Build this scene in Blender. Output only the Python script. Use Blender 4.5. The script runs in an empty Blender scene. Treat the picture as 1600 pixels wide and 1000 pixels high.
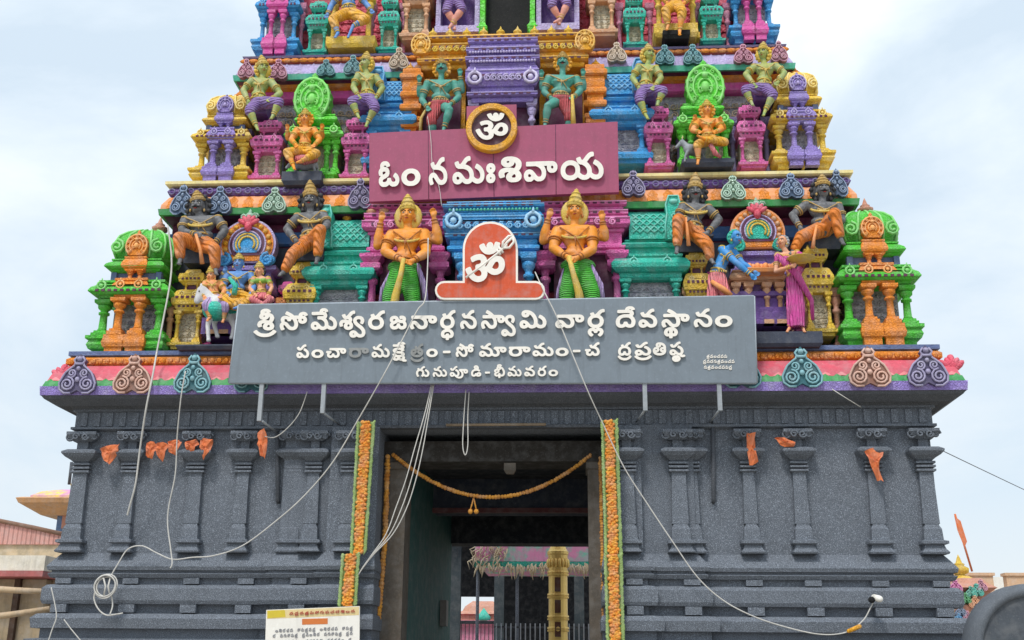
import bpy, bmesh, math, random
from mathutils import Vector, Matrix
random.seed(7)
SC = bpy.context.scene
COL = SC.collection

# ---------------------------------------------------------------- camera
FPX, HOR = 1750.0, 1050.0
PITCH, YAW, ROLL = math.atan((HOR - 500) / FPX), math.radians(3.4), math.radians(0.47)
CAM = Vector((1.30, -18.6, 1.6))
_fw = Vector((-math.sin(YAW) * math.cos(PITCH), math.cos(YAW) * math.cos(PITCH), math.sin(PITCH)))
_r0 = Vector((math.cos(YAW), math.sin(YAW), 0))
_u0 = _r0.cross(_fw)
_rt = _r0 * math.cos(ROLL) + _u0 * math.sin(ROLL)
_up = _u0 * math.cos(ROLL) - _r0 * math.sin(ROLL)
cd = bpy.data.cameras.new('camera')
cd.sensor_width = 36.0
cd.lens = FPX / 1600 * 36.0
cd.clip_end = 2000
cam = bpy.data.objects.new('camera', cd)
cam.matrix_world = Matrix(((_rt.x, _up.x, -_fw.x, CAM.x), (_rt.y, _up.y, -_fw.y, CAM.y),
                           (_rt.z, _up.z, -_fw.z, CAM.z), (0, 0, 0, 1)))
COL.objects.link(cam)
SC.camera = cam

def P(px, py, Y):
    """point of the plane y = Y seen at photo pixel (px, py)"""
    d = _fw + _rt * ((px - 800) / FPX) + _up * ((500 - py) / FPX)
    return CAM + d * ((Y - CAM.y) / d.y)
def X_(px, py, Y): return P(px, py, Y).x
def Z_(py, Y, px=790): return P(px, py, Y).z
def mpp(px, py, Y): return (P(px + 1, py, Y) - P(px, py, Y)).length

# ---------------------------------------------------------------- sky and sun
SUN_EL, SUN_AZ = math.radians(56), math.radians(200)     # azimuth clockwise from +Y: high, in front of the tower
w = bpy.data.worlds.new('World')
SC.world = w
w.use_nodes = True
nt = w.node_tree
nt.nodes.clear()
def wn(t): return nt.nodes.new(t)
sky = wn('ShaderNodeTexSky'); sky.sky_type = 'NISHITA'; sky.sun_disc = False
sky.sun_elevation = SUN_EL; sky.sun_rotation = SUN_AZ
b1 = wn('ShaderNodeBackground'); b1.inputs[1].default_value = 0.15
nt.links.new(sky.outputs[0], b1.inputs[0])
tc = wn('ShaderNodeTexCoord')
mp = wn('ShaderNodeMapping'); mp.inputs['Scale'].default_value = (1.0, 1.0, 2.1); mp.inputs['Location'].default_value = (2.6, 8.8, 0.9)
nt.links.new(tc.outputs['Generated'], mp.inputs[0])
n1 = wn('ShaderNodeTexNoise'); n1.inputs['Scale'].default_value = 2.3; n1.inputs['Detail'].default_value = 9; n1.inputs['Roughness'].default_value = 0.56; n1.inputs['Distortion'].default_value = 0.35
nt.links.new(mp.outputs[0], n1.inputs['Vector'])
cr = wn('ShaderNodeValToRGB'); cr.color_ramp.elements[0].position = 0.40; cr.color_ramp.elements[1].position = 0.66
cr.color_ramp.elements[0].color = (0.34, 0.34, 0.34, 1); cr.color_ramp.elements[1].color = (0.97, 0.97, 0.97, 1)
nt.links.new(n1.outputs[0], cr.inputs[0])
sep = wn('ShaderNodeSeparateXYZ'); nt.links.new(tc.outputs['Generated'], sep.inputs[0])
mr = wn('ShaderNodeMapRange'); mr.inputs[1].default_value = 0.0; mr.inputs[2].default_value = 0.9; mr.inputs[3].default_value = 0.90; mr.inputs[4].default_value = 1.5
nt.links.new(sep.outputs[2], mr.inputs[0])
b2 = wn('ShaderNodeBackground'); b2.inputs[0].default_value = (0.90, 0.96, 1.0, 1)
nt.links.new(mr.outputs[0], b2.inputs[1])
b3 = wn('ShaderNodeBackground'); b3.inputs[0].default_value = (0.64, 0.83, 1.0, 1); b3.inputs[1].default_value = 0.95          # thin high haze over the blue
mh = wn('ShaderNodeMixShader'); mh.inputs[0].default_value = 0.72; nt.links.new(b1.outputs[0], mh.inputs[1]); nt.links.new(b3.outputs[0], mh.inputs[2])
mx = wn('ShaderNodeMixShader'); hz = wn('ShaderNodeMapRange'); hz.inputs[1].default_value = 0.04; hz.inputs[2].default_value = 0.26; hz.inputs[3].default_value = 0.95; hz.inputs[4].default_value = 0.0; nt.links.new(sep.outputs[2], hz.inputs[0])
mm = wn('ShaderNodeMath'); mm.operation = 'MAXIMUM'; nt.links.new(cr.outputs[0], mm.inputs[0]); nt.links.new(hz.outputs[0], mm.inputs[1]); nt.links.new(mm.outputs[0], mx.inputs[0]); nt.links.new(mh.outputs[0], mx.inputs[1]); nt.links.new(b2.outputs[0], mx.inputs[2])
wo = wn('ShaderNodeOutputWorld'); nt.links.new(mx.outputs[0], wo.inputs[0])
sd = bpy.data.lights.new('sun', 'SUN'); sd.energy = 2.3; sd.angle = math.radians(11); sd.color = (1.0, 0.96, 0.9)
so = bpy.data.objects.new('sun', sd); COL.objects.link(so)
_sv = Vector((math.sin(SUN_AZ) * math.cos(SUN_EL), math.cos(SUN_AZ) * math.cos(SUN_EL), math.sin(SUN_EL)))
so.rotation_euler = _sv.to_track_quat('Z', 'Y').to_euler()
so.location = (0, -20, 30)
vs = SC.view_settings
vs.view_transform = 'Standard'; vs.look = 'None'; vs.exposure = 0.0; vs.gamma = 1.0
SC.cycles.max_bounces = 5
SC.cycles.use_denoising = True

# ---------------------------------------------------------------- materials
def lin(h):
    h = h.lstrip('#')
    v = [int(h[i:i + 2], 16) / 255 for i in (0, 2, 4)]
    return tuple(c / 12.92 if c <= 0.04045 else ((c + 0.055) / 1.055) ** 2.4 for c in v)
MATS = {}; HEX = {}
def mat(name, hexc, rough=0.55, bump=0.25, bscale=28, var=0.35, carve=0.0, cscale=11, speck=0.0, metal=0.0, streak=.38, alt=None, altsc=9, bands=None, k=1.0):
    """weathered painted plaster / stone: base colour with dirt, specks and a bumped surface"""
    if name in MATS: return MATS[name]
    m = bpy.data.materials.new(name); m.use_nodes = True; HEX[name] = hexc
    t = m.node_tree; N = t.nodes; L = t.links
    p = N['Principled BSDF']
    c = tuple(v * k for v in lin(hexc))
    co = N.new('ShaderNodeTexCoord').outputs['Object']
    def noise(sc, det=6, ro=0.6):
        n = N.new('ShaderNodeTexNoise'); n.inputs['Scale'].default_value = sc; n.inputs['Detail'].default_value = det; n.inputs['Roughness'].default_value = ro
        L.new(co, n.inputs['Vector']); return n.outputs[0]
    def ramp(src, a, b, ca, cb):
        r = N.new('ShaderNodeValToRGB'); r.color_ramp.elements[0].position = a; r.color_ramp.elements[1].position = b
        r.color_ramp.elements[0].color = (*ca, 1); r.color_ramp.elements[1].color = (*cb, 1); L.new(src, r.inputs[0]); return r.outputs[0]
    def mix(f, a, b, mode='MIX'):
        x = N.new('ShaderNodeMix'); x.data_type = 'RGBA'; x.blend_type = mode
        if isinstance(f, float): x.inputs[0].default_value = f
        else: L.new(f, x.inputs[0])
        for s, v in ((6, a), (7, b)):
            if isinstance(v, tuple): x.inputs[s].default_value = (*v, 1)
            else: L.new(v, x.inputs[s])
        return x.outputs[2]
    base = c
    if alt:
        ca = tuple(v * k for v in lin(alt))
        base = mix(ramp(noise(altsc, 3, 0.5), 0.46, 0.54, (0, 0, 0), (1, 1, 1)), c, ca)
    grime = tuple(v * (1 - var * .8) * 0.95 + 0.01 for v in c)
    col = mix(ramp(noise(3.1, 8, 0.68), 0.42, 0.72, (0, 0, 0), (1, 1, 1)), base, grime)
    lum = .3 * c[0] + .5 * c[1] + .2 * c[2]
    if streak > .3 and not speck: col = mix(ramp(noise(5.3, 5, .6), .45, .68, (0, 0, 0), (.75, .75, .75)), col, tuple(v * .62 + lum * .30 + .06 for v in c))
    pale = tuple(min(0.9, v * 1.12 + 0.02) for v in c)
    col = mix(ramp(noise(17, 4, 0.6), 0.55, 0.7, (0, 0, 0), (0.6, 0.6, 0.6)), col, pale)
    if streak:
        mpn = N.new('ShaderNodeMapping'); mpn.inputs['Scale'].default_value = (9, 9, .9); L.new(co, mpn.inputs[0])
        ns = N.new('ShaderNodeTexNoise'); ns.inputs['Scale'].default_value = 1.0; ns.inputs['Detail'].default_value = 5; ns.inputs['Roughness'].default_value = .6; L.new(mpn.outputs[0], ns.inputs['Vector'])
        col = mix(ramp(ns.outputs[0], .54, .74, (0, 0, 0), (streak, streak, streak)), col, tuple(v * .38 + .015 for v in c))
        col = mix(ramp(noise(46, 3, .7), .64, .70, (0, 0, 0), (.55, .55, .55)), col, tuple(v * .5 + .17 for v in c))
    if speck:
        col = mix(ramp(noise(80, 3, .8), .42, .58, (speck, speck, speck), (0, 0, 0)), col, tuple(v * .45 for v in c))
        col = mix(ramp(noise(95, 2, .8), .55, .64, (0, 0, 0), (speck, speck, speck)), col, tuple(min(1, v * 3.0 + .08) for v in c))
    L.new(col, p.inputs['Base Color'])
    p.inputs['Roughness'].default_value = rough; p.inputs['Metallic'].default_value = metal
    if 'Specular IOR Level' in p.inputs: p.inputs['Specular IOR Level'].default_value = 0.35
    nrm = None
    def addbump(h, st, dist):
        nonlocal nrm
        b = N.new('ShaderNodeBump'); b.inputs['Strength'].default_value = st; b.inputs['Distance'].default_value = dist
        L.new(h, b.inputs['Height'])
        if nrm is not None: L.new(nrm, b.inputs['Normal'])
        nrm = b.outputs[0]
    if bump: addbump(noise(bscale, 5), bump, 0.02)
    if carve:
        v = N.new('ShaderNodeTexVoronoi'); v.feature = 'DISTANCE_TO_EDGE'; v.inputs['Scale'].default_value = cscale
        L.new(co, v.inputs['Vector']); addbump(ramp(v.outputs[0], 0.0, 0.16, (0, 0, 0), (1, 1, 1)), carve, 0.05)
    if bands:
        wv = N.new('ShaderNodeTexWave'); wv.wave_type = 'BANDS'; wv.bands_direction = bands[0]; wv.inputs['Scale'].default_value = bands[1]; wv.inputs['Distortion'].default_value = bands[2]
        L.new(co, wv.inputs['Vector']); addbump(wv.outputs[0], 0.9, 0.03)
    if nrm is not None: L.new(nrm, p.inputs['Normal'])
    MATS[name] = m
    return m
def flat(name, hexc, rough=0.6, metal=0.0, k=0.85, emit=0.0):
    return mat(name, hexc, rough, bump=0.06, bscale=60, var=0.12, metal=metal, k=k, streak=.12)

M = dict(
 granite=mat('granite', '#7f8793', .8, .7, 40, .3, speck=.62, k=.66, streak=.35),
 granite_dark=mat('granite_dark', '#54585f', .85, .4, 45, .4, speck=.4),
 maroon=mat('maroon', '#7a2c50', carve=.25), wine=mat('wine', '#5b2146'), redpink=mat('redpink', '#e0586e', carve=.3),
 green=mat('green', '#52c63a', carve=.5, cscale=22), leaf=mat('leaf', '#3f9a55'), lime=mat('lime', '#62d93c', carve=.5, cscale=13),
 orange=mat('orange', '#ef8f2c', carve=.5, cscale=22), gold=mat('gold', '#f0ab27', carve=.5, cscale=22), yellow=mat('yellow', '#f0c84a', carve=.5, cscale=22),
 teal=mat('teal', '#35c2ab', carve=.5, cscale=22), seagreen=mat('seagreen', '#4fb49a'), blue=mat('blue', '#45a5e6', carve=.5, cscale=22), deepblue=mat('deepblue', '#3a6fb0'),
 pink=mat('pink', '#e36cb2', carve=.5, cscale=22), magenta=mat('magenta', '#d450a0', carve=.25, cscale=15), violet=mat('violet', '#9a86cf', carve=.5, cscale=22), lilac=mat('lilac', '#b9abd8', carve=.35, cscale=12),
 purple=mat('purple', '#6b4a93', carve=.2), slate=mat('slate', '#5f6f9a', carve=.2), tan=mat('tan', '#d9a57c', carve=.25, cscale=15), salmon=mat('salmon', '#c98f78', carve=.3, cscale=18),
 cream=mat('cream', '#ecd995'), creamwall=mat('cream_carving', '#d8cbae', carve=.45, cscale=15, alt='#b3ad98'), greywall=mat('grey_carving', '#bfbcc4', carve=.45, cscale=15, alt='#9a97a6'),
 bluegrey=mat('bluegrey', '#6480a8', carve=.4, cscale=20), palegreen=mat('palegreen', '#a3cbb0', carve=.4, cscale=20), tealgrey=mat('tealgrey', '#4f93a0', carve=.4, cscale=20), mauve=mat('mauve', '#7d74a0', carve=.4, cscale=20), rose=mat('rose', '#cf7f9d', carve=.4, cscale=20), sand=mat('sand', '#d7bda0', carve=.4, cscale=20),
 brick=mat('brick', '#b5513f', carve=.3), darkledge=mat('darkledge', '#3d4354'), peach=mat('peach', '#f0a06a'), black=mat('black', '#0e0f12', .8, streak=.1), hair=mat('hair', '#26262b', .6),
 white=flat('white_paint', '#f6f3ea', .5, k=.95), offwhite=mat('offwhite', '#e3e0da'), grey=mat('grey', '#9aa0a6'),
)
GLYPHS = {
    'ఓ': ['578,-37 496,-39 468,-34 428,-18 400,1 380,21 372,23 332,-10 276,-34 244,-39 164,-39 116,-26 92,-14 50,23 35,43 23,67 14,99 15,167 23,195 43,231 86,271 90,279 52,273 40,278 30,287 11,331 6,375 11,411 27,447 67,495 62,523 62,575 71,603 84,628 108,653 132,668 168,684 192,689 268,689 308,680 345,659 374,631 405,575 405,559 396,545 384,538 320,521 296,521 280,529 265,555 256,562 232,569 208,564 200,559 195,551 194,539 198,531 266,523 288,517 320,500 348,477 365,455 386,403 385,327 365,283 348,261 321,239 268,210 188,176 163,159 154,139 156,115 164,106 184,97 228,97 252,102 272,113 294,139 301,155 307,191 320,208 336,213 412,213 428,208 437,199 456,135 472,114 490,103 508,97 544,97 568,103 584,118 589,135 590,151 585,171 566,199 518,239 511,251 510,263 524,288 568,341 584,352 600,352 636,329 678,287 697,259 717,219 725,195 730,163 730,131 725,95 717,71 688,21 668,1 644,-14 620,-26', '164,310 204,326 240,347 249,363 249,375 243,387 230,395 180,397 156,387 147,371 146,359 154,335 154,311'],
    'ం': ['307,-36 205,-38 157,-25 117,-5 79,24 48,60 20,112 12,140 3,208 7,252 20,304 36,336 71,384 101,409 157,441 201,451 213,454 301,454 349,441 389,421 417,402 450,368 482,312 498,264 503,224 499,156 486,112 462,64 419,16 389,-5 349,-25', '269,95 289,99 317,111 330,120 346,140 358,168 363,192 363,228 342,280 318,304 301,313 265,322 237,321 197,309 165,281 148,244 143,220 143,196 156,152 169,131 185,114 217,99 245,94'],
    'న': ['499,-39 453,-41 401,-32 365,-16 333,4 283,53 197,163 185,174 173,179 157,177 147,169 140,153 139,133 152,81 182,29 183,9 175,-7 161,-16 89,-40 69,-40 52,-27 24,29 12,57 3,97 3,177 8,201 36,253 61,279 109,306 145,315 181,315 213,310 239,301 265,286 299,257 397,135 437,104 469,95 489,95 517,105 534,117 551,153 555,177 555,217 542,265 530,289 509,318 469,350 421,374 357,391 301,395 265,399 201,399 181,404 145,423 108,461 80,513 67,557 68,569 75,581 93,594 165,618 185,618 202,605 216,561 228,537 237,531 253,531 279,549 379,673 405,699 437,722 477,742 517,751 565,750 579,741 586,729 591,697 591,649 585,632 569,620 529,614 489,594 455,557 427,517 433,511 493,490 541,466 565,450 589,431 625,395 641,374 670,321 686,277 695,225 695,157 678,89 658,49 639,25 601,-8 577,-20 529,-36'],
    'మ': ['847,-39 813,-41 757,-32 697,-4 653,27 609,-8 569,-28 533,-37 497,-41 433,-37 405,-28 373,-12 325,25 317,23 285,-8 257,-24 225,-36 193,-41 157,-41 125,-36 85,-20 53,3 28,33 8,77 3,101 4,181 28,237 47,261 73,282 125,306 157,311 193,311 241,298 265,286 297,263 327,233 413,127 445,104 481,95 517,100 537,111 553,133 563,169 563,217 558,245 534,297 515,321 490,341 449,366 385,387 337,395 209,399 185,404 140,429 108,465 80,521 71,549 74,577 81,587 93,594 169,618 185,618 206,601 224,549 231,537 245,530 265,536 299,569 373,663 411,701 433,718 469,738 513,751 561,751 578,745 590,729 595,689 595,649 590,633 573,620 553,619 521,610 492,593 471,573 437,530 432,517 437,512 485,498 529,478 569,454 607,425 654,369 682,317 703,241 705,168 739,133 757,120 789,104 825,95 845,95 875,105 887,113 898,129 906,149 911,177 911,213 906,241 886,289 867,317 821,358 749,399 736,417 736,433 776,513 785,522 801,527 813,526 869,498 933,451 967,417 998,377 1030,317 1042,281 1051,233 1051,173 1047,137 1038,101 1022,65 985,15 961,-4 925,-24 881,-37', '189,92 205,97 218,105 234,129 225,146 207,165 181,178 165,178 149,171 141,161 135,137 141,115 153,99 177,91'],
    'ః': ['190,-36 112,-38 68,-21 38,4 19,28 7,52 2,72 -2,108 7,156 15,172 28,193 46,212 94,244 50,272 30,292 15,316 2,352 3,420 15,452 38,484 64,505 104,523 116,526 184,526 232,505 248,494 265,476 283,448 294,416 294,352 281,316 266,292 242,268 202,244 250,212 268,193 281,172 294,136 293,68 281,36 262,8 236,-17 204,-33', '152,79 168,88 173,108 164,124 144,129 128,120 123,100 132,84', '152,359 168,368 173,388 164,404 144,409 128,400 123,380 132,364'],
    'శి': ['411,-36 317,-38 293,-33 249,-13 223,8 204,32 184,76 179,104 179,136 188,172 204,204 242,248 237,257 221,258 181,253 161,245 148,236 139,204 155,140 147,124 129,111 57,90 37,95 20,116 3,176 3,244 8,268 28,308 52,336 81,357 105,369 145,381 181,386 237,387 289,382 369,360 390,384 406,424 411,468 402,504 390,524 381,524 370,480 362,464 337,434 293,407 265,398 233,393 201,393 169,399 125,419 89,454 72,484 63,512 64,576 73,606 93,637 113,658 129,669 161,685 205,698 313,698 377,685 421,667 458,644 493,614 518,580 538,540 547,504 547,424 542,400 526,356 506,320 483,288 518,240 542,184 547,156 547,92 538,60 522,32 487,-4 461,-21', '369,91 385,95 401,104 406,112 409,132 402,168 389,189 377,196 365,189 328,152 320,136 319,120 322,108 329,99 341,94', '237,523 246,528 251,536 255,548 254,564 245,573 217,570 205,566 197,556 194,544 197,532 209,522'],
    'వా': ['535,-36 433,-37 381,-17 325,24 317,22 277,-13 237,-33 213,-38 137,-38 113,-33 85,-21 51,4 24,40 8,80 3,104 4,180 12,204 41,254 77,285 121,305 149,310 197,310 233,301 273,281 295,264 337,222 391,152 425,118 444,104 457,99 485,95 513,99 533,107 545,119 554,136 563,168 563,220 558,244 542,284 523,312 501,334 457,365 425,381 369,398 89,399 77,406 68,420 67,492 68,508 73,517 81,525 97,530 817,530 837,526 897,526 929,521 981,501 1019,472 1044,436 1059,392 1059,320 1054,296 1034,256 1005,226 965,203 933,194 849,194 821,203 789,219 757,251 736,288 727,324 729,394 721,398 638,396 639,388 666,348 694,284 703,236 703,156 698,124 690,96 666,48 633,10 585,-21', '185,91 213,102 221,108 235,128 231,140 205,166 185,177 165,178 149,170 141,160 135,136 140,116 149,102 161,95', '905,315 918,320 928,332 931,344 930,364 925,377 917,385 897,393 881,394 869,392 864,384 856,348 864,328 872,320 893,314'],
    'య': ['1077,-39 1043,-41 1007,-37 963,-24 919,0 883,29 875,27 843,-4 795,-28 763,-37 719,-41 659,-37 599,-16 566,5 519,43 467,4 419,-20 383,-32 355,-37 279,-41 235,-37 183,-24 127,4 89,33 46,85 26,125 14,161 9,189 9,281 18,329 26,353 46,393 63,418 95,455 143,490 175,506 207,518 251,527 339,527 387,518 451,490 488,465 515,440 535,414 568,353 585,281 585,197 581,177 599,152 651,112 683,100 707,95 727,95 751,103 773,121 788,153 793,181 793,209 780,265 751,314 720,345 651,390 631,399 595,400 563,412 543,424 511,455 486,501 465,561 470,577 487,592 563,618 583,618 600,605 618,553 627,538 635,531 651,531 664,537 681,553 755,647 817,709 835,722 875,742 911,751 959,751 975,743 983,731 989,713 993,649 988,633 971,620 927,614 895,599 857,561 785,469 789,461 837,421 863,390 892,349 912,309 929,249 933,213 932,173 938,161 959,139 991,116 1031,100 1055,95 1091,100 1108,109 1124,125 1136,157 1141,193 1137,229 1128,261 1112,293 1079,335 1019,378 982,397 966,417 966,437 998,501 1009,517 1023,526 1039,527 1051,522 1127,478 1149,461 1207,403 1236,361 1260,313 1277,249 1277,145 1268,105 1252,69 1232,37 1196,1 1151,-24 1107,-37', '319,96 343,100 383,116 395,123 420,149 432,169 445,213 445,269 432,313 424,329 409,349 379,374 327,391 271,391 243,386 207,370 185,353 170,333 158,309 149,277 145,249 149,213 158,181 170,157 181,141 203,120 227,108 259,99 287,95'],
    'శ్రీ': ['304,-312 202,-314 134,-301 74,-281 18,-253 -23,-224 -98,-149 -127,-108 -125,-80 -66,-27 -34,-16 -10,-26 24,-72 94,-133 134,-153 194,-167 298,-170 374,-149 446,-102 510,-23 526,-14 554,-19 618,-75 625,-96 615,-124 582,-166 523,-224 438,-277 370,-301', '404,-40 326,-42 278,-29 233,-4 201,32 181,80 176,136 193,188 210,217 236,244 234,253 174,249 149,232 144,188 156,144 142,115 54,89 30,98 17,120 0,176 -4,220 25,308 70,353 102,369 180,392 122,419 100,436 81,464 61,512 65,588 107,664 100,688 101,740 117,780 148,816 182,837 234,853 310,853 370,833 410,801 435,764 447,728 434,703 389,684 470,638 506,601 531,560 552,488 552,440 535,372 486,288 519,240 547,172 552,144 548,88 523,28 494,-2 454,-25', '378,95 403,112 404,156 382,192 360,180 326,145 320,116 338,98', '370,364 399,408 408,472 398,508 386,520 358,455 322,419 258,392', '242,528 252,544 250,566 210,567 196,552 202,529', '302,703 305,712 290,725 246,721 238,712 242,703'],
    'సో': ['519,-40 433,-42 389,-29 341,-5 287,44 199,156 181,173 165,178 153,174 144,160 143,124 156,76 186,28 186,4 178,-8 161,-17 77,-41 56,-32 44,-16 20,32 -1,104 -1,172 12,216 33,253 71,292 52,320 35,384 40,440 69,497 93,521 137,545 205,562 281,553 329,533 357,511 371,516 369,527 333,553 225,607 210,620 205,636 208,652 244,724 261,737 277,740 309,729 429,661 485,622 549,564 705,562 714,568 724,612 740,644 773,677 853,709 917,710 977,693 1009,674 1046,632 1065,588 1053,559 960,528 999,492 1018,460 1035,404 1035,368 1022,316 1006,284 974,252 937,231 889,218 837,218 789,231 757,247 721,283 704,316 695,352 697,418 647,420 686,308 695,264 699,172 694,136 670,68 639,20 601,-9 561,-29', '489,99 517,107 541,132 551,168 551,232 526,328 482,404 469,416 453,408 438,388 422,344 393,330 329,330 305,337 294,348 282,384 269,404 245,421 193,417 183,400 190,348 184,320 241,301 285,274 403,132 429,111 469,98', '877,347 893,356 898,368 893,404 877,417 853,422 841,420 835,412 833,364 853,347', '933,543 926,564 913,576 885,582 864,576 857,568 861,559'],
    'మే': ['875,-40 797,-42 769,-37 709,-13 657,24 589,-21 517,-42 441,-41 385,-21 325,20 273,-17 205,-42 121,-37 89,-25 52,0 24,36 4,88 -1,168 8,200 37,253 73,285 105,301 153,314 189,314 237,301 277,281 337,226 395,152 453,102 481,98 517,102 543,120 559,156 559,224 542,280 523,308 481,349 401,393 305,394 285,399 272,408 263,432 263,496 277,525 305,534 505,534 515,544 509,570 449,578 73,578 49,587 42,596 35,648 35,676 44,700 73,714 345,715 360,764 389,813 421,837 469,857 561,862 613,845 658,816 678,792 701,736 685,709 604,684 646,628 663,568 663,536 646,480 607,428 650,376 686,312 703,256 711,164 769,115 829,98 865,103 886,116 897,132 907,164 902,248 874,304 830,348 745,399 736,412 740,444 776,516 789,525 805,529 829,521 881,493 931,456 975,412 1006,368 1042,288 1055,228 1055,180 1042,108 1024,64 1003,32 965,-5 925,-25', '193,95 218,108 233,132 197,170 177,174 157,172 145,161 139,124 157,100', '565,700 562,716 545,732 501,729 494,720 497,715'],
    'శ్వ': ['859,-367 781,-364 729,-344 685,-317 657,-340 601,-364 573,-369 513,-364 465,-344 435,-319 414,-287 400,-247 395,-219 400,-179 428,-119 473,-82 533,-61 577,-62 649,-90 685,-117 763,-203 797,-228 817,-233 861,-231 877,-220 890,-199 895,-175 891,-115 865,-62 795,13 669,115 615,169 568,241 547,321 551,369 572,425 607,469 649,502 713,526 745,531 833,526 881,510 939,473 970,429 990,377 995,317 978,249 947,193 917,178 861,204 828,233 827,253 850,305 851,337 842,365 822,385 797,395 741,394 708,377 691,349 692,317 717,271 765,223 911,105 965,46 1014,-35 1034,-95 1039,-187 1030,-227 1010,-275 987,-307 945,-340 897,-360', '577,-235 592,-223 591,-211 577,-199 553,-193 537,-203 537,-227 549,-237', '375,-43 317,-41 257,-20 211,17 192,53 175,109 179,149 200,201 232,249 181,250 164,245 147,229 143,189 156,137 145,116 113,104 57,89 33,96 20,113 0,177 -1,241 12,281 28,313 57,343 85,362 125,378 161,387 242,393 185,420 163,437 120,509 103,557 110,581 121,592 205,619 225,618 242,605 265,544 277,533 289,532 335,573 411,669 445,703 485,730 553,754 589,755 618,745 630,721 635,657 626,629 601,616 561,610 532,593 459,505 460,497 498,457 519,401 514,349 485,285 522,237 546,177 551,105 538,57 511,13 473,-16 425,-36', '381,96 397,103 406,121 402,161 381,193 360,181 328,149 323,113 341,96', '365,361 373,365 373,385 353,398 329,402 265,394 248,393 252,389 301,382'],
    'ర': ['317,-43 243,-41 179,-24 123,4 77,41 42,89 10,169 5,277 26,357 46,397 81,445 122,481 93,557 106,589 195,619 215,618 232,605 255,544 267,533 279,532 323,571 413,681 455,718 527,750 583,755 607,746 616,733 625,657 616,629 591,616 551,610 522,593 446,501 517,441 564,365 589,277 589,201 556,97 507,31 471,4 423,-20 375,-36', '327,100 379,116 420,153 441,205 436,301 415,342 375,378 335,391 263,391 211,374 170,333 158,309 149,261 154,201 170,161 207,120 231,108 275,99'],
    'జ': ['578,-40 496,-42 472,-37 416,-13 372,20 324,-17 272,-37 168,-42 120,-29 80,-9 42,28 27,56 10,108 11,160 31,216 50,244 80,272 56,272 32,282 7,340 7,404 35,464 84,505 164,530 248,529 300,513 336,490 369,452 395,396 440,371 500,358 552,364 556,384 528,394 460,388 436,399 426,424 419,484 427,508 442,520 484,530 560,530 600,521 661,488 689,448 701,416 706,372 689,312 673,284 701,256 725,196 734,144 729,96 705,36 678,4 620,-29', '544,99 568,106 586,128 585,164 560,222 464,222 392,243 356,260 312,231 173,164 163,156 154,132 168,106 200,98 248,103 276,118 293,140 307,196 316,209 340,218 408,218 437,204 455,140 472,118 496,103', '160,312 212,332 242,352 246,376 232,392 176,394 154,380 150,356'],
    'నా': ['519,-40 433,-42 389,-29 341,-5 287,44 199,156 181,173 165,178 153,174 144,160 143,128 156,76 187,24 182,-4 161,-17 85,-42 51,-28 20,32 4,80 -1,172 12,216 33,253 64,284 101,305 149,318 185,318 233,305 265,289 307,252 405,130 445,103 481,98 517,107 539,128 550,160 551,224 537,272 503,320 457,357 373,394 149,394 85,399 72,408 64,428 63,492 68,512 77,525 105,534 877,530 957,509 990,492 1019,464 1042,424 1055,380 1055,328 1042,284 1022,248 1002,228 969,207 917,190 849,190 777,219 744,252 724,292 715,328 717,392 634,392 674,316 695,248 699,172 690,120 666,60 637,18 609,-5 569,-25', '905,320 919,340 914,376 897,389 865,393 852,372 853,336 869,320'],
    'ర్ధ': ['333,-495 271,-497 243,-488 229,-459 229,-415 163,-417 123,-404 83,-376 58,-339 41,-291 37,-227 60,-151 77,-123 118,-83 212,-35 123,4 85,33 54,69 26,121 10,169 5,273 14,321 46,397 81,445 122,481 93,557 103,586 163,610 211,619 232,605 255,544 267,533 279,532 325,573 403,671 438,705 483,734 543,754 579,755 607,746 615,735 625,657 611,624 551,610 519,591 446,501 450,493 497,461 535,418 576,333 589,277 589,205 568,125 552,89 507,31 463,0 382,-35 463,-74 520,-131 540,-171 553,-215 548,-303 524,-359 479,-400 427,-417 366,-415 360,-475 351,-488', '407,-287 421,-259 416,-219 395,-189 363,-166 319,-157 267,-157 227,-166 203,-181 177,-215 173,-267 187,-287 215,-285 239,-234 271,-221 323,-221 347,-228 358,-239 375,-285', '327,100 379,116 420,153 441,205 436,301 415,342 375,378 335,391 263,391 211,374 170,333 158,309 149,261 154,201 170,161 207,120 231,108 275,99'],
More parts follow.
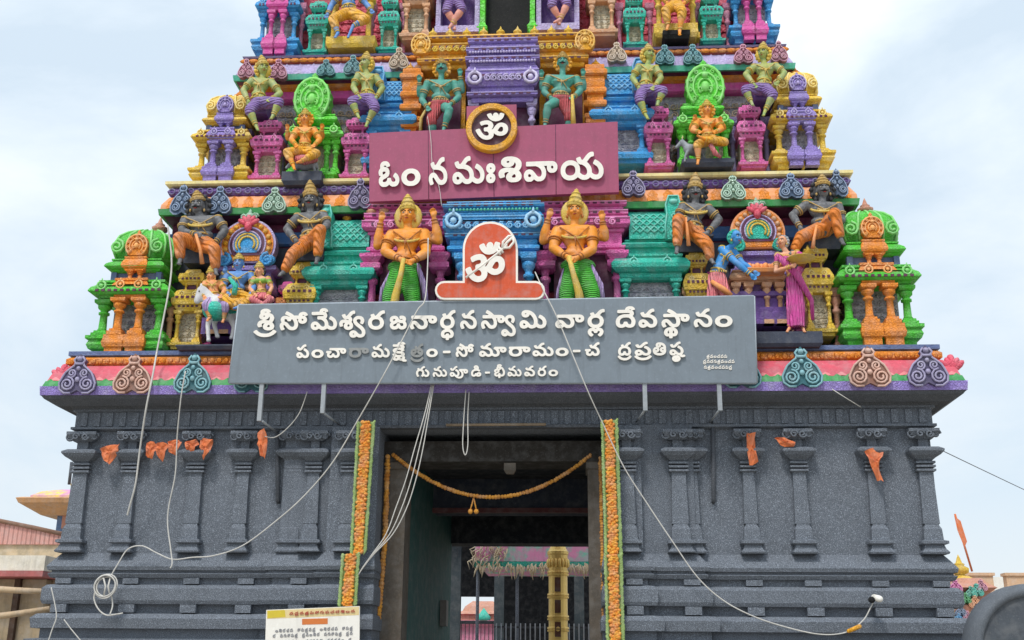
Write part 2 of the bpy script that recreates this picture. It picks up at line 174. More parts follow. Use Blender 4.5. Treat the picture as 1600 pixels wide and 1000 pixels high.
    'స్వా': ['1331,-368 1301,-370 1253,-361 1205,-341 1169,-316 1129,-345 1081,-365 1045,-370 1001,-366 940,-340 896,-288 880,-244 878,-212 880,-184 896,-140 917,-110 945,-87 1009,-62 1061,-63 1133,-91 1255,-212 1281,-229 1301,-234 1345,-229 1362,-216 1374,-188 1370,-108 1342,-56 1295,-4 1105,158 1064,212 1037,275 1029,273 994,228 941,199 905,190 821,195 768,220 728,264 707,324 709,392 661,393 658,384 695,264 699,168 694,136 670,68 641,23 610,-4 561,-29 513,-42 433,-42 389,-29 341,-5 315,16 201,154 181,173 165,178 153,174 144,160 143,124 156,76 186,28 186,4 178,-8 161,-17 81,-42 49,-25 20,32 -1,104 -1,172 12,216 37,258 77,293 129,314 185,318 233,305 265,289 307,252 395,144 429,111 469,98 517,107 531,116 543,136 551,168 546,264 526,324 485,392 105,394 76,404 64,428 63,496 72,520 85,529 105,534 342,536 313,561 217,611 208,624 205,640 212,660 244,724 261,737 277,740 301,733 397,681 489,614 569,536 793,534 873,530 917,521 987,488 1014,460 1041,408 1071,452 1101,482 1137,505 1177,521 1217,530 1297,530 1381,501 1425,466 1450,432 1475,360 1470,280 1442,216 1421,186 1401,177 1385,179 1316,224 1308,252 1330,300 1331,348 1319,372 1298,388 1277,394 1225,394 1205,388 1177,361 1171,332 1180,296 1211,256 1369,126 1435,60 1482,-8 1514,-92 1519,-196 1486,-284 1455,-320 1425,-341 1373,-361', '1057,-236 1072,-224 1074,-212 1053,-195 1033,-194 1017,-204 1020,-232 1029,-238', '897,320 911,340 906,376 889,389 857,393 844,372 845,336 861,320'],
    'మి': ['839,-43 817,-45 753,-32 693,-4 653,23 581,-24 489,-45 441,-41 401,-28 325,21 261,-24 185,-45 133,-40 89,-24 56,-3 28,29 4,85 -1,169 16,217 45,262 69,282 109,302 137,311 185,315 269,286 327,237 413,131 449,104 501,99 525,107 548,133 559,177 559,273 550,321 526,389 465,486 410,541 397,541 374,485 337,448 293,428 241,419 193,424 133,452 104,481 83,525 75,549 75,597 88,637 101,662 127,689 169,714 229,731 313,731 393,710 461,678 513,643 575,585 622,521 654,461 690,365 703,305 709,168 761,120 793,104 821,99 869,104 898,133 907,169 902,249 882,293 865,315 817,358 745,399 735,417 735,433 776,517 801,529 865,502 910,473 985,398 1030,321 1055,229 1051,145 1026,69 989,15 929,-24 873,-41', '197,96 221,111 231,133 198,169 173,175 157,173 144,161 140,121 165,96', '257,557 267,577 265,596 225,596 211,581 217,558'],
    'ర్ల': ['456,-399 431,-392 407,-373 379,-344 372,-327 378,-303 429,-251 444,-227 445,-183 427,-165 387,-169 370,-187 353,-235 319,-249 267,-249 247,-242 236,-231 228,-199 211,-173 195,-165 159,-167 145,-187 149,-227 173,-263 211,-298 219,-323 205,-351 167,-389 147,-398 119,-392 85,-363 58,-331 26,-275 9,-211 9,-187 34,-107 87,-54 135,-34 175,-27 110,13 55,68 26,121 5,193 5,277 26,357 63,422 122,481 94,553 95,567 102,585 113,593 207,620 232,605 257,541 267,533 279,532 325,573 401,669 435,703 475,730 551,755 599,750 616,733 625,657 616,629 591,616 551,610 522,593 446,501 450,493 499,459 544,405 568,357 589,273 585,177 552,89 507,31 416,-27 483,-42 527,-69 556,-107 581,-171 576,-247 548,-311 529,-339 483,-385', '299,-76 339,-43 295,-45 255,-43 291,-76', '327,100 379,116 420,153 441,205 436,301 415,342 375,378 335,391 263,391 211,374 170,333 158,309 149,261 154,201 170,161 207,120 231,108 275,99'],
    'దే': ['541,-40 471,-42 447,-37 391,-13 351,16 315,-13 259,-37 167,-42 103,-17 51,31 30,68 10,128 5,240 30,336 77,416 143,473 187,497 243,517 307,530 483,534 497,548 495,564 487,572 427,578 99,578 74,588 63,610 61,676 75,705 103,714 327,715 346,776 365,808 395,833 451,857 475,862 563,857 611,837 655,797 682,744 676,716 663,707 584,684 620,640 640,592 645,560 640,516 607,444 656,380 688,304 701,244 701,152 680,76 645,16 611,-13', '503,99 528,108 547,132 557,216 548,272 536,304 519,330 475,369 439,385 375,394 279,386 251,377 210,352 171,305 153,252 149,192 159,132 179,107 211,98 247,110 272,140 286,196 299,211 323,218 383,218 416,204 430,148 455,114 471,103', '547,700 544,716 527,732 483,729 476,720 479,715'],
    'వ': ['499,-43 441,-41 401,-28 325,21 261,-24 185,-45 137,-41 97,-28 73,-16 41,12 24,37 4,85 -1,109 0,173 24,233 45,262 69,282 133,310 185,315 269,286 327,237 413,131 449,104 501,99 525,106 546,125 559,157 559,229 545,273 515,317 461,358 413,378 349,391 209,396 173,408 129,435 104,469 68,553 72,577 81,590 169,619 189,618 206,605 229,544 241,533 253,532 299,573 375,669 429,718 465,738 521,755 557,755 586,741 599,677 599,653 590,629 565,616 525,610 497,594 471,569 435,517 517,486 561,462 606,429 641,390 678,329 698,273 707,229 707,161 698,117 678,65 633,7 573,-28', '197,96 221,111 231,133 198,169 173,175 157,173 144,161 140,121 165,96'],
    'స్థా': ['387,-496 325,-498 303,-492 292,-484 284,-464 284,-416 221,-417 181,-405 149,-386 128,-364 108,-328 91,-256 96,-208 112,-160 133,-123 169,-86 225,-55 269,-39 317,-30 369,-30 376,-24 313,18 201,154 181,173 165,178 153,174 144,160 143,124 156,76 186,28 184,0 161,-17 89,-41 57,-33 24,24 4,80 -1,172 20,232 64,284 125,313 185,318 233,305 266,288 307,252 409,126 445,103 485,98 525,111 543,136 551,168 546,264 526,324 506,364 481,394 105,394 77,403 63,436 68,512 77,525 97,533 137,534 342,536 313,561 217,611 208,624 208,652 244,724 257,735 277,740 341,713 433,657 521,586 569,536 869,530 949,509 982,492 1013,461 1034,424 1046,384 1042,308 1022,260 1001,234 969,211 929,195 845,190 781,211 741,246 724,272 708,320 709,392 659,392 690,288 699,228 695,140 674,76 641,23 609,-5 549,-33 465,-44 533,-86 578,-136 607,-212 611,-260 606,-292 590,-336 562,-380 501,-413 473,-418 422,-416 414,-476 405,-489', '461,-288 475,-264 470,-216 449,-186 420,-172 427,-212 414,-260 433,-288', '269,-288 282,-276 289,-252 275,-208 284,-172 264,-176 233,-212 227,-260 241,-287', '897,320 911,340 906,376 889,389 857,393 844,372 845,336 861,320'],
    'ప': ['503,-43 469,-45 413,-32 377,-16 325,21 277,-16 213,-41 161,-45 97,-28 51,1 20,45 -1,105 -1,169 28,241 68,281 133,310 185,315 245,298 301,263 413,131 441,108 473,99 521,104 546,125 559,157 559,225 550,265 507,329 453,370 404,397 389,425 428,513 453,528 481,522 557,478 646,389 674,341 698,277 707,229 707,161 682,73 651,25 625,0 581,-24', '197,96 221,111 231,133 198,169 173,175 157,173 144,161 140,121 165,96', '231,397 165,396 121,412 97,427 72,453 44,505 27,553 28,573 49,594 137,621 162,609 193,536 213,532 247,561 341,675 380,713 425,738 481,755 513,755 537,746 546,733 555,701 558,653 554,637 537,620 481,610 464,601 313,435 265,408'],
    'చా': ['583,-40 505,-42 481,-37 425,-13 385,18 345,-13 289,-37 193,-42 149,-29 104,-4 73,27 48,72 35,120 35,160 55,220 5,235 -9,268 -4,344 5,357 33,366 249,366 282,352 291,324 291,268 282,244 269,233 208,208 180,168 180,132 189,115 205,104 233,98 274,108 305,144 324,204 357,218 417,218 441,209 468,136 505,104 545,98 573,104 589,114 606,144 611,204 602,256 586,288 557,326 529,349 481,377 429,394 217,394 189,403 175,432 175,496 188,524 217,534 945,530 1013,513 1053,493 1085,461 1106,424 1119,380 1119,332 1094,260 1049,215 977,190 913,190 841,219 808,252 788,292 779,328 781,392 693,392 692,384 734,312 751,260 755,152 750,124 726,60 693,14 641,-21', '969,320 983,340 978,376 961,389 929,393 916,372 917,336 933,320'],
    'రా': ['356,-40 258,-42 170,-17 118,11 90,34 49,88 17,168 12,200 16,300 50,388 22,407 13,428 12,492 21,520 54,534 698,534 806,526 858,509 886,493 910,473 935,436 952,384 952,328 943,292 922,251 882,215 818,191 746,190 706,203 668,224 629,276 612,328 614,392 562,393 559,384 587,316 596,272 596,200 571,116 542,63 494,15 418,-25', '322,99 378,112 423,148 439,176 448,208 448,280 427,336 394,369 346,390 284,392 226,379 185,344 160,288 156,256 160,208 177,160 210,123 262,102', '802,320 816,336 814,372 794,389 762,392 748,360 753,332 770,319'],
    'క్షే': ['548,-292 486,-294 446,-281 420,-264 397,-236 322,-225 290,-209 262,-186 234,-209 186,-229 162,-234 106,-229 66,-213 32,-188 9,-152 -7,-112 -12,-28 -3,4 14,21 46,23 50,28 17,68 -7,120 -11,144 6,173 86,197 110,198 126,189 149,144 177,116 194,107 246,98 330,103 362,115 374,128 373,156 350,173 162,194 102,211 70,227 46,247 25,276 4,344 8,384 21,424 61,476 118,509 174,526 242,534 358,535 368,548 362,570 318,574 46,578 21,588 9,612 8,676 22,705 50,714 200,716 217,776 236,808 266,833 322,857 410,862 458,849 498,826 535,784 554,740 547,716 534,707 455,684 491,640 512,588 516,544 511,516 478,444 511,376 513,356 498,333 407,304 458,277 486,250 503,224 519,180 524,148 519,104 503,60 486,32 523,8 536,-40 532,-96 511,-156 522,-162 558,-157 578,-166 606,-244 591,-276', '386,-96 400,-72 398,-30 390,-26 352,-36 327,-44 337,-80 354,-96', '170,-96 187,-76 196,-44 146,-25 125,-24 125,-80 138,-96', '370,315 367,336 351,364 322,385 234,394 167,380 154,368 152,352 158,342 174,335', '418,700 415,716 398,732 354,729 347,720 350,715'],
    'త్ర': ['439,-319 313,-317 237,-300 165,-272 77,-217 33,-177 -8,-127 -19,-99 -12,-75 41,-26 73,-16 97,-29 157,-97 225,-144 277,-164 341,-176 437,-177 493,-168 541,-152 621,-101 685,-29 705,-17 741,-26 794,-75 801,-99 789,-128 743,-183 669,-244 593,-284 533,-304', '431,-43 377,-45 261,-32 181,-8 109,32 67,69 28,133 11,177 3,249 28,341 53,382 81,410 129,438 185,455 249,455 284,449 239,553 240,573 252,589 341,620 361,618 376,605 404,537 421,531 457,559 509,626 589,711 637,738 697,755 729,754 754,741 767,701 770,653 762,629 737,616 693,610 676,601 631,557 591,501 674,453 709,423 734,389 766,317 775,265 775,221 766,173 742,113 719,77 674,33 617,0 553,-24 473,-41', '437,100 513,112 555,133 497,148 465,164 435,189 416,221 399,273 399,309 412,353 432,393 357,402 355,393 374,357 383,321 382,273 358,213 309,164 229,138 222,129 249,116 309,103', '605,273 625,291 625,303 605,317 565,322 545,309 547,277 561,271', '221,273 238,289 234,317 209,323 176,313 156,297 147,281 149,273'],
    '-': ['282,184 48,182 20,191 6,220 6,288 16,313 38,324 272,326 300,317 314,288 314,220 304,195'],
    'మా': ['839,-43 785,-41 741,-28 653,23 605,-12 525,-41 473,-45 437,-40 377,-16 321,21 289,-8 253,-28 213,-41 161,-45 97,-28 56,-3 28,29 8,73 -1,109 -1,169 28,241 69,282 109,302 165,315 209,310 282,277 329,235 411,133 441,108 469,99 501,99 539,117 553,137 559,157 559,229 545,273 507,325 461,358 413,378 345,391 213,395 157,416 131,433 108,461 80,517 67,561 76,585 85,592 181,620 206,605 231,541 241,533 253,532 297,571 371,665 409,703 457,734 517,754 557,755 582,745 594,721 599,677 598,649 586,625 525,610 497,594 471,569 435,517 517,486 561,462 606,429 639,393 678,329 698,273 712,161 752,125 789,104 849,99 885,115 897,133 906,161 907,209 894,261 855,321 797,370 745,400 736,413 736,437 781,522 809,531 1209,531 1241,527 1297,510 1333,490 1361,462 1382,425 1395,381 1395,329 1366,253 1338,225 1301,204 1229,187 1185,191 1145,204 1101,231 1080,257 1060,305 1055,329 1057,393 986,393 1030,309 1051,241 1055,189 1038,97 998,25 965,-4 905,-32', '197,96 221,111 231,133 198,169 173,175 157,173 144,161 140,121 165,96', '1245,321 1259,337 1254,377 1233,390 1205,391 1197,385 1192,369 1193,336 1209,320'],
    'చ': ['559,-43 525,-45 465,-32 437,-20 385,18 317,-28 241,-45 185,-40 109,-8 68,33 36,113 35,165 53,225 5,236 -9,269 -8,329 0,349 13,358 33,363 257,362 281,350 290,329 290,261 277,236 217,214 188,185 179,165 179,137 197,107 217,99 245,99 273,108 302,137 316,189 329,210 353,219 413,219 446,205 465,141 481,119 517,100 553,99 581,108 598,125 607,149 611,201 602,257 590,281 559,325 539,341 477,378 429,391 341,400 285,428 256,461 215,557 229,590 329,620 354,605 379,541 389,533 401,532 447,573 523,669 577,718 613,738 669,755 705,755 734,741 747,677 747,653 738,629 713,616 673,610 644,593 566,497 653,435 693,390 722,341 755,237 755,153 750,125 722,53 681,3 625,-28'],
    'ద్ర': ['418,-311 300,-313 188,-284 104,-240 26,-171 -9,-127 -19,-91 4,-57 48,-22 68,-15 93,-23 122,-63 176,-116 236,-152 294,-167 364,-173 432,-165 476,-152 544,-109 614,-27 640,-15 664,-22 722,-71 731,-95 721,-123 692,-161 625,-227 536,-280 464,-304', '522,-43 488,-45 420,-28 388,-12 356,17 316,-12 260,-36 208,-45 160,-40 108,-20 60,19 35,57 11,125 2,209 15,293 51,377 76,414 108,447 172,493 152,557 160,582 176,594 264,621 289,609 307,557 324,533 344,536 371,561 466,677 528,726 584,750 636,755 665,745 677,721 682,657 673,629 648,616 608,610 579,593 510,509 516,500 589,457 630,417 673,345 702,237 702,165 694,117 669,53 634,5 580,-28', '516,101 538,117 549,137 554,245 533,309 506,345 472,370 448,382 404,391 356,394 276,386 244,374 208,351 167,297 150,233 150,177 159,133 176,108 200,99 240,105 272,141 295,209 320,219 380,219 404,212 417,201 431,145 452,115 480,100'],
    'ప్ర': ['422,-311 304,-313 200,-288 104,-240 22,-167 -9,-127 -19,-91 -4,-65 63,-11 31,25 11,65 -2,113 -1,169 23,233 63,277 132,310 184,315 236,302 293,269 338,225 392,155 447,105 472,99 524,105 551,133 562,181 558,237 544,277 496,339 400,399 388,429 427,513 456,529 520,502 592,451 661,365 685,317 706,237 706,157 697,113 669,49 628,3 592,-20 548,-36 476,-45 392,-24 320,21 276,-16 232,-36 168,-45 105,-35 126,-67 200,-132 276,-164 348,-173 436,-165 496,-144 544,-113 590,-67 618,-27 640,-16 668,-22 724,-69 736,-95 729,-119 684,-177 628,-229 588,-256 520,-288', '196,96 222,113 232,133 197,169 176,175 156,173 146,165 138,145 139,125 146,109 160,98', '230,397 164,396 120,412 92,431 47,497 26,553 27,573 48,594 136,621 161,609 192,537 212,532 254,569 340,675 376,710 432,742 480,755 516,755 541,745 553,721 558,665 553,637 536,620 480,610 459,597 328,447 284,416'],
    'తి': ['430,-43 376,-45 284,-37 192,-12 140,12 80,55 51,89 19,153 6,201 6,269 15,309 39,361 60,390 120,434 200,457 183,493 166,557 171,593 195,649 244,690 320,715 432,719 484,711 564,686 632,650 676,615 717,565 745,509 766,429 762,329 774,277 774,213 753,137 725,85 698,53 657,21 600,-8 520,-33', '436,100 528,116 556,133 496,148 464,164 423,209 398,285 403,333 423,381 460,423 496,442 540,455 615,457 605,481 568,523 512,560 496,563 493,533 477,489 442,445 396,420 349,409 382,325 381,269 353,205 308,164 220,133 236,120 308,103', '604,273 625,289 624,303 604,318 564,322 543,305 548,277 564,271', '220,272 238,289 233,317 208,323 175,313 151,289 152,273', '352,545 358,553 356,584 336,587 316,581 306,569 308,549 320,543'],
    'ష్ఠ': ['383,-415 305,-417 257,-404 213,-384 160,-335 128,-263 123,-223 127,-187 140,-147 161,-110 197,-73 221,-58 297,-33 365,-29 409,-37 461,-58 521,-109 554,-187 554,-259 521,-336 469,-384 437,-400', '409,-263 418,-251 422,-223 417,-195 409,-185 416,-223 405,-259', '273,-262 266,-227 270,-187 260,-203 260,-239', '679,-155 633,-157 577,-140 552,-127 525,-102 496,-47 413,-34 357,-4 325,21 253,-28 213,-41 165,-45 133,-40 73,-16 28,29 -1,109 -1,169 16,217 45,262 69,282 109,302 161,315 209,310 282,277 329,235 411,133 441,108 473,99 509,99 525,106 546,125 559,157 554,253 526,305 489,343 405,396 394,409 389,425 392,441 428,513 441,524 461,529 533,494 577,463 627,413 666,357 703,257 707,165 682,73 641,13 639,-3 649,-13 673,-13 709,10 735,9 790,-55 798,-79 789,-104 749,-132', '197,96 221,111 231,133 198,169 173,175 157,173 144,161 140,121 165,96', '231,397 165,396 121,412 97,427 72,453 44,505 27,553 28,573 49,594 137,621 162,609 193,536 213,532 247,561 341,675 380,713 425,738 481,755 513,755 537,746 546,733 555,701 558,653 554,637 537,620 481,610 464,601 313,435 265,408'],
    'గు': ['710,-43 688,-45 624,-32 564,-4 524,24 490,-27 464,-38 360,8 353,25 355,41 405,125 421,173 426,281 417,321 398,353 368,378 328,391 260,391 224,381 188,354 171,329 159,297 154,233 163,169 187,109 229,41 231,25 224,8 132,-36 112,-37 91,-23 51,53 14,169 10,281 23,341 47,397 70,433 120,481 94,553 99,581 116,594 208,620 229,609 259,537 276,531 312,559 374,637 444,711 500,742 548,755 576,755 600,748 611,737 622,705 625,653 617,629 592,616 548,610 531,601 486,557 444,501 518,437 549,381 574,293 572,177 632,120 688,99 740,104 769,133 778,169 774,245 753,293 708,343 620,396 607,413 607,437 652,522 672,529 688,526 781,473 838,421 869,381 897,329 922,253 926,181 913,109 893,61 862,17 816,-16 764,-36'],
    'ను': ['831,-43 777,-41 721,-24 645,23 605,-8 537,-36 481,-45 409,-36 361,-16 325,7 283,49 197,159 173,175 154,173 145,162 143,125 152,85 186,21 178,-7 81,-43 53,-32 8,65 -1,105 -1,173 8,205 37,258 61,282 105,306 173,319 249,298 297,263 397,139 441,104 493,99 513,105 539,129 551,165 551,225 538,269 505,319 465,350 425,370 365,387 189,400 145,420 111,453 80,509 65,557 68,573 87,593 169,620 201,610 228,541 237,533 249,532 279,553 379,677 433,722 473,742 521,755 553,755 578,745 590,721 595,689 595,653 586,629 561,616 521,610 493,594 431,517 545,466 589,435 627,397 670,325 690,269 701,165 745,124 785,104 837,99 869,111 890,137 899,201 890,257 851,321 813,354 740,397 728,413 728,441 764,513 777,524 797,529 841,510 913,463 967,409 1018,325 1038,265 1043,157 1034,113 1010,57 962,1 909,-28'],
    'పూ': ['739,-175 653,-177 605,-168 537,-144 448,-91 325,21 253,-28 213,-41 165,-45 133,-40 73,-16 28,29 -1,109 -1,169 12,209 48,265 77,286 137,311 185,315 269,286 327,237 413,131 447,105 509,99 543,121 559,161 559,229 546,273 505,329 465,362 404,397 389,425 428,513 441,524 461,529 557,478 629,411 670,349 698,277 707,229 702,137 670,53 631,9 594,-15 601,-24 645,-33 721,-33 761,-24 786,-11 821,24 838,53 847,93 843,193 818,265 766,333 725,366 668,397 656,413 656,441 697,522 725,531 1145,531 1193,522 1257,494 1281,474 1302,445 1322,393 1327,349 1318,301 1298,257 1279,233 1249,212 1209,196 1161,187 1109,192 1065,208 1019,245 1004,269 988,313 983,341 987,393 909,393 908,385 954,313 987,217 995,161 995,101 982,29 950,-47 910,-99 837,-148 781,-168', '197,96 221,111 231,133 198,169 173,175 157,173 144,161 140,121 165,96', '1177,321 1187,333 1185,374 1161,390 1133,390 1123,377 1125,332 1141,319', '231,397 165,396 121,412 97,427 72,453 44,505 27,553 28,573 49,594 137,621 162,609 193,536 213,532 247,561 341,675 380,713 425,738 481,755 513,755 537,746 546,733 555,701 558,653 554,637 537,620 481,610 464,601 313,435 265,408'],
    'డి': ['569,-43 527,-45 463,-36 407,-16 355,17 303,-20 243,-41 195,-45 123,-28 77,1 38,49 14,109 5,153 9,265 30,333 54,381 85,421 138,465 223,507 249,549 210,601 197,645 197,669 218,733 263,778 331,803 399,803 475,774 511,747 552,681 569,617 569,573 556,517 556,501 639,462 668,437 671,421 664,401 616,337 587,330 499,374 431,391 331,391 267,378 207,343 170,297 153,245 149,185 154,145 169,113 191,100 227,99 247,108 264,125 276,149 286,197 303,214 383,219 414,213 431,239 463,266 503,286 539,295 599,295 667,270 709,233 728,201 741,161 740,97 716,37 683,-1 643,-24', '571,96 594,109 597,141 587,153 559,155 535,145 534,101 543,95', '383,652 401,661 397,669 351,675 335,668 336,653'],
    'భీ': ['418,-155 336,-157 308,-144 298,-115 302,-55 298,-31 192,-45 140,-36 92,-16 62,5 39,33 23,65 10,113 10,157 19,189 40,230 81,273 40,276 28,284 19,301 6,349 6,397 19,437 38,469 72,498 104,514 170,533 166,577 171,609 187,649 216,689 206,745 219,793 243,833 263,849 338,881 412,883 460,870 493,853 532,814 555,765 553,745 540,730 486,709 592,643 669,557 733,433 757,353 766,297 766,197 757,145 741,97 708,36 668,-4 600,-36 524,-45 450,-31 449,-123 440,-144', '548,100 580,112 605,141 618,189 622,261 613,325 593,393 561,457 510,525 492,536 469,485 452,464 385,425 390,341 368,284 338,249 308,228 172,163 155,137 160,112 192,99 252,104 289,133 307,197 316,210 340,219 404,219 437,205 456,141 476,115 512,99', '164,312 212,332 242,353 244,381 228,394 184,395 154,381 150,357 155,317', '348,556 361,573 360,596 322,597 308,585 308,561 316,555', '416,729 417,737 400,753 368,755 355,749 348,741 352,732'],
    'ॐ': ['343,54 301,52 265,57 209,77 161,108 107,162 68,218 24,302 5,350 9,367 25,382 93,407 113,402 126,390 148,338 188,266 229,214 265,189 305,180 337,185 353,194 363,218 363,242 354,270 331,302 315,314 289,316 265,312 243,322 232,342 227,394 233,422 245,434 261,440 313,445 338,458 351,478 349,514 329,531 269,532 221,519 181,500 165,500 153,508 144,522 120,586 125,607 145,623 205,647 261,657 321,660 365,651 397,639 423,622 466,574 482,534 487,506 487,478 470,422 441,378 445,373 465,377 483,394 541,483 589,536 625,559 661,571 697,576 741,571 785,555 809,540 845,504 858,486 870,462 883,414 887,362 883,326 870,282 858,258 831,222 801,197 761,177 717,165 653,164 589,185 544,214 517,236 509,250 501,252 495,242 499,218 490,166 465,117 417,77 377,61', '709,293 733,309 746,334 751,366 746,410 733,435 713,448 685,447 663,430 624,374 601,330 645,297 665,292', '567,622 545,620 497,629 453,645 417,668 375,710 352,742 332,778 314,826 317,842 333,858 397,880 413,880 434,862 460,806 477,784 480,786 475,826 484,850 509,880 531,890 561,892 581,887 611,862 630,826 631,810 626,790 629,788 646,818 661,866 672,878 685,883 697,883 765,858 779,846 784,834 774,786 754,738 731,702 701,672 681,657 641,637 613,628', '609,761 616,766 617,773 609,766'],
}

# ---------------------------------------------------------------- mesh builder
class MB:
    def __init__(s): s.v = []; s.f = []; s.sm = []; s.mi = []; s.cur = 0
    def add(s, vs, fs, smooth=False):
        o = len(s.v); s.v += [tuple(v) for v in vs]
        for f in fs: s.f.append(tuple(i + o for i in f)); s.sm.append(smooth); s.mi.append(s.cur)
        return s
    def loft(s, rings, caps=(True, True), smooth=False):
        n = len(rings[0]); vs = [p for r in rings for p in r]; fs = []
        for k in range(len(rings) - 1):
            for i in range(n):
                j = (i + 1) % n; fs.append((k * n + i, k * n + j, (k + 1) * n + j, (k + 1) * n + i))
        s.add(vs, fs, smooth)
        b = len(s.v) - len(vs)
        if caps[0]: s.f.append(tuple(b + i for i in reversed(range(n)))); s.sm.append(False); s.mi.append(s.cur)
        if caps[1]: s.f.append(tuple(b + len(vs) - n + i for i in range(n))); s.sm.append(False); s.mi.append(s.cur)
        return s
    def rect(s, X0, X1, Yf, Yb, prof, sides=(1, 1, 1, 0)):
        """mould a profile [(z, out)] round a rectangle; sides = how far out counts on left, right, front, back"""
        a, b, f, k = sides
        return s.loft([[(X0 - o * a, Yf - o * f, z), (X1 + o * b, Yf - o * f, z), (X1 + o * b, Yb + o * k, z), (X0 - o * a, Yb + o * k, z)] for z, o in prof])
    def box(s, X0, X1, Y0, Y1, Z0, Z1): return s.rect(X0, X1, Y0, Y1, [(Z0, 0), (Z1, 0)])
    def lathe(s, c, prof, n=14, smooth=True, axis=None):
        rings = []
        for z, r in prof:
            rings.append([(r * math.cos(2 * math.pi * i / n), r * math.sin(2 * math.pi * i / n), z) for i in range(n)])
        if axis is not None:
            q = Vector(axis).normalized().to_track_quat('Z', 'Y')
            rings = [[q @ Vector(p) for p in r] for r in rings]
        c = Vector(c)
        return s.loft([[Vector(p) + c for p in r] for r in rings], smooth=smooth)
    def ball(s, c, rx, ry=None, rz=None, n=10, rot=None):
        ry = rx if ry is None else ry; rz = rx if rz is None else rz
        c = Vector(c); rings = []
        m = max(4, n // 2 + 1)
        for k in range(m + 1):
            a = math.pi * (k + 0.001 if k == 0 else (k - 0.001 if k == m else k)) / m
            rings.append([Vector((rx * math.sin(a) * math.cos(2 * math.pi * i / n), ry * math.sin(a) * math.sin(2 * math.pi * i / n), -rz * math.cos(a))) for i in range(n)])
        if rot is not None: rings = [[rot @ p for p in r] for r in rings]
        return s.loft([[p + c for p in r] for r in rings], smooth=True)
    def tube(s, pts, r, n=8, closed=False):
        pts = [Vector(p) for p in pts]; rr = r if isinstance(r, (list, tuple)) else [r] * len(pts)
        rings = []; ref = None; N_ = len(pts)
        for i, p in enumerate(pts):
            if closed: t = pts[(i + 1) % N_] - pts[i - 1]
            else: t = pts[min(i + 1, N_ - 1)] - pts[max(i - 1, 0)]
            if t.length < 1e-9: t = Vector((0, 0, 1))
            t.normalize()
            if ref is None:
                ref = Vector((0, 1, 0)) if abs(t.y) < 0.9 else Vector((1, 0, 0))
            a = ref - t * ref.dot(t)
            if a.length < 1e-6: a = t.orthogonal()
            a.normalize(); ref = a; b = t.cross(a)
            rings.append([p + (a * math.cos(2 * math.pi * k / n) + b * math.sin(2 * math.pi * k / n)) * rr[i] for k in range(n)])
        if closed: rings.append(rings[0]); return s.loft(rings, (False, False), True)
        return s.loft(rings, smooth=True)
    def limb(s, a, b, ra, rb, n=12):
        s.tube([a, b], [ra, rb], n); s.ball(a, ra, n=n); s.ball(b, rb, n=n); return s
    def prism(s, poly, Yf, d, bevel=0.0):
        """polygon in the XZ plane given a thickness d behind Yf"""
        n = len(poly)
        ar = sum(poly[i][0] * poly[(i + 1) % n][1] - poly[(i + 1) % n][0] * poly[i][1] for i in range(n))
        if ar < 0: poly = poly[::-1]
        r = [[(x, Yf, z) for x, z in poly], [(x, Yf + d, z) for x, z in poly]]
        if bevel:
            cx = sum(p[0] for p in poly) / n; cz = sum(p[1] for p in poly) / n
            r = [[(cx + (x - cx) * (1 - bevel), Yf, cz + (z - cz) * (1 - bevel)) for x, z in poly], [(x, Yf + d * .3, z) for x, z in poly], [(x, Yf + d, z) for x, z in poly]]
        return s.loft(r)
    def ring(s, c, R, r, axis=(0, 1, 0), n=20, m=6, sx=1, a0=0, a1=2 * math.pi):
        q = Vector(axis).normalized().to_track_quat('Z', 'Y'); c = Vector(c)
        full = abs(a1 - a0 - 2 * math.pi) < 1e-6
        pts = [c + q @ Vector((R * sx * math.cos(a0 + (a1 - a0) * i / n), R * math.sin(a0 + (a1 - a0) * i / n), 0)) for i in range(n if full else n + 1)]
        return s.tube(pts, r, m, closed=full)
    def arc(s, cx, cz, Y, R, r, a0, a1, n=12, m=6, sx=1.0):
        return s.tube([(cx + R * sx * math.cos(math.radians(a0 + (a1 - a0) * i / n)), Y, cz + R * math.sin(math.radians(a0 + (a1 - a0) * i / n))) for i in range(n + 1)], r, m)
    def spiral(s, cx, cz, Y, R, r, turns=1.6, hand=1, a0=0.0, n=16, m=5):
        pts = []
        for i in range(n + 1):
            t = i / n; a = a0 + hand * turns * 2 * math.pi * t; q = R * (1 - 0.8 * t)
            pts.append((cx + q * math.cos(a), Y, cz + q * math.sin(a)))
        return s.tube(pts, r, m)
    def build(s, name, material, parent=None, root=None):
        me = bpy.data.meshes.new(name)
        o = bpy.data.objects.new(name, me); COL.objects.link(o)
        org = Vector((0, 0, 0))
        r = root if root is not None else parent
        while r is not None and r.parent is not None: r = r.parent
        if r is not None: org = Vector(r.location)
        me.from_pydata([tuple(Vector(v) - org) for v in s.v], [], s.f)
        me.polygons.foreach_set('use_smooth', s.sm); me.polygons.foreach_set('material_index', s.mi)
        for mm in (material if isinstance(material, (list, tuple)) else [material]): me.materials.append(mm)
        bm = bmesh.new(); bm.from_mesh(me); bmesh.ops.recalc_face_normals(bm, faces=bm.faces); bm.to_mesh(me); bm.free()
        if parent is not None: o.parent = parent
        return o
def tag(o, label=None, cat=None, group=None, kind=None):
    if label: o['label'] = label
    if cat: o['category'] = cat
    if group: o['group'] = group
    if kind: o['kind'] = kind
    return o
def thing(name, loc, label, cat, group=None):
    o = bpy.data.objects.new(name, None); o.location = loc; o.empty_display_size = .1; COL.objects.link(o)
    return tag(o, label, cat, group)
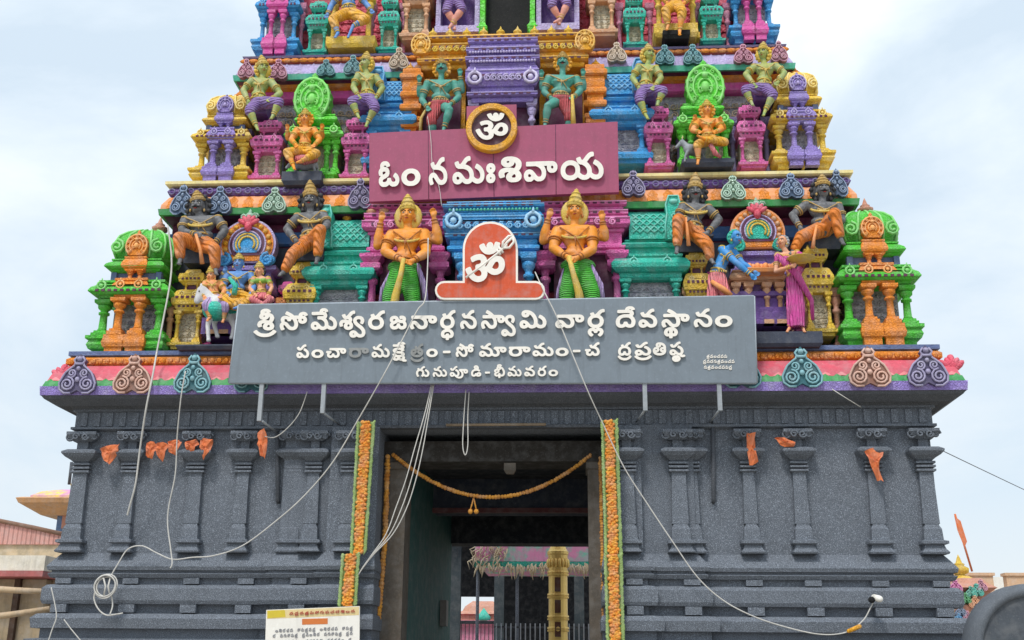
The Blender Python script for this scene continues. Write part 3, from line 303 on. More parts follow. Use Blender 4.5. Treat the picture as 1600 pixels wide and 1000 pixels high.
def single(mb, name, material, label, cat, group=None):
    """a thing that is one mesh, its origin at its own base"""
    xs = [v[0] for v in mb.v]; ys = [v[1] for v in mb.v]; zs = [v[2] for v in mb.v]
    org = Vector(((min(xs) + max(xs)) / 2, (min(ys) + max(ys)) / 2, min(zs)))
    mb.v = [tuple(Vector(v) - org) for v in mb.v]
    o = mb.build(name, material); o.location = org
    return tag(o, label, cat, group)
def evaluated(me, mods):
    o = bpy.data.objects.new('tmp', me); COL.objects.link(o)
    for ty, kw in mods:
        md = o.modifiers.new(ty, ty)
        for k, v in kw.items(): setattr(md, k, v)
    dg = bpy.context.evaluated_depsgraph_get()
    dg.update()
    new = bpy.data.meshes.new_from_object(o.evaluated_get(dg), depsgraph=dg)
    bpy.data.objects.remove(o)
    return new
def fuse(mb, name, material, parent, voxel, smooth=3):
    """melt overlapping solids of mb into one continuous surface"""
    r = parent
    while r.parent is not None: r = r.parent
    org = Vector(r.location)
    me = bpy.data.meshes.new(name)
    me.from_pydata([tuple(Vector(v) - org) for v in mb.v], [], mb.f)
    bm = bmesh.new(); bm.from_mesh(me); bmesh.ops.recalc_face_normals(bm, faces=bm.faces); bm.to_mesh(me); bm.free()
    new = evaluated(me, [('REMESH', dict(mode='VOXEL', voxel_size=voxel, use_smooth_shade=True)), ('SMOOTH', dict(factor=.5, iterations=smooth))])
    new.name = name; new.materials.clear(); new.materials.append(material)
    for p in new.polygons: p.use_smooth = True
    o = bpy.data.objects.new(name, new); COL.objects.link(o); o.parent = parent
    return o
def copy_tree(o, parent=None):
    c = o.copy(); COL.objects.link(c)
    if parent is not None: c.parent = parent
    for ch in list(o.children): copy_tree(ch, c)
    return c

# lettering: outlines in font units -> raised letters lying on a plane of the scene
def letters(items, Y, material, parent, thick=0.05, fat=14, name='lettering', sub=None):
    """items: (glyph, x_left_px, x_right_px, baseline_px, size_px per 1000 units, tilt)"""
    mb = MB()
    for g, xl, xr, yb, sz, tilt in items:
        cons = [[tuple(map(float, q.split(','))) for q in c.split()] for c in GLYPHS[g]]
        xs = [p[0] for c in cons for p in c]; x0, x1 = min(xs), max(xs)
        cu = bpy.data.curves.new('c', 'CURVE'); cu.dimensions = '2D'; cu.fill_mode = 'BOTH'; cu.extrude = .5; cu.offset = 0.0
        for c in cons:
            sp = cu.splines.new('POLY'); sp.points.add(len(c) - 1); sp.use_cyclic_u = True
            for i, p in enumerate(c): sp.points[i].co = (p[0] / 1000, p[1] / 1000, 0, 1)
        o = bpy.data.objects.new('c', cu); COL.objects.link(o)
        dg = bpy.context.evaluated_depsgraph_get(); dg.update()
        me = bpy.data.meshes.new_from_object(o.evaluated_get(dg))
        vs = []
        for v in me.vertices:
            fx = (v.co.x * 1000 - x0) / (x1 - x0)
            px = xl + fx * (xr - xl); py = yb - v.co.y * sz + (px - xl) * tilt
            vs.append(P(px, py, Y - thick * (v.co.z + .5)))
        mb.add(vs, [tuple(p.vertices) for p in me.polygons])
        bpy.data.objects.remove(o); bpy.data.curves.remove(cu); bpy.data.meshes.remove(me)
    return mb.build(name, material, parent)

# ---------------------------------------------------------------- ground
g = MB(); g.add([(-400, -60, 0), (400, -60, 0), (400, 900, 0), (-400, 900, 0)], [(0, 1, 2, 3)])
o = g.build('ground', mat('paving', '#a39a8c', .9, .3, 8, .35)); tag(o, kind='structure')

# ---------------------------------------------------------------- the gateway tower
T = thing('temple_tower', (-0.2, 3.5, 0), 'tall tiered temple gateway tower with painted pavilions above a dark granite base', 'tower')
def part(mb, name, m, parent=None):
    if isinstance(m, str): m = M[m]
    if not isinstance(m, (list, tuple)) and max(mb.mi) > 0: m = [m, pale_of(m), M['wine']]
    return mb.build(name, m, parent if parent is not None else T)
XL, XR = X_(110, 780, 0), X_(1463, 780, 0)
XDL, XDR = X_(588, 800, -.2), X_(943, 800, -.2)
DEP = 6.0                                               # depth of the gateway
ZW0, ZW1 = Z_(866, 0), Z_(672, 0)
base_prof = [(-.1, .45), (Z_(1003, -.3), .45), (Z_(1001, -.3), .22), (Z_(986, -.3), .22), (Z_(985, -.37), .37), (Z_(969, -.37), .40), (Z_(962, -.3), .30), (Z_(961, -.1), .08), (Z_(947, -.1), .08),
             (Z_(946, -.24), .24), (Z_(940, -.27), .275), (Z_(921, -.27), .275), (Z_(916, -.2), .2), (Z_(915, -.08), .07), (Z_(905, -.08), .07), (Z_(904, -.2), .17), (Z_(898, -.2), .22), (Z_(896, -.15), .15), (Z_(893, -.15), .15),
             (Z_(892, -.22), .22), (Z_(886, -.24), .245), (Z_(882, -.22), .21), (Z_(869, -.05), .06), (ZW0, .02)]
base_prof = [(z, o * .74) for z, o in base_prof]
wall_prof = [(ZW0 - .01, 0), (ZW1 + .02, 0)]
XA, XB_ = X_(442, 800, 0), X_(514, 800, -.12)
XC, XD_ = X_(1003, 800, -.12), X_(1085, 800, 0)
steps = [(XL, XA, 0.0, (1, 0, 1, 0)), (XA, XB_, -.12, (1, 0, 1, 0)), (XB_, XDL, -.22, (1, .25, 1, 0)), (XDR, XC, -.22, (.25, 1, 1, 0)), (XC, XD_, -.12, (0, 1, 1, 0)), (XD_, XR, 0.0, (0, 1, 1, 0))]
for a, b, y, sd_ in steps:
    pl_ = MB().rect(a, b, y, DEP, base_prof, sd_)
    for px in (100, 205, 300, 385, 470, 990, 1080, 1178, 1270, 1375, 1470):      # small blocks in the two recesses
        x = X_(px, 910, -.1)
        if a < x < b:
            for y0, y1, pr in ((914.5, 905.5, .15), (960.5, 947.5, .2)): pl_.box(x - .13, x + .13, y - pr, y + .02, Z_(y0, -.1), Z_(y1, -.1))
    part(pl_, 'plinth', 'granite')
    part(MB().rect(a, b, y, DEP - .01, wall_prof), 'wall', 'granite')
def pilaster(px, wpx, yf, paired=False):
    """granite pilaster: foot block, slightly tapering shaft, ringed neck, cushion capital and bracket"""
    x = X_(px, 780, yf - .1); wd = wpx * mpp(px, 780, 0) / 2; z = lambda y: Z_(y, yf - .1)
    s = MB(); n = 8
    yb = yf + .06
    s.rect(x - wd * 1.15, x + wd * 1.15, yf - .14, yb, [(ZW0 + .005, .05), (z(862), .06), (z(857), .02), (z(851), .0), (z(849), .06), (z(845), .06), (z(843), .0), (z(826), -.01), (z(818), -.05), (z(817), -.06)])
    s.rect(x - wd * .98, x + wd * .98, yf - .10, yb, [(z(818), 0), (z(738), -.02)])
    for py in (738, 732, 726):
        s.rect(x - wd * .98, x + wd * .98, yf - .10, yb, [(z(py), -.02), (z(py - 1), .025), (z(py - 4), .025), (z(py - 5), -.02)])
    o = part(s, 'pilaster', 'granite')
    c = MB()
    c.rect(x - wd, x + wd, yf - .10, yb, [(z(721), -.02), (z(717), .03), (z(713), .10), (z(708), .15), (z(705), .15), (z(701), .08), (z(700), 0.0)])
    c.rect(x - wd * .6, x + wd * .6, yf - .09, yb, [(z(701), 0), (z(688), 0)])
    c.rect(x - wd * 1.1, x + wd * 1.1, yf - .12, yb, [(z(688), 0.0), (z(684), .05), (z(678), .10), (z(673.5), .10)])
    for sg in (-1, 1):
        c.spiral(x + sg * wd * 1.5, z(681), yf - .16, .075, .022, 1.4, sg)
        c.spiral(x + sg * wd * .55, z(682), yf - .23, .065, .02, 1.4, -sg)
    part(c, 'capital', 'granite', o)
    return o
for px, wp, yf in ((119, 26, 0), (197, 22, 0), (301, 24, 0), (376, 22, 0), (456, 26, 0), (487, 22, -.12), (545, 26, -.22), (981, 24, -.22), (1062, 26, -.12), (1083, 20, 0), (1172, 22, 0), (1252, 24, 0), (1370, 24, 0), (1452, 26, 0)):
    pilaster(px, wp, yf)

# frieze over the pilasters and the flaring granite cornice
ZF0, ZF1 = Z_(672, 0), Z_(640, 0)
fr = MB()
fr.rect(XL, XR, -.02, DEP, [(ZF0, .02), (ZF0 + .02, .10), (ZF0 + .06, .10), (ZF0 + .065, .05), (ZF1 - .03, .05), (ZF1 - .025, .10), (ZF1 + .02, .10)])
part(fr, 'frieze', 'granite')
dn = MB()
nd = 64
for i in range(nd):
    x = XL + (XR - XL) * (i + .5) / nd
    dn.box(x - .055, x + .055, -.105, -.05, ZF0 + .075, ZF1 - .04)
part(dn, 'frieze_panels', 'granite')
ZC = Z_(614, -.5)
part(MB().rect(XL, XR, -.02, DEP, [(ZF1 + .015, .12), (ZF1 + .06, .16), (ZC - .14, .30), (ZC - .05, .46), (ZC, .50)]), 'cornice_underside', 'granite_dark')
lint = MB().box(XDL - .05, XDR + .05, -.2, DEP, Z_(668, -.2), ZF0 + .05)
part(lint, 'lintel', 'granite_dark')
# painted edge of the cornice
ZV0, ZV1 = ZC + .002, Z_(600, -.5)
XE0, XE1 = XL - .5, XR + .5
def band(prof, m, name, x0=XL, x1=XR, yf=-.02, dep=DEP): return part(MB().rect(x0, x1, yf, dep, prof), name, m)
band([(ZV0, .515), (ZV1, .53)], 'violet', 'cornice_edge')
Zg = Z_(591, -.48)
band([(ZV1 + .002, .505), (Zg, .47)], 'leaf', 'cornice_leaf_band')
Zp = Z_(566, -.32)
band([(Zg + .002, .455), (Zg + .15, .40), (Zp, .25)], mat('lotus_red', '#d65a6c'), 'lotus_band')
# lotus petals: pale pink edged tongues lying on the sloping band, with a wavy green foot
def petals(n, x0, x1, z0, z1, y0, y1, m, name, fr_=.46, tip=True, th=.03):
    pb = MB()
    for i in range(n):
        xc = x0 + (x1 - x0) * (i + .5) / n; hw = (x1 - x0) / n * fr_
        row = []
        for t, wv in ((0, .75), (.3, 1.0), (.6, .85), (.85, .4), (1, .05)):
            z = z0 + (z1 - z0) * t; y = y0 + (y1 - y0) * t
            row.append([(xc - hw * wv, y, z), (xc, y - th * 1.6, z), (xc + hw * wv, y, z), (xc, y + th, z)])
        pb.loft(row, smooth=False)
    return part(pb, name, m)
petals(60, XE0 + .05, XE1 - .05, Zg + .01, Zp - .05, -.475, -.30, mat('lotus_pink', '#e88488'), 'lotus_petals', .47, th=.012)
petals(80, XE0 + .02, XE1 - .02, ZV1 + .0, Zg + .04, -.53, -.475, 'leaf', 'leaf_petals', .5, th=.01)
Zo = Z_(552, -.22)
tb = MB()
tb.rect(XL, XR, -.02, DEP, [(Zp, .10), (Zp + .005, .2), (Zp + .04, .26), (Zo - .06, .26), (Zo - .01, .20), (Zo, .1)])
part(tb, 'rope_moulding', 'orange')
rp = MB(); nr = 120
for i in range(nr):
    x = XL - .2 + (XR - XL + .4) * (i + .5) / nr
    rp.ball((x, -.285, (Zp + Zo) / 2 - .01), .05, .022, .055, 6)
part(rp, 'rope_beads', 'orange')
ZT1 = Z_(545, -.2)
band([(Zo - .01, .17), (Zo + .01, .24), (ZT1, .24)], 'slate', 'tier_slab')

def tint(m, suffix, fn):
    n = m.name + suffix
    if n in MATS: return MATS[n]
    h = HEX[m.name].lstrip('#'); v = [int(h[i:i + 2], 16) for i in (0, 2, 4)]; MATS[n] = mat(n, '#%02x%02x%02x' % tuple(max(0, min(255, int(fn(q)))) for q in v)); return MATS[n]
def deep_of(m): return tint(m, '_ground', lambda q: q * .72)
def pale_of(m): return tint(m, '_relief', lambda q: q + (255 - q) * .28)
def medallion(cx, ybot, ytop, wpx, Y, m, name='medallion', tilt=.12):
    """scroll ornament: two round lobes with spirals, a crest between them and a drop finial"""
    c = P(cx, ybot, Y); s = mpp(cx, ybot, Y); W = wpx * s; H = Z_(ytop, Y, cx) - c.z; x, z = c.x, c.z; r = W * .25
    b = MB()
    outline = [(-.16, 0), (-.34, .0), (-.48, .10), (-.5, .26), (-.42, .42), (-.36, .52), (-.24, .62), (-.13, .7), (-.11, .78), (-.15, .84), (-.07, .93), (0, 1.0), (.07, .93), (.15, .84), (.11, .78), (.13, .7), (.24, .62), (.36, .52), (.42, .42), (.5, .26), (.48, .10), (.34, 0), (.16, 0), (0, .08)]
    b.prism([(x + u * W, z + v * H) for u, v in outline], Y - .03, .12)
    rt = W * .03; b.cur = 1
    for sg in (-1, 1):
        b.spiral(x + sg * W * .27, z + H * .23, Y - .05, W * .20, rt, 1.9, sg, math.radians(90), 20, 6)
        b.spiral(x + sg * W * .17, z + H * .50, Y - .05, W * .12, rt * .9, 1.5, -sg, math.radians(270), 14, 6)
        b.tube([(x + sg * u * W, Y - .04, z + v * H) for u, v in outline[12:23][::-1]], rt, 6)
    b.ball((x, Y - .05, z + H * .34), W * .07, .04, H * .07, 8)
    b.ball((x, Y - .05, z + H * .62), W * .06, .04, H * .06, 8)
    b.ball((x, Y - .03, z + H * .87), W * .085, .06, H * .07, 8)
    b.tube([(x - W * .12, Y - .05, z + H * .74), (x + W * .12, Y - .05, z + H * .74)], rt * 1.3, 6)
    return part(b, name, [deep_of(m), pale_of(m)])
for cx, mm_, w_ in ((120, 'mauve', 56), (206, 'salmon', 58), (300, 'tealgrey', 56), (392, 'tealgrey', 52), (1160, 'tealgrey', 58), (1254, 'tealgrey', 62), (1360, 'salmon', 64), (1451, 'mauve', 62)):
    t_ = (cx - 120) / 1331
    medallion(cx, 615 - 12 * t_, 554 - 14 * t_, w_, -.58, M[mm_])
# corner lotus buds on the cornice
for cx, cy in ((99, 592), (1487, 578)):
    b = MB(); c = P(cx, cy, -.3); 
    for k in range(5):
        a = (k - 2) * .42
        b.ball((c.x + math.sin(a) * .12, c.y - .06, c.z + math.cos(a) * .08), .06, .05, .14, 8, Matrix.Rotation(a, 3, 'Y'))
    b.ball((c.x, c.y, c.z + .18), .07, .07, .09, 8)
    part(b, 'corner_bud', 'redpink')

# ---------------------------------------------------------------- pavilions of the tiers
def column(parent, x, y, z0, z1, r, m, name='column'):
    h = z1 - z0
    c = MB()
    c.rect(x - r * 1.15, x + r * 1.15, y - r * 1.15, y + r * 1.15, [(z0, .25 * r), (z0 + h * .10, .25 * r), (z0 + h * .11, -.05 * r), (z0 + h * .17, -.1 * r)], (1, 1, 1, 1))
    c.lathe((x, y, 0), [(z0 + h * .17, r * .72), (z0 + h * .2, r * .9), (z0 + h * .24, r * .72), (z0 + h * .62, r * .62), (z0 + h * .63, r * .95), (z0 + h * .68, r * .95), (z0 + h * .69, r * .6), (z0 + h * .74, r * .7), (z0 + h * .80, r * 1.15), (z0 + h * .86, r * 1.2), (z0 + h * .88, r * .8)], 10)
    c.rect(x - r * 1.2, x + r * 1.2, y - r * 1.2, y + r * 1.2, [(z0 + h * .88, -.3 * r), (z0 + h * .91, .15 * r), (z0 + h * .96, .2 * r), (z1, .2 * r)], (1, 1, 1, 1))
    return part(c, name, m, parent)
def cornice_prof(z0, z1, o):
    """kapota: fillet, bulging roll and drip"""
    h = z1 - z0
    return [(z0, 0), (z0 + h * .08, o * .35), (z0 + h * .16, o * .35), (z0 + h * .18, o * .75), (z0 + h * .30, o), (z0 + h * .36, o), (z0 + h * .55, o * .86), (z0 + h * .75, o * .5), (z0 + h * .86, o * .25), (z0 + h * .88, o * .45), (z1, o * .45)]
def kudu_row(b, xs, y, z, r):
    """little horseshoe arches sitting on a cornice roll"""
    b.cur = 1
    for x in xs:
        if len(xs) > 1: b.tube([(xs[0], y + r * .25, z), (xs[-1], y + r * .25, z)], r * .18, 5)
        b.ring((x, y, z), r, r * .3, n=10, m=5); b.ball((x, y, z), r * .5, r * .35, r * .5, 6)
        b.lathe((x, y, z + r), [(0, r * .35), (r * .5, r * .15), (r * .8, 0.01)], 6)
    b.cur = 0
def dentils(b, x0, x1, y, z, n, h=.05):
    """dark square sockets along the drip of a cornice"""
    b.cur = 2
    for i in range(n):
        x = x0 + (x1 - x0) * (i + .5) / n; w_ = (x1 - x0) / n * .27; b.box(x - w_, x + w_, y - .012, y + .06, z - h / 2, z + h / 2)
    b.cur = 0
def scrolls(x0, x1, z0, z1, y, r, dens=1.0, seed=1):
    b = MB(); rnd = random.Random(seed)
    for j_ in range(max(1, int((z1 - z0) / (r * 2.0) * dens))): zz_ = z0 + (z1 - z0) * (j_ + .5) / max(1, int((z1 - z0) / (r * 2.0) * dens)); b.tube([(x0, y + r * .1, zz_ - r * .5), ((x0 + x1) / 2, y + r * .1, zz_ - r * .55), (x1, y + r * .1, zz_ - r * .5)], r * .13, 4)
    nx = max(1, int((x1 - x0) / (r * 2.0) * dens)); nz = max(1, int((z1 - z0) / (r * 2.0) * dens))
    for i in range(nx):
        for j in range(nz):
            x = x0 + (x1 - x0) * (i + .5) / nx; z = z0 + (z1 - z0) * (j + .5) / nz
            b.spiral(x + rnd.uniform(-.1, .1) * r, z + rnd.uniform(-.1, .1) * r, y, r * rnd.uniform(.8, 1.1), r * .17, 1.4, rnd.choice((-1, 1)), rnd.uniform(0, 6.3), 11, 4)
    return b
def gable(parent, x, z, y, R, m, m2=None, crest=True, name='gable', sx=1.0, d=.12, sy=1.0):
    """horseshoe arch plate: rim, inner rim, scrolls round the border and a crest"""
    if isinstance(m, str): m = M[m]
    b = MB(); n = 28; poly = []
    for i in range(n + 1):
        a = math.radians(-55 + 290 * i / n); rr = R * (1 + (.05 if i % 2 else -.02)); poly.append((x + rr * sx * math.cos(a), z + rr * math.sin(a)))
    b.prism(poly, y, d); b.cur = 1
    for q, t in ((.93, .07), (.62, .05), (.36, .05)): b.arc(x, z, y - .01, R * q, R * t, -50, 230, 22, 6, sx)
    nb = 9
    for i in range(nb):
        a = math.radians(-40 + 260 * i / (nb - 1)); b.spiral(x + R * .78 * sx * math.cos(a), z + R * .78 * math.sin(a), y - .02, R * .12, R * .032, 1.3, 1, a, 9, 4)
    b.ball((x, y - .02, z), R * .2, R * .14, R * .24, 8); b.ball((x, y - .03, z + R * .5), R * .16, R * .14, R * .14, 8)
    for sg in (-1, 1): b.spiral(x + sg * R * .22, z - R * .1, y - .02, R * .14, R * .04, 1.3, sg, 0, 10, 4)
    b.v = [(q[0], q[1], z + (q[2] - z) * sy) for q in b.v]
    o = part(b, name, m, parent)
    if crest:
        c = MB(); c.lathe((x, y + d / 2, z + R * .95 * sy), [(0, R * .18), (R * .12, R * .24), (R * .2, R * .12), (R * .3, R * .17), (R * .42, R * .06), (R * .5, .004)], 8)
        part(c, 'crest', m2 if m2 is not None else m, parent)
    return o
def pot(parent, x, y, z, r, m='yellow', name='finial'):
    b = MB().lathe((x, y, z), [(0, r * .7), (r * .2, r * .8), (r * .35, r * .45), (r * .6, r * .95), (r * 1.0, r * 1.0), (r * 1.3, r * .5), (r * 1.45, r * .6), (r * 1.6, r * .35), (r * 2.1, r * .18), (r * 2.5, .004)], 10)
    return part(b, name, m, parent)

def frame(cx, wpx, yb, yt, Y):
    p = P(cx, yb, Y); return p.x, p.z, Z_(yt, Y, cx), wpx * mpp(cx, (yb + yt) / 2, Y)
def kuta(cx, wpx, yb, yt, Y, A, B, C='greywall', dome=True, name='corner_pavilion', fin='salmon'):
    """square corner pavilion: plinth, four columns, two cornices, neck and a domed roof with arched gable"""
    x, z0, z1, W = frame(cx, wpx, yb, yt, Y); H = z1 - z0; z = lambda t: z0 + H * t; hw = W / 2; D = W * .95; y1 = Y + D
    b = MB()
    b.rect(x - hw * .86, x + hw * .86, Y + .07, y1, [(z(0), 0), (z(.045), 0), (z(.055), .07), (z(.085), .10), (z(.12), .07), (z(.13), .12), (z(.155), .12)], (1, 1, 1, 1))
    o = part(b, name, A)
    part(MB().box(x - hw * .62, x + hw * .62, Y + W * .28, y1 - .02, z(.15), z(.46)), 'carved_wall', C, o)
    part(scrolls(x - hw * .6, x + hw * .6, z(.17), z(.44), Y + W * .27, .055, 1, int(cx)), 'scrollwork', C, o)
    cw = W * .074
    for u, m_ in ((-.74, A), (.74, A), (-.27, B), (.27, B)):
        yc = Y + .16 if m_ == A else Y + .04
        column(o, x + u * hw, yc, z(.155), z(.45), cw * (1.0 if m_ == A else .95), m_)
    for u in (-.27, .27): part(MB().rect(x + u * hw - cw * 1.5, x + u * hw + cw * 1.5, Y - .06, Y + .2, [(z(0), 0), (z(.05), 0), (z(.06), .03), (z(.09), .05), (z(.13), .03), (z(.155), .03)]), 'foot', B, o)
    c1 = MB().rect(x - hw * .72, x + hw * .72, Y + .1, y1, cornice_prof(z(.45), z(.60), hw * .34), (1, 1, 1, 1))
    kudu_row(c1, (x - hw * .72, x + hw * .72), Y + .1 - hw * .32, z(.54), W * .055); dentils(c1, x - hw * .9, x + hw * .9, Y + .1 - hw * .34, z(.5), 11, (z1 - z0) * .018)
    part(c1, 'cornice', A, o)
    c1 = MB().rect(x - hw * .36, x + hw * .36, Y + .0, Y + .4, cornice_prof(z(.452), z(.61), hw * .16))
    kudu_row(c1, (x - hw * .24, x + hw * .24), Y - hw * .15, z(.55), W * .05)
    part(c1, 'porch_cornice', B, o)
    nk = MB().rect(x - hw * .56, x + hw * .56, Y + .2, y1 - .1, [(z(.59), 0), (z(.69), 0)]); 
    for u in (-.6, .6): nk.box(x + u * hw - .05, x + u * hw + .05, Y + .14, Y + .24, z(.60), z(.685))
    part(nk, 'neck', M['slate'] if A != 'violet' else M['purple'], o)
    for u in (-.13, .13): column(o, x + u * hw, Y + .1, z(.605), z(.69), cw * .55, B, 'small_column')
    part(MB().rect(x - hw * .56, x + hw * .56, Y + .16, y1 - .08, cornice_prof(z(.685), z(.79), hw * .24), (1, 1, 1, 1)), 'upper_cornice', A, o)
    part(MB().rect(x - hw * .25, x + hw * .25, Y + .06, Y + .4, cornice_prof(z(.687), z(.80), hw * .10)), 'upper_porch_cornice', B, o)
    if dome:
        d = MB(); n = 16; prof = [(.785, .62), (.81, .72), (.86, .79), (.93, .79), (1.0, .70), (1.05, .52), (1.085, .30), (1.10, .08)]; rings = []
        cy = Y + .10 + (D - .24) / 2
        for t, q in prof:
            rr = []
            for i in range(n):
                a = 2 * math.pi * i / n; e = 1 / max(abs(math.cos(a)), abs(math.sin(a))) ** .55
                rr.append((x + hw * q * e * math.cos(a), cy + hw * q * e * math.sin(a), z(t)))
            rings.append(rr)
        d.loft(rings, smooth=True); d.cur = 1
        for i in range(n):
            a = 2 * math.pi * i / n; e = 1 / max(abs(math.cos(a)), abs(math.sin(a))) ** .55
            if math.sin(a) < .4: d.tube([(x + hw * q * 1.02 * e * math.cos(a), cy + hw * q * 1.02 * e * math.sin(a), z(t)) for t, q in prof[1:-1]], W * .018, 5)
        for sg in (-1, 1):
            d.spiral(x + sg * hw * .54, z(.885), Y + .04, W * .10, W * .02, 1.7, sg, 1.5, 14, 5)
        part(d, 'dome', A, o)
        gable(o, x, z(.885), Y + .02, W * .165, B, None, True, 'gable', .9)
        pot(o, x + hw * .15, cy + .1, z(1.09), W * .11, fin)
    return o
def narrow(cx, wpx, yb, yt, Y, A, C='creamwall', name='small_pavilion', roofs=2):
    x, z0, z1, W = frame(cx, wpx, yb, yt, Y); H = z1 - z0; z = lambda t: z0 + H * t; hw = W / 2; y1 = Y + max(W, .5)
    o = part(MB().rect(x - hw * .8, x + hw * .8, Y, y1, [(z(0), 0), (z(.03), 0), (z(.035), .05), (z(.07), .06), (z(.075), 0)]), name, A)
    part(MB().box(x - hw * .7, x + hw * .7, Y + .2, y1 - .02, z(.07), z(.5)), 'carved_wall', C, o)
    part(scrolls(x - hw * .55, x + hw * .55, z(.09), z(.44), Y + .19, .05, 1, int(cx)), 'scrollwork', C, o)
    for u in (-.62, .62): column(o, x + u * hw, Y + .09, z(.07), z(.47), W * .085, A)
    c = MB().rect(x - hw * .66, x + hw * .66, Y + .04, y1, [(z(.46), 0), (z(.5), .04), (z(.52), .04), (z(.53), hw * .28), (z(.60), hw * .34), (z(.62), hw * .32), (z(.70), hw * .12), (z(.72), 0)], (1, 1, 1, 1))
    kudu_row(c, (x - hw * .4, x + hw * .4), Y + .02 - hw * .2, z(.65), W * .075); dentils(c, x - hw * .8, x + hw * .8, Y + .04 - hw * .34, z(.61), 5, (z1 - z0) * .028); dentils(c, x - hw * .66, x + hw * .66, Y + .0, z(.51), 5, (z1 - z0) * .02); part(c, 'cornice', A, o)
    part(MB().box(x - hw * .5, x + hw * .5, Y + .12, y1 - .1, z(.71), z(.80)), 'neck', 'wine', o)
    for u in (-.35, .35): column(o, x + u * hw, Y + .1, z(.715), z(.80), W * .045, A, 'small_column')
    c = MB().rect(x - hw * .52, x + hw * .52, Y + .08, y1 - .06, [(z(.79), 0), (z(.815), .03), (z(.82), hw * .2), (z(.86), hw * .26), (z(.92), hw * .2), (z(.93), .0), (z(.985), -hw * .12), (z(1.0), -hw * .3)], (1, 1, 1, 1))
    kudu_row(c, (x,), Y + .0, z(.90), W * .07); dentils(c, x - hw * .6, x + hw * .6, Y + .08 - hw * .25, z(.85), 5, (z1 - z0) * .022); part(c, 'roof', A, o)
    return o
def shala(x0p, x1p, yb, yt, Y, A, side, C='greywall', name='barrel_pavilion', pots=2):
    """half of an oblong pavilion: stacked mouldings under a barrel roof; side = where the tall arched gable end stands (-1 left, 1 right)"""
    x0, x1 = X_(x0p, (yb + yt) / 2, Y), X_(x1p, (yb + yt) / 2, Y); z0, z1 = Z_(yb, Y, x0p), Z_(yt, Y, x0p); H = z1 - z0; z = lambda t: z0 + H * t; W = x1 - x0; y1 = Y + .7
    o = part(MB().rect(x0, x1, Y, y1, [(z(0), 0), (z(.03), .0), (z(.035), .06), (z(.07), .08), (z(.10), .04), (z(.105), 0)]), name, A)
    part(MB().box(x0 + .05, x1 - .05, Y + .2, y1 - .01, z(.1), z(.42)), 'carved_wall', C, o)
    part(scrolls(x0 + .05, x1 - .05, z(.1), z(.38), Y + .19, .06, 1, int(x0p)), 'scrollwork', C, o)
    xs = [x0 + W * .12, x0 + W * .88] if W > .5 else [x0 + W * .5]
    for x in xs: column(o, x, Y + .08, z(.1), z(.36), .075, A)
    c = MB().rect(x0 + W * .08, x1 - W * .08, Y + .05, y1, [(z(.355), 0), (z(.37), .05), (z(.40), .06), (z(.405), .12), (z(.43), .19), (z(.46), .20), (z(.50), .14), (z(.52), .05), (z(.53), .08), (z(.545), .08)], (1, 1, 1, 0))
    kudu_row(c, (x0 + W * .25, x0 + W * .75), Y - .12, z(.475), .065); part(c, 'cornice', A, o)
    part(MB().rect(x0 + W * .15, x1 - W * .1, Y + .12, y1, [(z(.54), 0), (z(.61), 0), (z(.612), .06), (z(.635), .09), (z(.65), .05), (z(.66), .0), (z(.67), .03), (z(.68), .0)], (1, 1, 1, 0)), 'neck', A, o)
    r = MB(); prof = []
    for i in range(9):
        a = math.pi / 2 * i / 8; prof.append((z(.675) + (z(.93) - z(.675)) * math.sin(a), .05 - .26 * (1 - math.cos(a))))
    r.rect(x0 + W * .2, x1 - W * .05, Y + .1, y1, prof, (0, 0, 1, 0))
    r.cur = 1
    for i in range(6):                                   # lattice ribs lying on the roof
        for j in range(3):
            xa = x0 + W * .25 + W * .66 * i / 6; xb = xa + W * .11; za, zb = z(.72 + .055 * j), z(.72 + .055 * (j + 1)); ya = lambda zz: Y + .1 - (.05 - .26 * (1 - math.cos(math.asin(min(1, (zz - z(.675)) / (z(.93) - z(.675))))))) - .015
            r.tube([(xa, ya(za), za), (xb, ya(zb), zb)], .014, 4); r.tube([(xb, ya(za), za), (xa, ya(zb), zb)], .014, 4)
    part(r, 'barrel_roof', A, o)
    gx = x0 + W * .2 if side < 0 else x1 - W * .12
    e = MB(); poly = [(gx - .16, z(.66)), (gx - .17, z(.76)), (gx - .13, z(.86)), (gx - .15, z(.93)), (gx - .09, z(1.0)), (gx + .09, z(1.0)), (gx + .13, z(.93)), (gx + .11, z(.86)), (gx + .16, z(.76)), (gx + .16, z(.66))]
    e.prism(poly, Y - .02, .3); e.cur = 1
    for k, zz in enumerate((.70, .77, .84)): e.spiral(gx, z(zz), Y - .035, .09 - .012 * k, .02, 1.6, 1 if k % 2 else -1, k, 14, 5)
    e.tube([(p[0] * .94 + gx * .06, Y - .03, p[1]) for p in poly], .018, 5); e.ball((gx, Y - .02, z(.955)), .085, .05, .05, 8)
    part(e, 'gable_end', A, o)
    for k in range(pots):
        pot(o, x0 + W * (.5 + .35 * k) if side < 0 else x0 + W * (.15 + .35 * k), Y + .35, z(.925), .085, 'yellow' if k else 'gold')
    return o

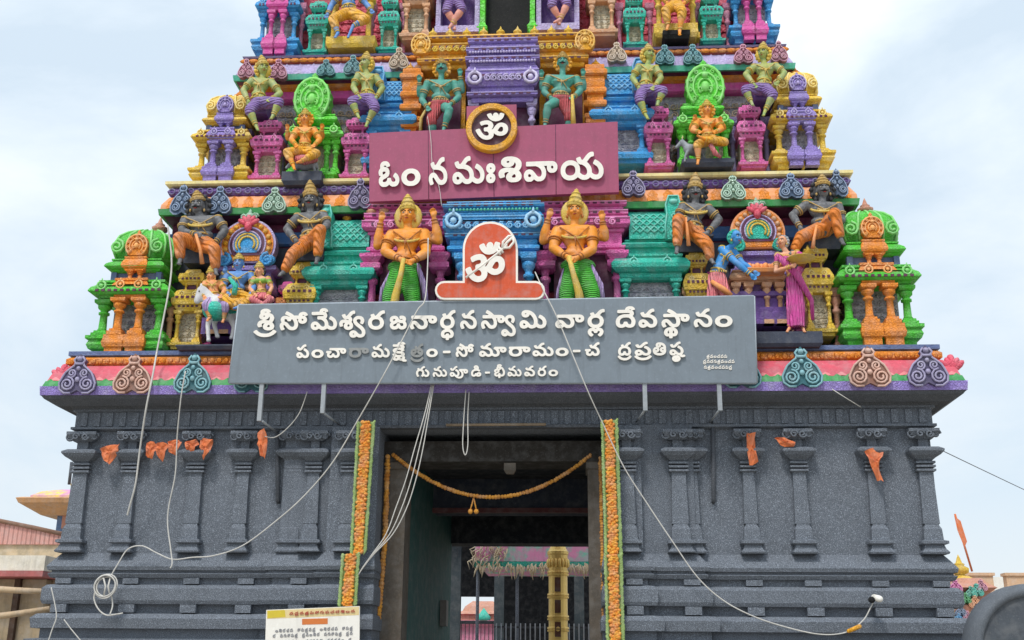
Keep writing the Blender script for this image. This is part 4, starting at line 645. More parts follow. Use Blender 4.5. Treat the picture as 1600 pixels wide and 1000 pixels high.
# ---------------------------------------------------------------- tier walls and cornices
Y1W, Y2W, Y3W = .75, 1.35, 1.95                     # wall planes of the three tiers
Y1E, Y2E = .22, .85                                 # front edges of the cornices that close tiers one and two
def zc(y, Y): return Z_(y, Y)
x1a, x1b = X_(262, 430, Y1W), X_(1338, 415, Y1W)
part(MB().box(x1a, x1b, Y1W, DEP - .4, ZT1 - .02, zc(330, .6)), 'tier_wall', 'maroon')
bb = MB(); zb0, zb1 = zc(380, .7), zc(358, .7)
bb.rect(x1a, x1b, Y1W - .04, DEP - .5, [(zb0, 0), (zb0 + .03, .05), (zb1 - .03, .05), (zb1, 0)]); part(bb, 'wall_band', 'deepblue')
bb = MB(); zb0, zb1 = zc(455, .7), zc(383, .7); bb.rect(x1a, x1b, Y1W - .03, DEP - .5, [(zb0, 0), (zb1, 0)]); part(bb, 'dark_panel', 'darkledge')
bb = MB(); zb0, zb1 = zc(470, .7), zc(458, .7); bb.rect(x1a, x1b, Y1W - .05, DEP - .5, [(zb0, 0), (zb0 + .03, .07), (zb1 - .03, .07), (zb1, 0)]); part(bb, 'wall_band', 'redpink')
part(scrolls(x1a + .1, x1b - .1, zc(540, .7), zc(474, .7), Y1W - .02, .07, .9, 5), 'wall_scrollwork', 'sand')

E1a, E1b = X_(246, 333, Y1E), X_(1344, 314, Y1E)
c1a, c1b = E1a + .2, E1b - .2
def eave(prof, m, name): return part(MB().rect(c1a, c1b, Y1E + .2, DEP - .5, prof), name, m)
za = zc(327, Y1E); zb_ = zc(318, Y1E)
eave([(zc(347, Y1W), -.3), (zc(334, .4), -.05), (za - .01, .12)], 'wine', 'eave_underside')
eave([(za, .18), (zb_, .2)], 'leaf', 'eave_edge')
zo = zc(299, .32)
eave([(zb_ + .003, .17), (zb_ + .1, .16), (zo, .06)], 'peach', 'eave_petal_band')
zp2 = zc(284, .36)
eave([(zo + .003, .0), (zo + .03, .06), ((zo + zp2) / 2, .10), (zp2 - .03, .06), (zp2, .0)], 'purple', 'eave_roll')
zcr = zc(275, .30)
eave([(zp2 + .003, .10), (zp2 + .03, .14), (zcr, .14)], 'cream', 'tier_slab')
def row_on(n, x0, x1, y, z, fn):
    b = MB().tube([(x0 + (x1 - x0) * .5 / n, y + .015, z), (x1 - (x1 - x0) * .5 / n, y + .015, z)], .012, 4)
    for i in range(n): fn(b, x0 + (x1 - x0) * (i + .5) / n, y, z)
    return b
part(row_on(70, c1a - .1, c1b + .1, Y1E + .11, (zo + zp2) / 2, lambda b, x, y, z: b.ring((x, y, z), .055, .02, n=8, m=4)), 'eave_scallops', 'mauve')
petals(44, c1a - .1, c1b + .1, zb_ + .01, zo - .01, Y1E + .015, Y1E + .12, 'orange', 'eave_petals', .42, th=.02)

x2a, x2b = X_(392, 220, Y2W), X_(1212, 200, Y2W)
part(MB().box(x2a, x2b, Y2W, DEP - .8, zcr - .02, zc(120, 1.2)), 'tier_wall', 'greywall')
part(scrolls(x2a, x2b, zc(270, 1.3), zc(165, 1.3), Y2W - .03, .08, .95, 9), 'wall_scrollwork', 'sand')
bb = MB(); z0_, z1_ = zc(152, 1.2), zc(134, 1.2); bb.rect(x2a - .1, x2b + .1, Y2W - .12, DEP - .8, [(z0_, 0), (z0_ + .04, .06), (z1_ - .06, .06), (z1_, .0)]); part(bb, 'wall_band', 'magenta')
bb = MB(); z0_, z1_ = zc(133, 1.1), zc(118, 1.0); bb.rect(x2a - .1, x2b + .1, Y2W - .16, DEP - .8, [(z0_, 0), (z0_ + .04, .1), (z1_ - .04, .16), (z1_, .1)]); part(bb, 'carved_band', 'orange')
E2a, E2b = X_(363, 124, Y2E), X_(1244, 106, Y2E)
c2a, c2b = E2a + .2, E2b - .2
def eave2(prof, m, name): return part(MB().rect(c2a, c2b, Y2E + .2, DEP - .9, prof), name, m)
za = zc(116, Y2E); zb_ = zc(108, Y2E); zl = zc(92, .98); zr = zc(83, 1.0)
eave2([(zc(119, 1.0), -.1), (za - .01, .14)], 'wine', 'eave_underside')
eave2([(za, .18), (zb_, .2)], 'seagreen', 'eave_edge')
eave2([(zb_ + .003, .16), (zb_ + .06, .15), (zl, .04)], 'lilac', 'eave_petal_band')
eave2([(zl + .003, .0), (zl + .03, .06), ((zl + zr) / 2, .09), (zr - .02, .05), (zr, 0)], 'brick', 'eave_roll')
zt3 = zc(80, 1.0)
eave2([(zr + .003, .06), (zt3, .08)], 'mauve', 'tier_slab')
part(row_on(64, c2a - .1, c2b + .1, Y2E + .12, (zl + zr) / 2, lambda b, x, y, z: b.ball((x, y, z), .11, .03, .05, 6)), 'eave_beads', 'orange')
petals(40, c2a - .1, c2b + .1, zb_ + .01, zl - .01, Y2E + .03, Y2E + .14, 'lilac', 'eave_petals', .44, th=.02)
x3a, x3b = X_(452, 20, Y3W), X_(1160, 10, Y3W)
ZTOP = zc(-95, 1.8)
part(MB().box(x3a, x3b, Y3W, DEP - 1.2, zt3 - .02, ZTOP), 'tier_wall', 'redpink')
part(scrolls(x3a, x3b, zc(75, 1.9), zc(-90, 1.9), Y3W - .02, .08, .8, 12), 'wall_scrollwork', 'redpink')
c3 = MB().rect(x3a - .3, x3b + .3, Y3W - .5, DEP - 1.2, [(ZTOP, .0), (ZTOP + .1, .3), (ZTOP + .2, .32), (ZTOP + .45, .1), (ZTOP + .5, .1)]); part(c3, 'top_cornice', 'violet')
rf = MB().rect(x3a + .5, x3b - .5, Y3W + .3, DEP - 1.6, [(ZTOP + .5, 0), (ZTOP + 1.9, -.1), (ZTOP + 2.0, .2), (ZTOP + 2.2, .2), (ZTOP + 2.9, -.3), (ZTOP + 3.5, -.9)], (1, 1, 1, 1)); part(rf, 'ridge_roof', 'orange')

# medallions on the two upper cornices
for cx, yb, yt, w_, mm_ in ((284, 336, 288, 36, 'bluegrey'), (342, 334, 290, 36, 'bluegrey'), (428, 332, 292, 36, 'palegreen'), (562, 326, 278, 36, 'mauve'), (990, 306, 266, 36, 'mauve'), (1146, 312, 274, 38, 'palegreen'), (1237, 310, 270, 38, 'bluegrey'), (1309, 308, 264, 32, 'bluegrey')):
    medallion(cx, yb, yt, w_, Y1E - .08, M[mm_])
for cx, yb, yt, w_, mm_ in ((384, 122, 92, 24, 'rose'), (434, 124, 92, 28, 'rose'), (509, 119, 93, 28, 'tealgrey'), (551, 117, 86, 28, 'tealgrey'), (623, 108, 74, 30, 'sand'), (964, 97, 66, 30, 'sand'), (1039, 101, 70, 30, 'tealgrey'), (1083, 101, 69, 30, 'tealgrey'), (1162, 99, 69, 30, 'rose'), (1218, 97, 64, 26, 'rose')):
    medallion(cx, yb, yt, w_, Y2E - .06, M[mm_])

# ---------------------------------------------------------------- pavilions
kuta(193, 118, 555, 362, -.12, M['green'], M['orange'])
kuta(1381, 124, 540, 332, -.12, M['green'], M['orange'])
kuta(340, 88, 284, 148, .42, M['yellow'], M['violet'], fin='orange')
kuta(1257, 92, 260, 112, .42, M['yellow'], M['violet'], fin='orange')
kuta(428, 66, 86, -66, 1.1, M['blue'], M['magenta'], fin='gold')
kuta(1180, 70, 64, -84, 1.1, M['blue'], M['magenta'], fin='gold')
narrow(287, 52, 545, 416, .12, 'yellow'); narrow(463, 52, 540, 404, .12, 'yellow')
narrow(1094, 46, 530, 386, .12, 'yellow'); narrow(1285, 50, 525, 376, .12, 'yellow')
narrow(413, 52, 283, 182, .5, 'pink'); narrow(553, 46, 281, 178, .5, 'pink')
narrow(1031, 46, 264, 160, .5, 'pink'); narrow(1177, 46, 262, 158, .5, 'pink')
narrow(492, 36, 86, -4, 1.15, 'teal'); narrow(605, 34, 82, -10, 1.15, 'teal')
narrow(993, 36, 74, -14, 1.15, 'teal'); narrow(1114, 38, 68, -16, 1.15, 'teal')
shala(484, 578, 520, 322, .12, 'teal', -1); shala(964, 1068, 510, 308, .12, 'teal', 1)
shala(574, 642, 262, 106, .62, 'blue', -1); shala(930, 1012, 256, 94, .62, 'blue', 1)

def gabled(cx, wpx, yb, yt, Y, A, cyp, rp):
    """pavilion whose roof front is one big horseshoe arch"""
    x, z0, z1, W = frame(cx, wpx, yb, yt, Y); H = z1 - z0; z = lambda t: z0 + H * t; hw = W / 2; y1 = Y + .7
    o = part(MB().rect(x - hw * .8, x + hw * .8, Y, y1, [(z(0), 0), (z(.03), 0), (z(.035), .06), (z(.06), .06), (z(.065), 0)]), 'arched_pavilion', A)
    part(MB().box(x - hw * .75, x + hw * .75, Y + .25, y1 - .01, z(.06), z(.4)), 'carved_wall', 'creamwall', o)
    for u in (-.78, -.45, .45, .78): column(o, x + u * hw, Y + .1, z(.06), z(.36), .07, A)
    c = MB().rect(x - hw * .82, x + hw * .82, Y + .04, y1, cornice_prof(z(.355), z(.47), hw * .28), (1, 1, 1, 0)); kudu_row(c, (x - hw * .75, x + hw * .75), Y - hw * .24, z(.43), .07); part(c, 'cornice', A, o)
    part(MB().box(x - hw * .55, x + hw * .55, Y + .15, y1 - .02, z(.46), z(.53)), 'neck', 'leaf', o)
    part(MB().rect(x - hw * .6, x + hw * .6, Y + .1, y1, cornice_prof(z(.525), z(.61), hw * .2), (1, 1, 1, 0)), 'upper_cornice', A, o)
    q = P(cx, cyp, Y); gable(o, q.x, q.z, Y + .02, rp * mpp(cx, cyp, Y), A, A, True, 'gable', .92, .25, 1.22)
    return o
gabled(487, 84, 281, 112, .5, 'lime', 154, 31)
gabled(1102, 86, 264, 94, .5, 'lime', 135, 33)

# the fan shaped arches above the side niches of the first tier
def peacock(cx, cy, R, Y, cols, inner):
    q = P(cx, cy, Y); r = R * mpp(cx, cy, Y)
    o = part(MB().rect(q.x - r * .95, q.x + r * .95, Y + .08, Y + .5, [(q.z - r * 1.75, .0), (q.z - r * 1.65, .05), (q.z - r * 1.45, .05), (q.z - r * 1.4, -.02), (q.z - r * .95, -.06), (q.z - r * .92, .06), (q.z - r * .76, .06), (q.z - r * .74, .0)]), 'fan_arch', 'violet')
    n = 30
    def plate(rr, y, d, m, name, a0=-42, a1=222, wob=0):
        poly = []
        for i in range(n + 1):
            a = math.radians(a0 + (a1 - a0) * i / n); e = rr * (1 + (wob if i % 2 else -wob)); poly.append((q.x + e * math.cos(a) * 1.02, q.z + e * math.sin(a)))
        return part(MB().prism(poly, y, d), name, m, o)
    plate(r, Y, .2, cols[0], 'outer_rim')
    plate(r * .92, Y - .02, .1, cols[1], 'fan_field')
    b = MB()
    for i in range(15):
        a = math.radians(-30 + 240 * i / 14); b.ball((q.x + r * .8 * math.cos(a), Y - .03, q.z + r * .8 * math.sin(a)), r * .095, .04, r * .1, 8)
    part(b, 'fan_lobes', cols[2], o)
    b = MB(); b.arc(q.x, q.z, Y - .03, r * .66, r * .035, -35, 215, 22, 6); b.arc(q.x, q.z, Y - .05, r * .5, r * .03, -35, 215, 20, 6); part(b, 'pale_rings', 'lilac', o)
    plate(r * .62, Y - .035, .06, 'wine', 'dark_field'); plate(r * .47, Y - .045, .06, inner, 'inner_arch'); 
    b = MB(); b.arc(q.x, q.z, Y - .05, r * .40, r * .035, -35, 215, 18, 6); b.arc(q.x, q.z, Y - .06, r * .28, r * .04, -35, 215, 14, 6); part(b, 'inner_rings', 'yellow', o)
    for sg in (-1, 1):
        b = MB(); b.spiral(q.x + sg * r * .78, q.z - r * .6, Y - .06, r * .26, r * .06, 1.5, sg, 1.5, 16, 6); b.ball((q.x + sg * r * .78, Y - .02, q.z - r * .6), r * .3, .06, r * .22, 10)
        part(b, 'foot_scroll', 'teal' if inner == 'teal' else 'blue', o)
    b = MB()
    for k in range(5):
        a = (k - 2) * .5; b.ball((q.x + math.sin(a) * r * .26, Y - .06, q.z + r * .72 + math.cos(a) * r * .22), r * .1, .05, r * .2, 8, Matrix.Rotation(a, 3, 'Y'))
    b.ball((q.x, Y - .06, q.z + r * .66), r * .15, .08, r * .2, 8); part(b, 'crest_flower', 'redpink', o)
    b = MB(); b.ball((q.x, Y - .02, q.z + r * 1.12), r * .16, .06, r * .12, 8)
    for sg in (-1, 1): b.spiral(q.x + sg * r * .2, q.z + r * 1.08, Y - .03, r * .14, r * .04, 1.4, sg, 0, 10, 5)
    b.lathe((q.x, Y, q.z + r * 1.2), [(0, r * .1), (r * .12, r * .06), (r * .2, .004)], 6); part(b, 'crest', 'palegreen', o)
    return o
peacock(387, 383, 43, .22, ('lilac', 'orange', 'gold'), 'blue')
peacock(1184, 362, 42, .22, ('peach', 'orange', 'tan'), 'teal')
# sloping purple steps under the fan arches
for cx, cyb, cyt in ((372, 530, 428), (1183, 515, 408)):
    q = P(cx, cyb, .3); s_ = mpp(cx, cyb, .3); zt = Z_(cyt, .3, cx); b = MB()
    b.rect(q.x - 36 * s_, q.x + 36 * s_, .1, .7, [(q.z, .15), (q.z + .3, .15), (q.z + .31, .05), (q.z + .5, .05), (q.z + .52, .12), (q.z + .6, .12), (q.z + .62, .0), (zt - .2, -.05), (zt, -.2)]); part(b, 'niche_base', 'purple')
    part(MB().rect(q.x - 33 * s_, q.x + 33 * s_, .04, .3, cornice_prof(q.z + .76, q.z + 1.0, .12), (1, 1, 1, 0)), 'niche_cornice', 'tan')
    for u in (-34, -14, 14, 34): column(T, q.x + u * s_, .02, q.z, q.z + .75, .06, 'tan')

# ---------------------------------------------------------------- middle bay, first tier
def stack(x0p, x1p, Y, dep, rows, m, name, parent=None, sides=(1, 1, 1, 0)):
    """mouldings one above another; rows are (y_bottom, y_top, out) in photo rows, top row last"""
    yb = rows[0][0]; x0, x1 = X_(x0p, yb, Y), X_(x1p, yb, Y); pr = []
    for a, b_, o_ in rows:
        z0, z1 = Z_(a, Y), Z_(b_, Y); h = z1 - z0
        pr += [(z0 + .001, o_ * .55), (z0 + h * .2, o_), (z0 + h * .7, o_), (z1 - .001, o_ * .6)]
    b = MB().rect(x0, x1, Y, Y + dep, pr, sides)
    for a, b_, o_ in rows:
        if o_ >= .1: z0, z1 = Z_(a, Y), Z_(b_, Y); b.cur = 1; b.tube([(x0 - o_, Y - o_ - .005, z0 + (z1 - z0) * .72), (x1 + o_, Y - o_ - .005, z0 + (z1 - z0) * .72)], .016, 5); b.cur = 0; dentils(b, x0, x1, Y - o_, z0 + (z1 - z0) * .45, max(3, int((x1 - x0) / .13)), min(.06, (z1 - z0) * .3))
    return part(b, name, m, parent)
cb = stack(706, 836, -.05, .9, [(400, 392, 0), (392, 384, .08), (384, 374, .04), (374, 366, .12), (366, 334, .16), (334, 329, .08), (329, 323, .17), (323, 317, .1)], 'blue', 'middle_pavilion')
xa, xb = X_(700, 350, -.2), X_(842, 350, -.2)
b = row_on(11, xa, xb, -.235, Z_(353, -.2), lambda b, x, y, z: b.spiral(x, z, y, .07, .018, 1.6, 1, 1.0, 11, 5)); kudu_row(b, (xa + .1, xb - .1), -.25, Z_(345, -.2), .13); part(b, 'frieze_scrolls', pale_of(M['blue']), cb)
part(row_on(26, xa, xb, -.235, Z_(328, -.2), lambda b, x, y, z: b.ball((x, y, z), .025, .02, .03, 6)), 'frieze_beads', M['seagreen'], cb)
for px in (722, 826): column(cb, X_(px, 440, -.1), -.1, Z_(500, -.1), Z_(398, -.1), .10, 'blue')
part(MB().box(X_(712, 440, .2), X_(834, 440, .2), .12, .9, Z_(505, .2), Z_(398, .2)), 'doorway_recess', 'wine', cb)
for sgn, (xo, xi) in ((-1, (570, 694)), (1, (976, 846))):
    a_, b_ = min(xo, xi), max(xo, xi)
    sb = stack(a_ + 8, b_ - 4, .22, .6, [(398, 392, .02), (392, 384, .06), (384, 366, .0), (366, 360, .05), (360, 342, .15), (342, 332, .12), (332, 326, .04), (326, 318, .10)], 'pink', 'side_pavilion')
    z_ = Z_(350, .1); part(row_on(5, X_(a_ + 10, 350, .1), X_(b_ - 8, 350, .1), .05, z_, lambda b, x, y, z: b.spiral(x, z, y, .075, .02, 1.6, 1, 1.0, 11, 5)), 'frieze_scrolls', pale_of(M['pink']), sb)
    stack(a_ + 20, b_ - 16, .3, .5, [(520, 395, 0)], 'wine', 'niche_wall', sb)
    for px in (xo + 12 * -sgn, xi + 6 * sgn):
        column(sb, X_(px, 440, .2), .2, Z_(520, .2), Z_(396, .2), .1, 'pink')
        part(MB().rect(X_(px, 405, .2) - .13, X_(px, 405, .2) + .13, .06, .4, [(Z_(424, .2), 0), (Z_(421, .2), .05), (Z_(414, .2), .05), (Z_(411, .2), .0), (Z_(404, .2), .07), (Z_(399, .2), .07)], (1, 1, 1, 0)), 'bracket', 'pink', sb)
# ---------------------------------------------------------------- middle bay, second tier
cb = stack(738, 832, .38, .9, [(160, 153, .02), (153, 146, .1), (146, 137, .03), (137, 106, .13), (106, 99, .06), (99, 92, .14), (92, 85, .05), (85, 77, .13), (77, 70, .06), (70, 62, .1)], 'violet', 'middle_pavilion')
for yy, n in ((95.5, 24), (81, 24)): part(row_on(n, X_(733, yy, .3), X_(838, yy, .3), .225, Z_(yy, .24), lambda b, x, y, z: b.ball((x, y, z), .028, .02, .03, 6)), 'frieze_beads', 'lilac', cb)
b = MB(); zz = Z_(121, .24); kudu_row(b, (X_(742, 121, .24), X_(829, 121, .24)), .22, zz, .12); b2 = row_on(6, X_(757, 121, .24), X_(815, 121, .24), .235, zz, lambda b, x, y, z: b.spiral(x, z, y, .08, .02, 1.6, 1, 1.0, 11, 5)); part(b, 'kudu_arches', 'lilac', cb); part(b2, 'frieze_scrolls', 'lilac', cb)
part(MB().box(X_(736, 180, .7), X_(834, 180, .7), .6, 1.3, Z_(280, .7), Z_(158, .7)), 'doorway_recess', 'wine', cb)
for px in (740, 831): column(cb, X_(px, 190, .5), .5, Z_(250, .5), Z_(159, .5), .075, 'lilac')
ob = stack(662, 910, .62, .8, [(108, 100, .04), (100, 93, .12), (93, 84, .05), (84, 66, .10), (66, 60, .16), (60, 54, .06)], 'gold', 'parapet')
for i in range(9): pot(ob, X_(676 + 26.5 * i, 52, .62), .66, Z_(54, .62), .085, 'yellow', 'parapet_pot')
for px in (658, 914): gable(ob, X_(px, 70, .5), Z_(68, .5), .46, .24, M['gold'], None, False, 'end_arch', .8)
part(row_on(22, X_(664, 75, .5), X_(908, 75, .5), .49, Z_(75, .5), lambda b, x, y, z: b.spiral(x, z, y, .065, .018, 1.5, 1, 1.0, 10, 5)), 'frieze_scrolls', 'yellow', ob)
for a_, b_ in ((628, 652), (918, 944)):
    sp = stack(a_, b_, .58, .6, [(214, 206, .04), (206, 196, -.04), (196, 188, .03), (188, 180, .05), (180, 170, -.03), (170, 160, .06), (160, 150, .0), (150, 140, .06), (140, 122, .03), (122, 112, .08), (112, 104, .03)], 'orange', 'side_pier')
    pot(sp, X_((a_ + b_) / 2, 105, .6), .7, Z_(106, .6), .09, 'gold')
for a_, b_ in ((652, 728), (843, 918)):
    part(MB().box(X_(a_, 150, .95), X_(b_, 150, .95), .9, 1.3, Z_(250, .95), Z_(104, .95)), 'niche_wall', 'gold')
    part(MB().box(X_(a_ + 10, 170, .88), X_(b_ - 8, 170, .88), .86, 1.2, Z_(250, .9), Z_(150, .9)), 'niche_panel', 'wine')
# ---------------------------------------------------------------- middle bay, third tier
part(MB().box(X_(757, 20, 1.5), X_(829, 20, 1.5), 1.5, 2.4, Z_(58, 1.5), Z_(-60, 1.5)), 'doorway_recess', 'black')
for px in (754, 832):
    f = part(MB().rect(X_(px, 30, 1.3) - .05, X_(px, 30, 1.3) + .05, 1.25, 1.8, [(Z_(58, 1.3), 0), (Z_(50, 1.3), .03), (Z_(45, 1.3), .06), (Z_(40, 1.3), .02), (Z_(36, 1.3), 0), (Z_(-60, 1.3), 0)], (1, 1, 1, 0)), 'door_jamb', 'lime')
for a_, b_ in ((682, 750), (838, 905)):
    x0, x1 = X_(a_, 20, 1.4), X_(b_, 20, 1.4)
    o = part(MB().box(x0, x1, 1.6, 2.2, Z_(58, 1.5), Z_(-60, 1.5)), 'niche_panel', M['purple'])
    part(MB().box(x0, x1, 1.2, 1.7, Z_(52, 1.3), Z_(42, 1.3)), 'niche_sill', 'lilac', o)
    for x in (x0 + .05, x1 - .05): part(MB().box(x - .05, x + .05, 1.32, 1.7, Z_(42, 1.4), Z_(-60, 1.4)), 'niche_frame', 'lilac', o)
narrow(648, 50, 62, -60, 1.2, 'tan'); narrow(941, 50, 56, -64, 1.2, 'tan')
for px in (480, 610, 985, 1106):
    pass

# slender columns and half hidden blocks crowding the walls between the pavilions
for px, m_ in ((266, 'tan'), (313, 'orange'), (440, 'orange'), (478, 'tan'), (1076, 'tan'), (1112, 'orange'), (1262, 'tan'), (1308, 'salmon')):
    column(T, X_(px, 500, .3), .3, ZT1, Z_(468, .3, px) if px < 800 else Z_(452, .3, px), .075, m_)
for px, y0, y1, m_ in ((312, 545, 442, 'magenta'), (440, 540, 436, 'magenta'), (1118, 525, 420, 'magenta'), (1262, 522, 412, 'magenta')): narrow(px, 34, y0, y1, .42, m_)
for px in (384, 441, 522, 1012, 1062, 1146, 1199): column(T, X_(px, 250, .85), .85, zcr, Z_(205 if px < 800 else 186, .85, px), .07, 'mauve')
for px in (470, 502, 580, 630, 968, 1016, 1088, 1138): column(T, X_(px, 60, 1.45), 1.45, zt3, Z_(8, 1.45, px), .065, 'rose')
for px, py in ((580, 338), (600, 337), (655, 112)): pot(T, X_(px, py, .2 if py > 200 else .7), .2 if py > 200 else .7, Z_(py, .2 if py > 200 else .7, px), .1, 'tan')

# ---------------------------------------------------------------- painted statues
S_ = dict(
 golden=mat('golden_skin', '#ec9428', bump=.5, bscale=16, var=.3), darkskin=mat('dark_skin', '#5b5c60', bump=.3, var=.4, alt='#7d7d80', altsc=14), oliveskin=mat('olive_skin', '#a8ad5a', bump=.3, var=.4, alt='#84a468', altsc=10),
 tealskin=mat('teal_skin', '#4a9a8a', bump=.3, var=.4), amber=mat('amber_skin', '#f0962a', bump=.45, bscale=16), bluesk=mat('blue_skin', '#5a8fd0', bump=.25), bluesk2=mat('bright_blue_skin', '#3f93d8', bump=.25), peachsk=mat('peach_skin', '#e8a276', bump=.2),
 pinksk=mat('rosy_skin', '#e3a090', bump=.2), greencloth=mat('green_cloth', '#52c23c', bands=('Z', 9, 3), bump=.1), orangecloth=mat('orange_cloth', '#e0802e', bands=('DIAGONAL', 5, 3)), purplecloth=mat('purple_cloth', '#8d6fb0', bands=('Z', 6, 3)),
 redcloth=mat('red_cloth', '#d2575c', bands=('X', 8, 2)), yellowcloth=mat('yellow_cloth', '#f3b02e', bands=('DIAGONAL', 6, 3)), sari=mat('pink_sari', '#df55a8', bands=('X', 7, 3)), rosecloth=mat('rose_cloth', '#ec7f86', bands=('X', 7, 3)), rust=mat('rust_paint', '#b8702c'), gilt=mat('gilt', '#e2bf52', .45, carve=.4, cscale=40), oldgilt=mat('old_gilt', '#c9a45a', .5, carve=.4, cscale=40), lilaccloth=mat('lilac_cloth', '#c2a6dc', bands=('X', 7, 3)), greenblouse=mat('green_blouse', '#7fae3a'), orangeflesh=mat('orange_flesh', '#ee9a58'), whitehide=mat('white_hide', '#d9d8da', bump=.3), greyhide=mat('grey_hide', '#8f959c', bump=.3))
EYEW, EYEB, LIP = flat('eye_white', '#f4f0e6'), flat('ink', '#141414'), flat('lip', '#b0332e')

def figure(name, label, cat, Y, u, skin, J, arms, legs, group=None, crown=None, crown_m='gilt', hair=None, hair_r=.62, cloth=None, cloth_m=None, sash=None, jewel='gilt', face=0.0, female=False, moustache=False, girth=1.22, cloth_pad=1.15, skirt=None, blouse=None, pitch=0.0, garland=True, collar=None):
    def W(j): return P(j[0], j[1], Y + (j[2] if len(j) > 2 else 0))
    U = u * mpp(J['head'][0], J['head'][1], Y)
    head, waist, hip = W(J['head']), W(J['waist']), W(J['hip'])
    shs = [W(a[0]) for a in arms[:2]]
    if len(arms) == 1: shs.append(W(J['sh2']))
    nb = (shs[0] + shs[1]) / 2 + Vector((0, .04 * U, .12 * U)); sw = (shs[0] - shs[1]).length
    foot = min((W(l[2]) for l in legs), key=lambda p: p.z) if legs else hip
    R = thing(name, (hip.x, hip.y, min(foot.z, hip.z) - .05), label, cat, group)
    b = MB(); g = girth
    fr_ = Matrix.Rotation(face, 3, 'Z') @ Matrix.Rotation(pitch, 3, 'X')       # head turn
    def H(x, y, z): return head + fr_ @ Vector((x * U, y * U, z * U))
    b.ball(head + fr_ @ Vector((0, .02 * U, .08 * U)), .37 * U, .42 * U, .42 * U, 14)
    b.ball(H(0, -.05, -.2), .28 * U, .32 * U, .3 * U, 12)
    b.limb(H(0, -.36, .02), H(0, -.46, -.1), .045 * U, .075 * U, 8)
    for sx in (-1, 1): b.ball(H(sx * .37, .05, -.04), .06 * U, .1 * U, .16 * U, 8); b.ball(H(sx * .16, -.3, -.12), .12 * U, .1 * U, .1 * U, 8)
    b.ball(H(0, -.34, -.26), .1 * U, .06 * U, .04 * U, 8)
    b.limb(head + Vector((0, .05 * U, -.3 * U)), nb, .2 * U, .23 * U)
    # torso, built as overlapping solids that melt into one
    mid = nb.lerp(waist, .42)
    b.limb(shs[0].lerp(shs[1], .12), shs[1].lerp(shs[0], .12), .25 * U * g, .25 * U * g)
    b.ball(nb.lerp(waist, .33) + Vector((0, -.02 * U, 0)), max(.42 * sw, .4 * U), .36 * U * g, .52 * U, 14)
    b.ball(mid, max(.36 * sw, .36 * U), .33 * U * g, .55 * U, 14)
    b.limb(mid, waist, .36 * U * g, .34 * U * g); b.ball(waist + Vector((0, -.04 * U, 0)), max(.30 * sw, .36 * U) * g, .34 * U * g, .34 * U, 14)
    b.limb(waist, hip, .36 * U * g, .40 * U * g); b.ball(hip, max(.32 * sw, .42 * U) * g, .4 * U * g, .38 * U, 14)
    for sx in (-1, 1):
        pc = nb.lerp(waist, .36) + Vector((sx * sw * .21, -.26 * U * g, 0))
        b.ball(pc, .22 * U, (.24 if female else .13) * U, (.22 if female else .16) * U, 10)
    jw = MB()
    for a in arms:
        s, e, h = W(a[0]), W(a[1]), W(a[2]); b.ball(s, .30 * U, n=10)
        b.limb(s, s.lerp(e, .4), .235 * U * g, .235 * U * g); b.limb(s.lerp(e, .4), e, .235 * U * g, .17 * U * g); b.limb(e, e.lerp(h, .35), .175 * U * g, .19 * U * g); b.limb(e.lerp(h, .35), h, .19 * U * g, .115 * U)
        d = (h - e).normalized(); sd = d.cross(Vector((0, 1, 0)))
        if sd.length < .1: sd = d.cross(Vector((1, 0, 0)))
        sd.normalize(); nrm = sd.cross(d)
        pal = h + d * .13 * U
        b.ball(pal, .15 * U, .15 * U, .17 * U, 8)
        b.limb(h, pal, .115 * U, .15 * U, 8)
        for k in range(4):                               # four bent fingers of unequal length
            root = pal + d * .08 * U + sd * (k - 1.5) * .075 * U; ln = (.26, .32, .30, .22)[k] * U
            kn = root + (d * .62 + nrm * .15 + sd * (k - 1.5) * .08) * ln; tp = kn + (d * .35 + nrm * -.35) * ln * .9
            b.limb(root, kn, .042 * U, .04 * U, 6); b.limb(kn, tp, .04 * U, .034 * U, 6)
        th = pal - sd * .11 * U; b.limb(th - d * .05 * U, th + (d * .16 - sd * .1) * U, .05 * U, .04 * U, 6)
        jw.ball(s + Vector((0, -.05 * U, .2 * U)), .24 * U, .22 * U, .1 * U, 8); jw.ring(s.lerp(e, .62), .235 * U * g, .03 * U, (e - s), 12, 6)
        for t, rr in ((.5, .25), ): jw.ring(s.lerp(e, t), rr * U * g, .045 * U, (e - s), 12, 6)
        jw.ring(e.lerp(h, .90), .155 * U, .045 * U, d, 12, 6); jw.ring(e.lerp(h, .76), .175 * U, .03 * U, d, 12, 6)
    for l in legs:
        hp, k, an, toe = W(l[0]), W(l[1]), W(l[2]), W(l[3]); hp = hp.lerp(hip, .25)
        b.limb(hp, k, .33 * U * g, .23 * U * g); b.ball(k, .24 * U * g, n=10)
        b.limb(k, k.lerp(an, .35), .22 * U * g, .24 * U * g); b.limb(k.lerp(an, .35), an, .24 * U * g, .14 * U)
        b.limb(an, toe, .14 * U, .1 * U); b.ball(an + Vector((0, .06 * U, -.05 * U)), .13 * U, n=8)
        fd = (toe - an).normalized(); fs = fd.cross(Vector((0, 0, 1))); fs = fs.normalized() if fs.length > .1 else Vector((1, 0, 0))
        for q in range(5): b.ball(toe + fs * (q - 2) * .06 * U + fd * (.08 - .02 * abs(q - 1)) * U, .045 * U, n=6)
        jw.ring(k.lerp(an, .9), .17 * U, .05 * U, an - k, 12, 6); jw.ring(k.lerp(an, .76), .19 * U, .03 * U, an - k, 12, 6)
    fuse(b, 'body', skin, R, max(.0085, .042 * U), 2)
    # face
    f = MB()
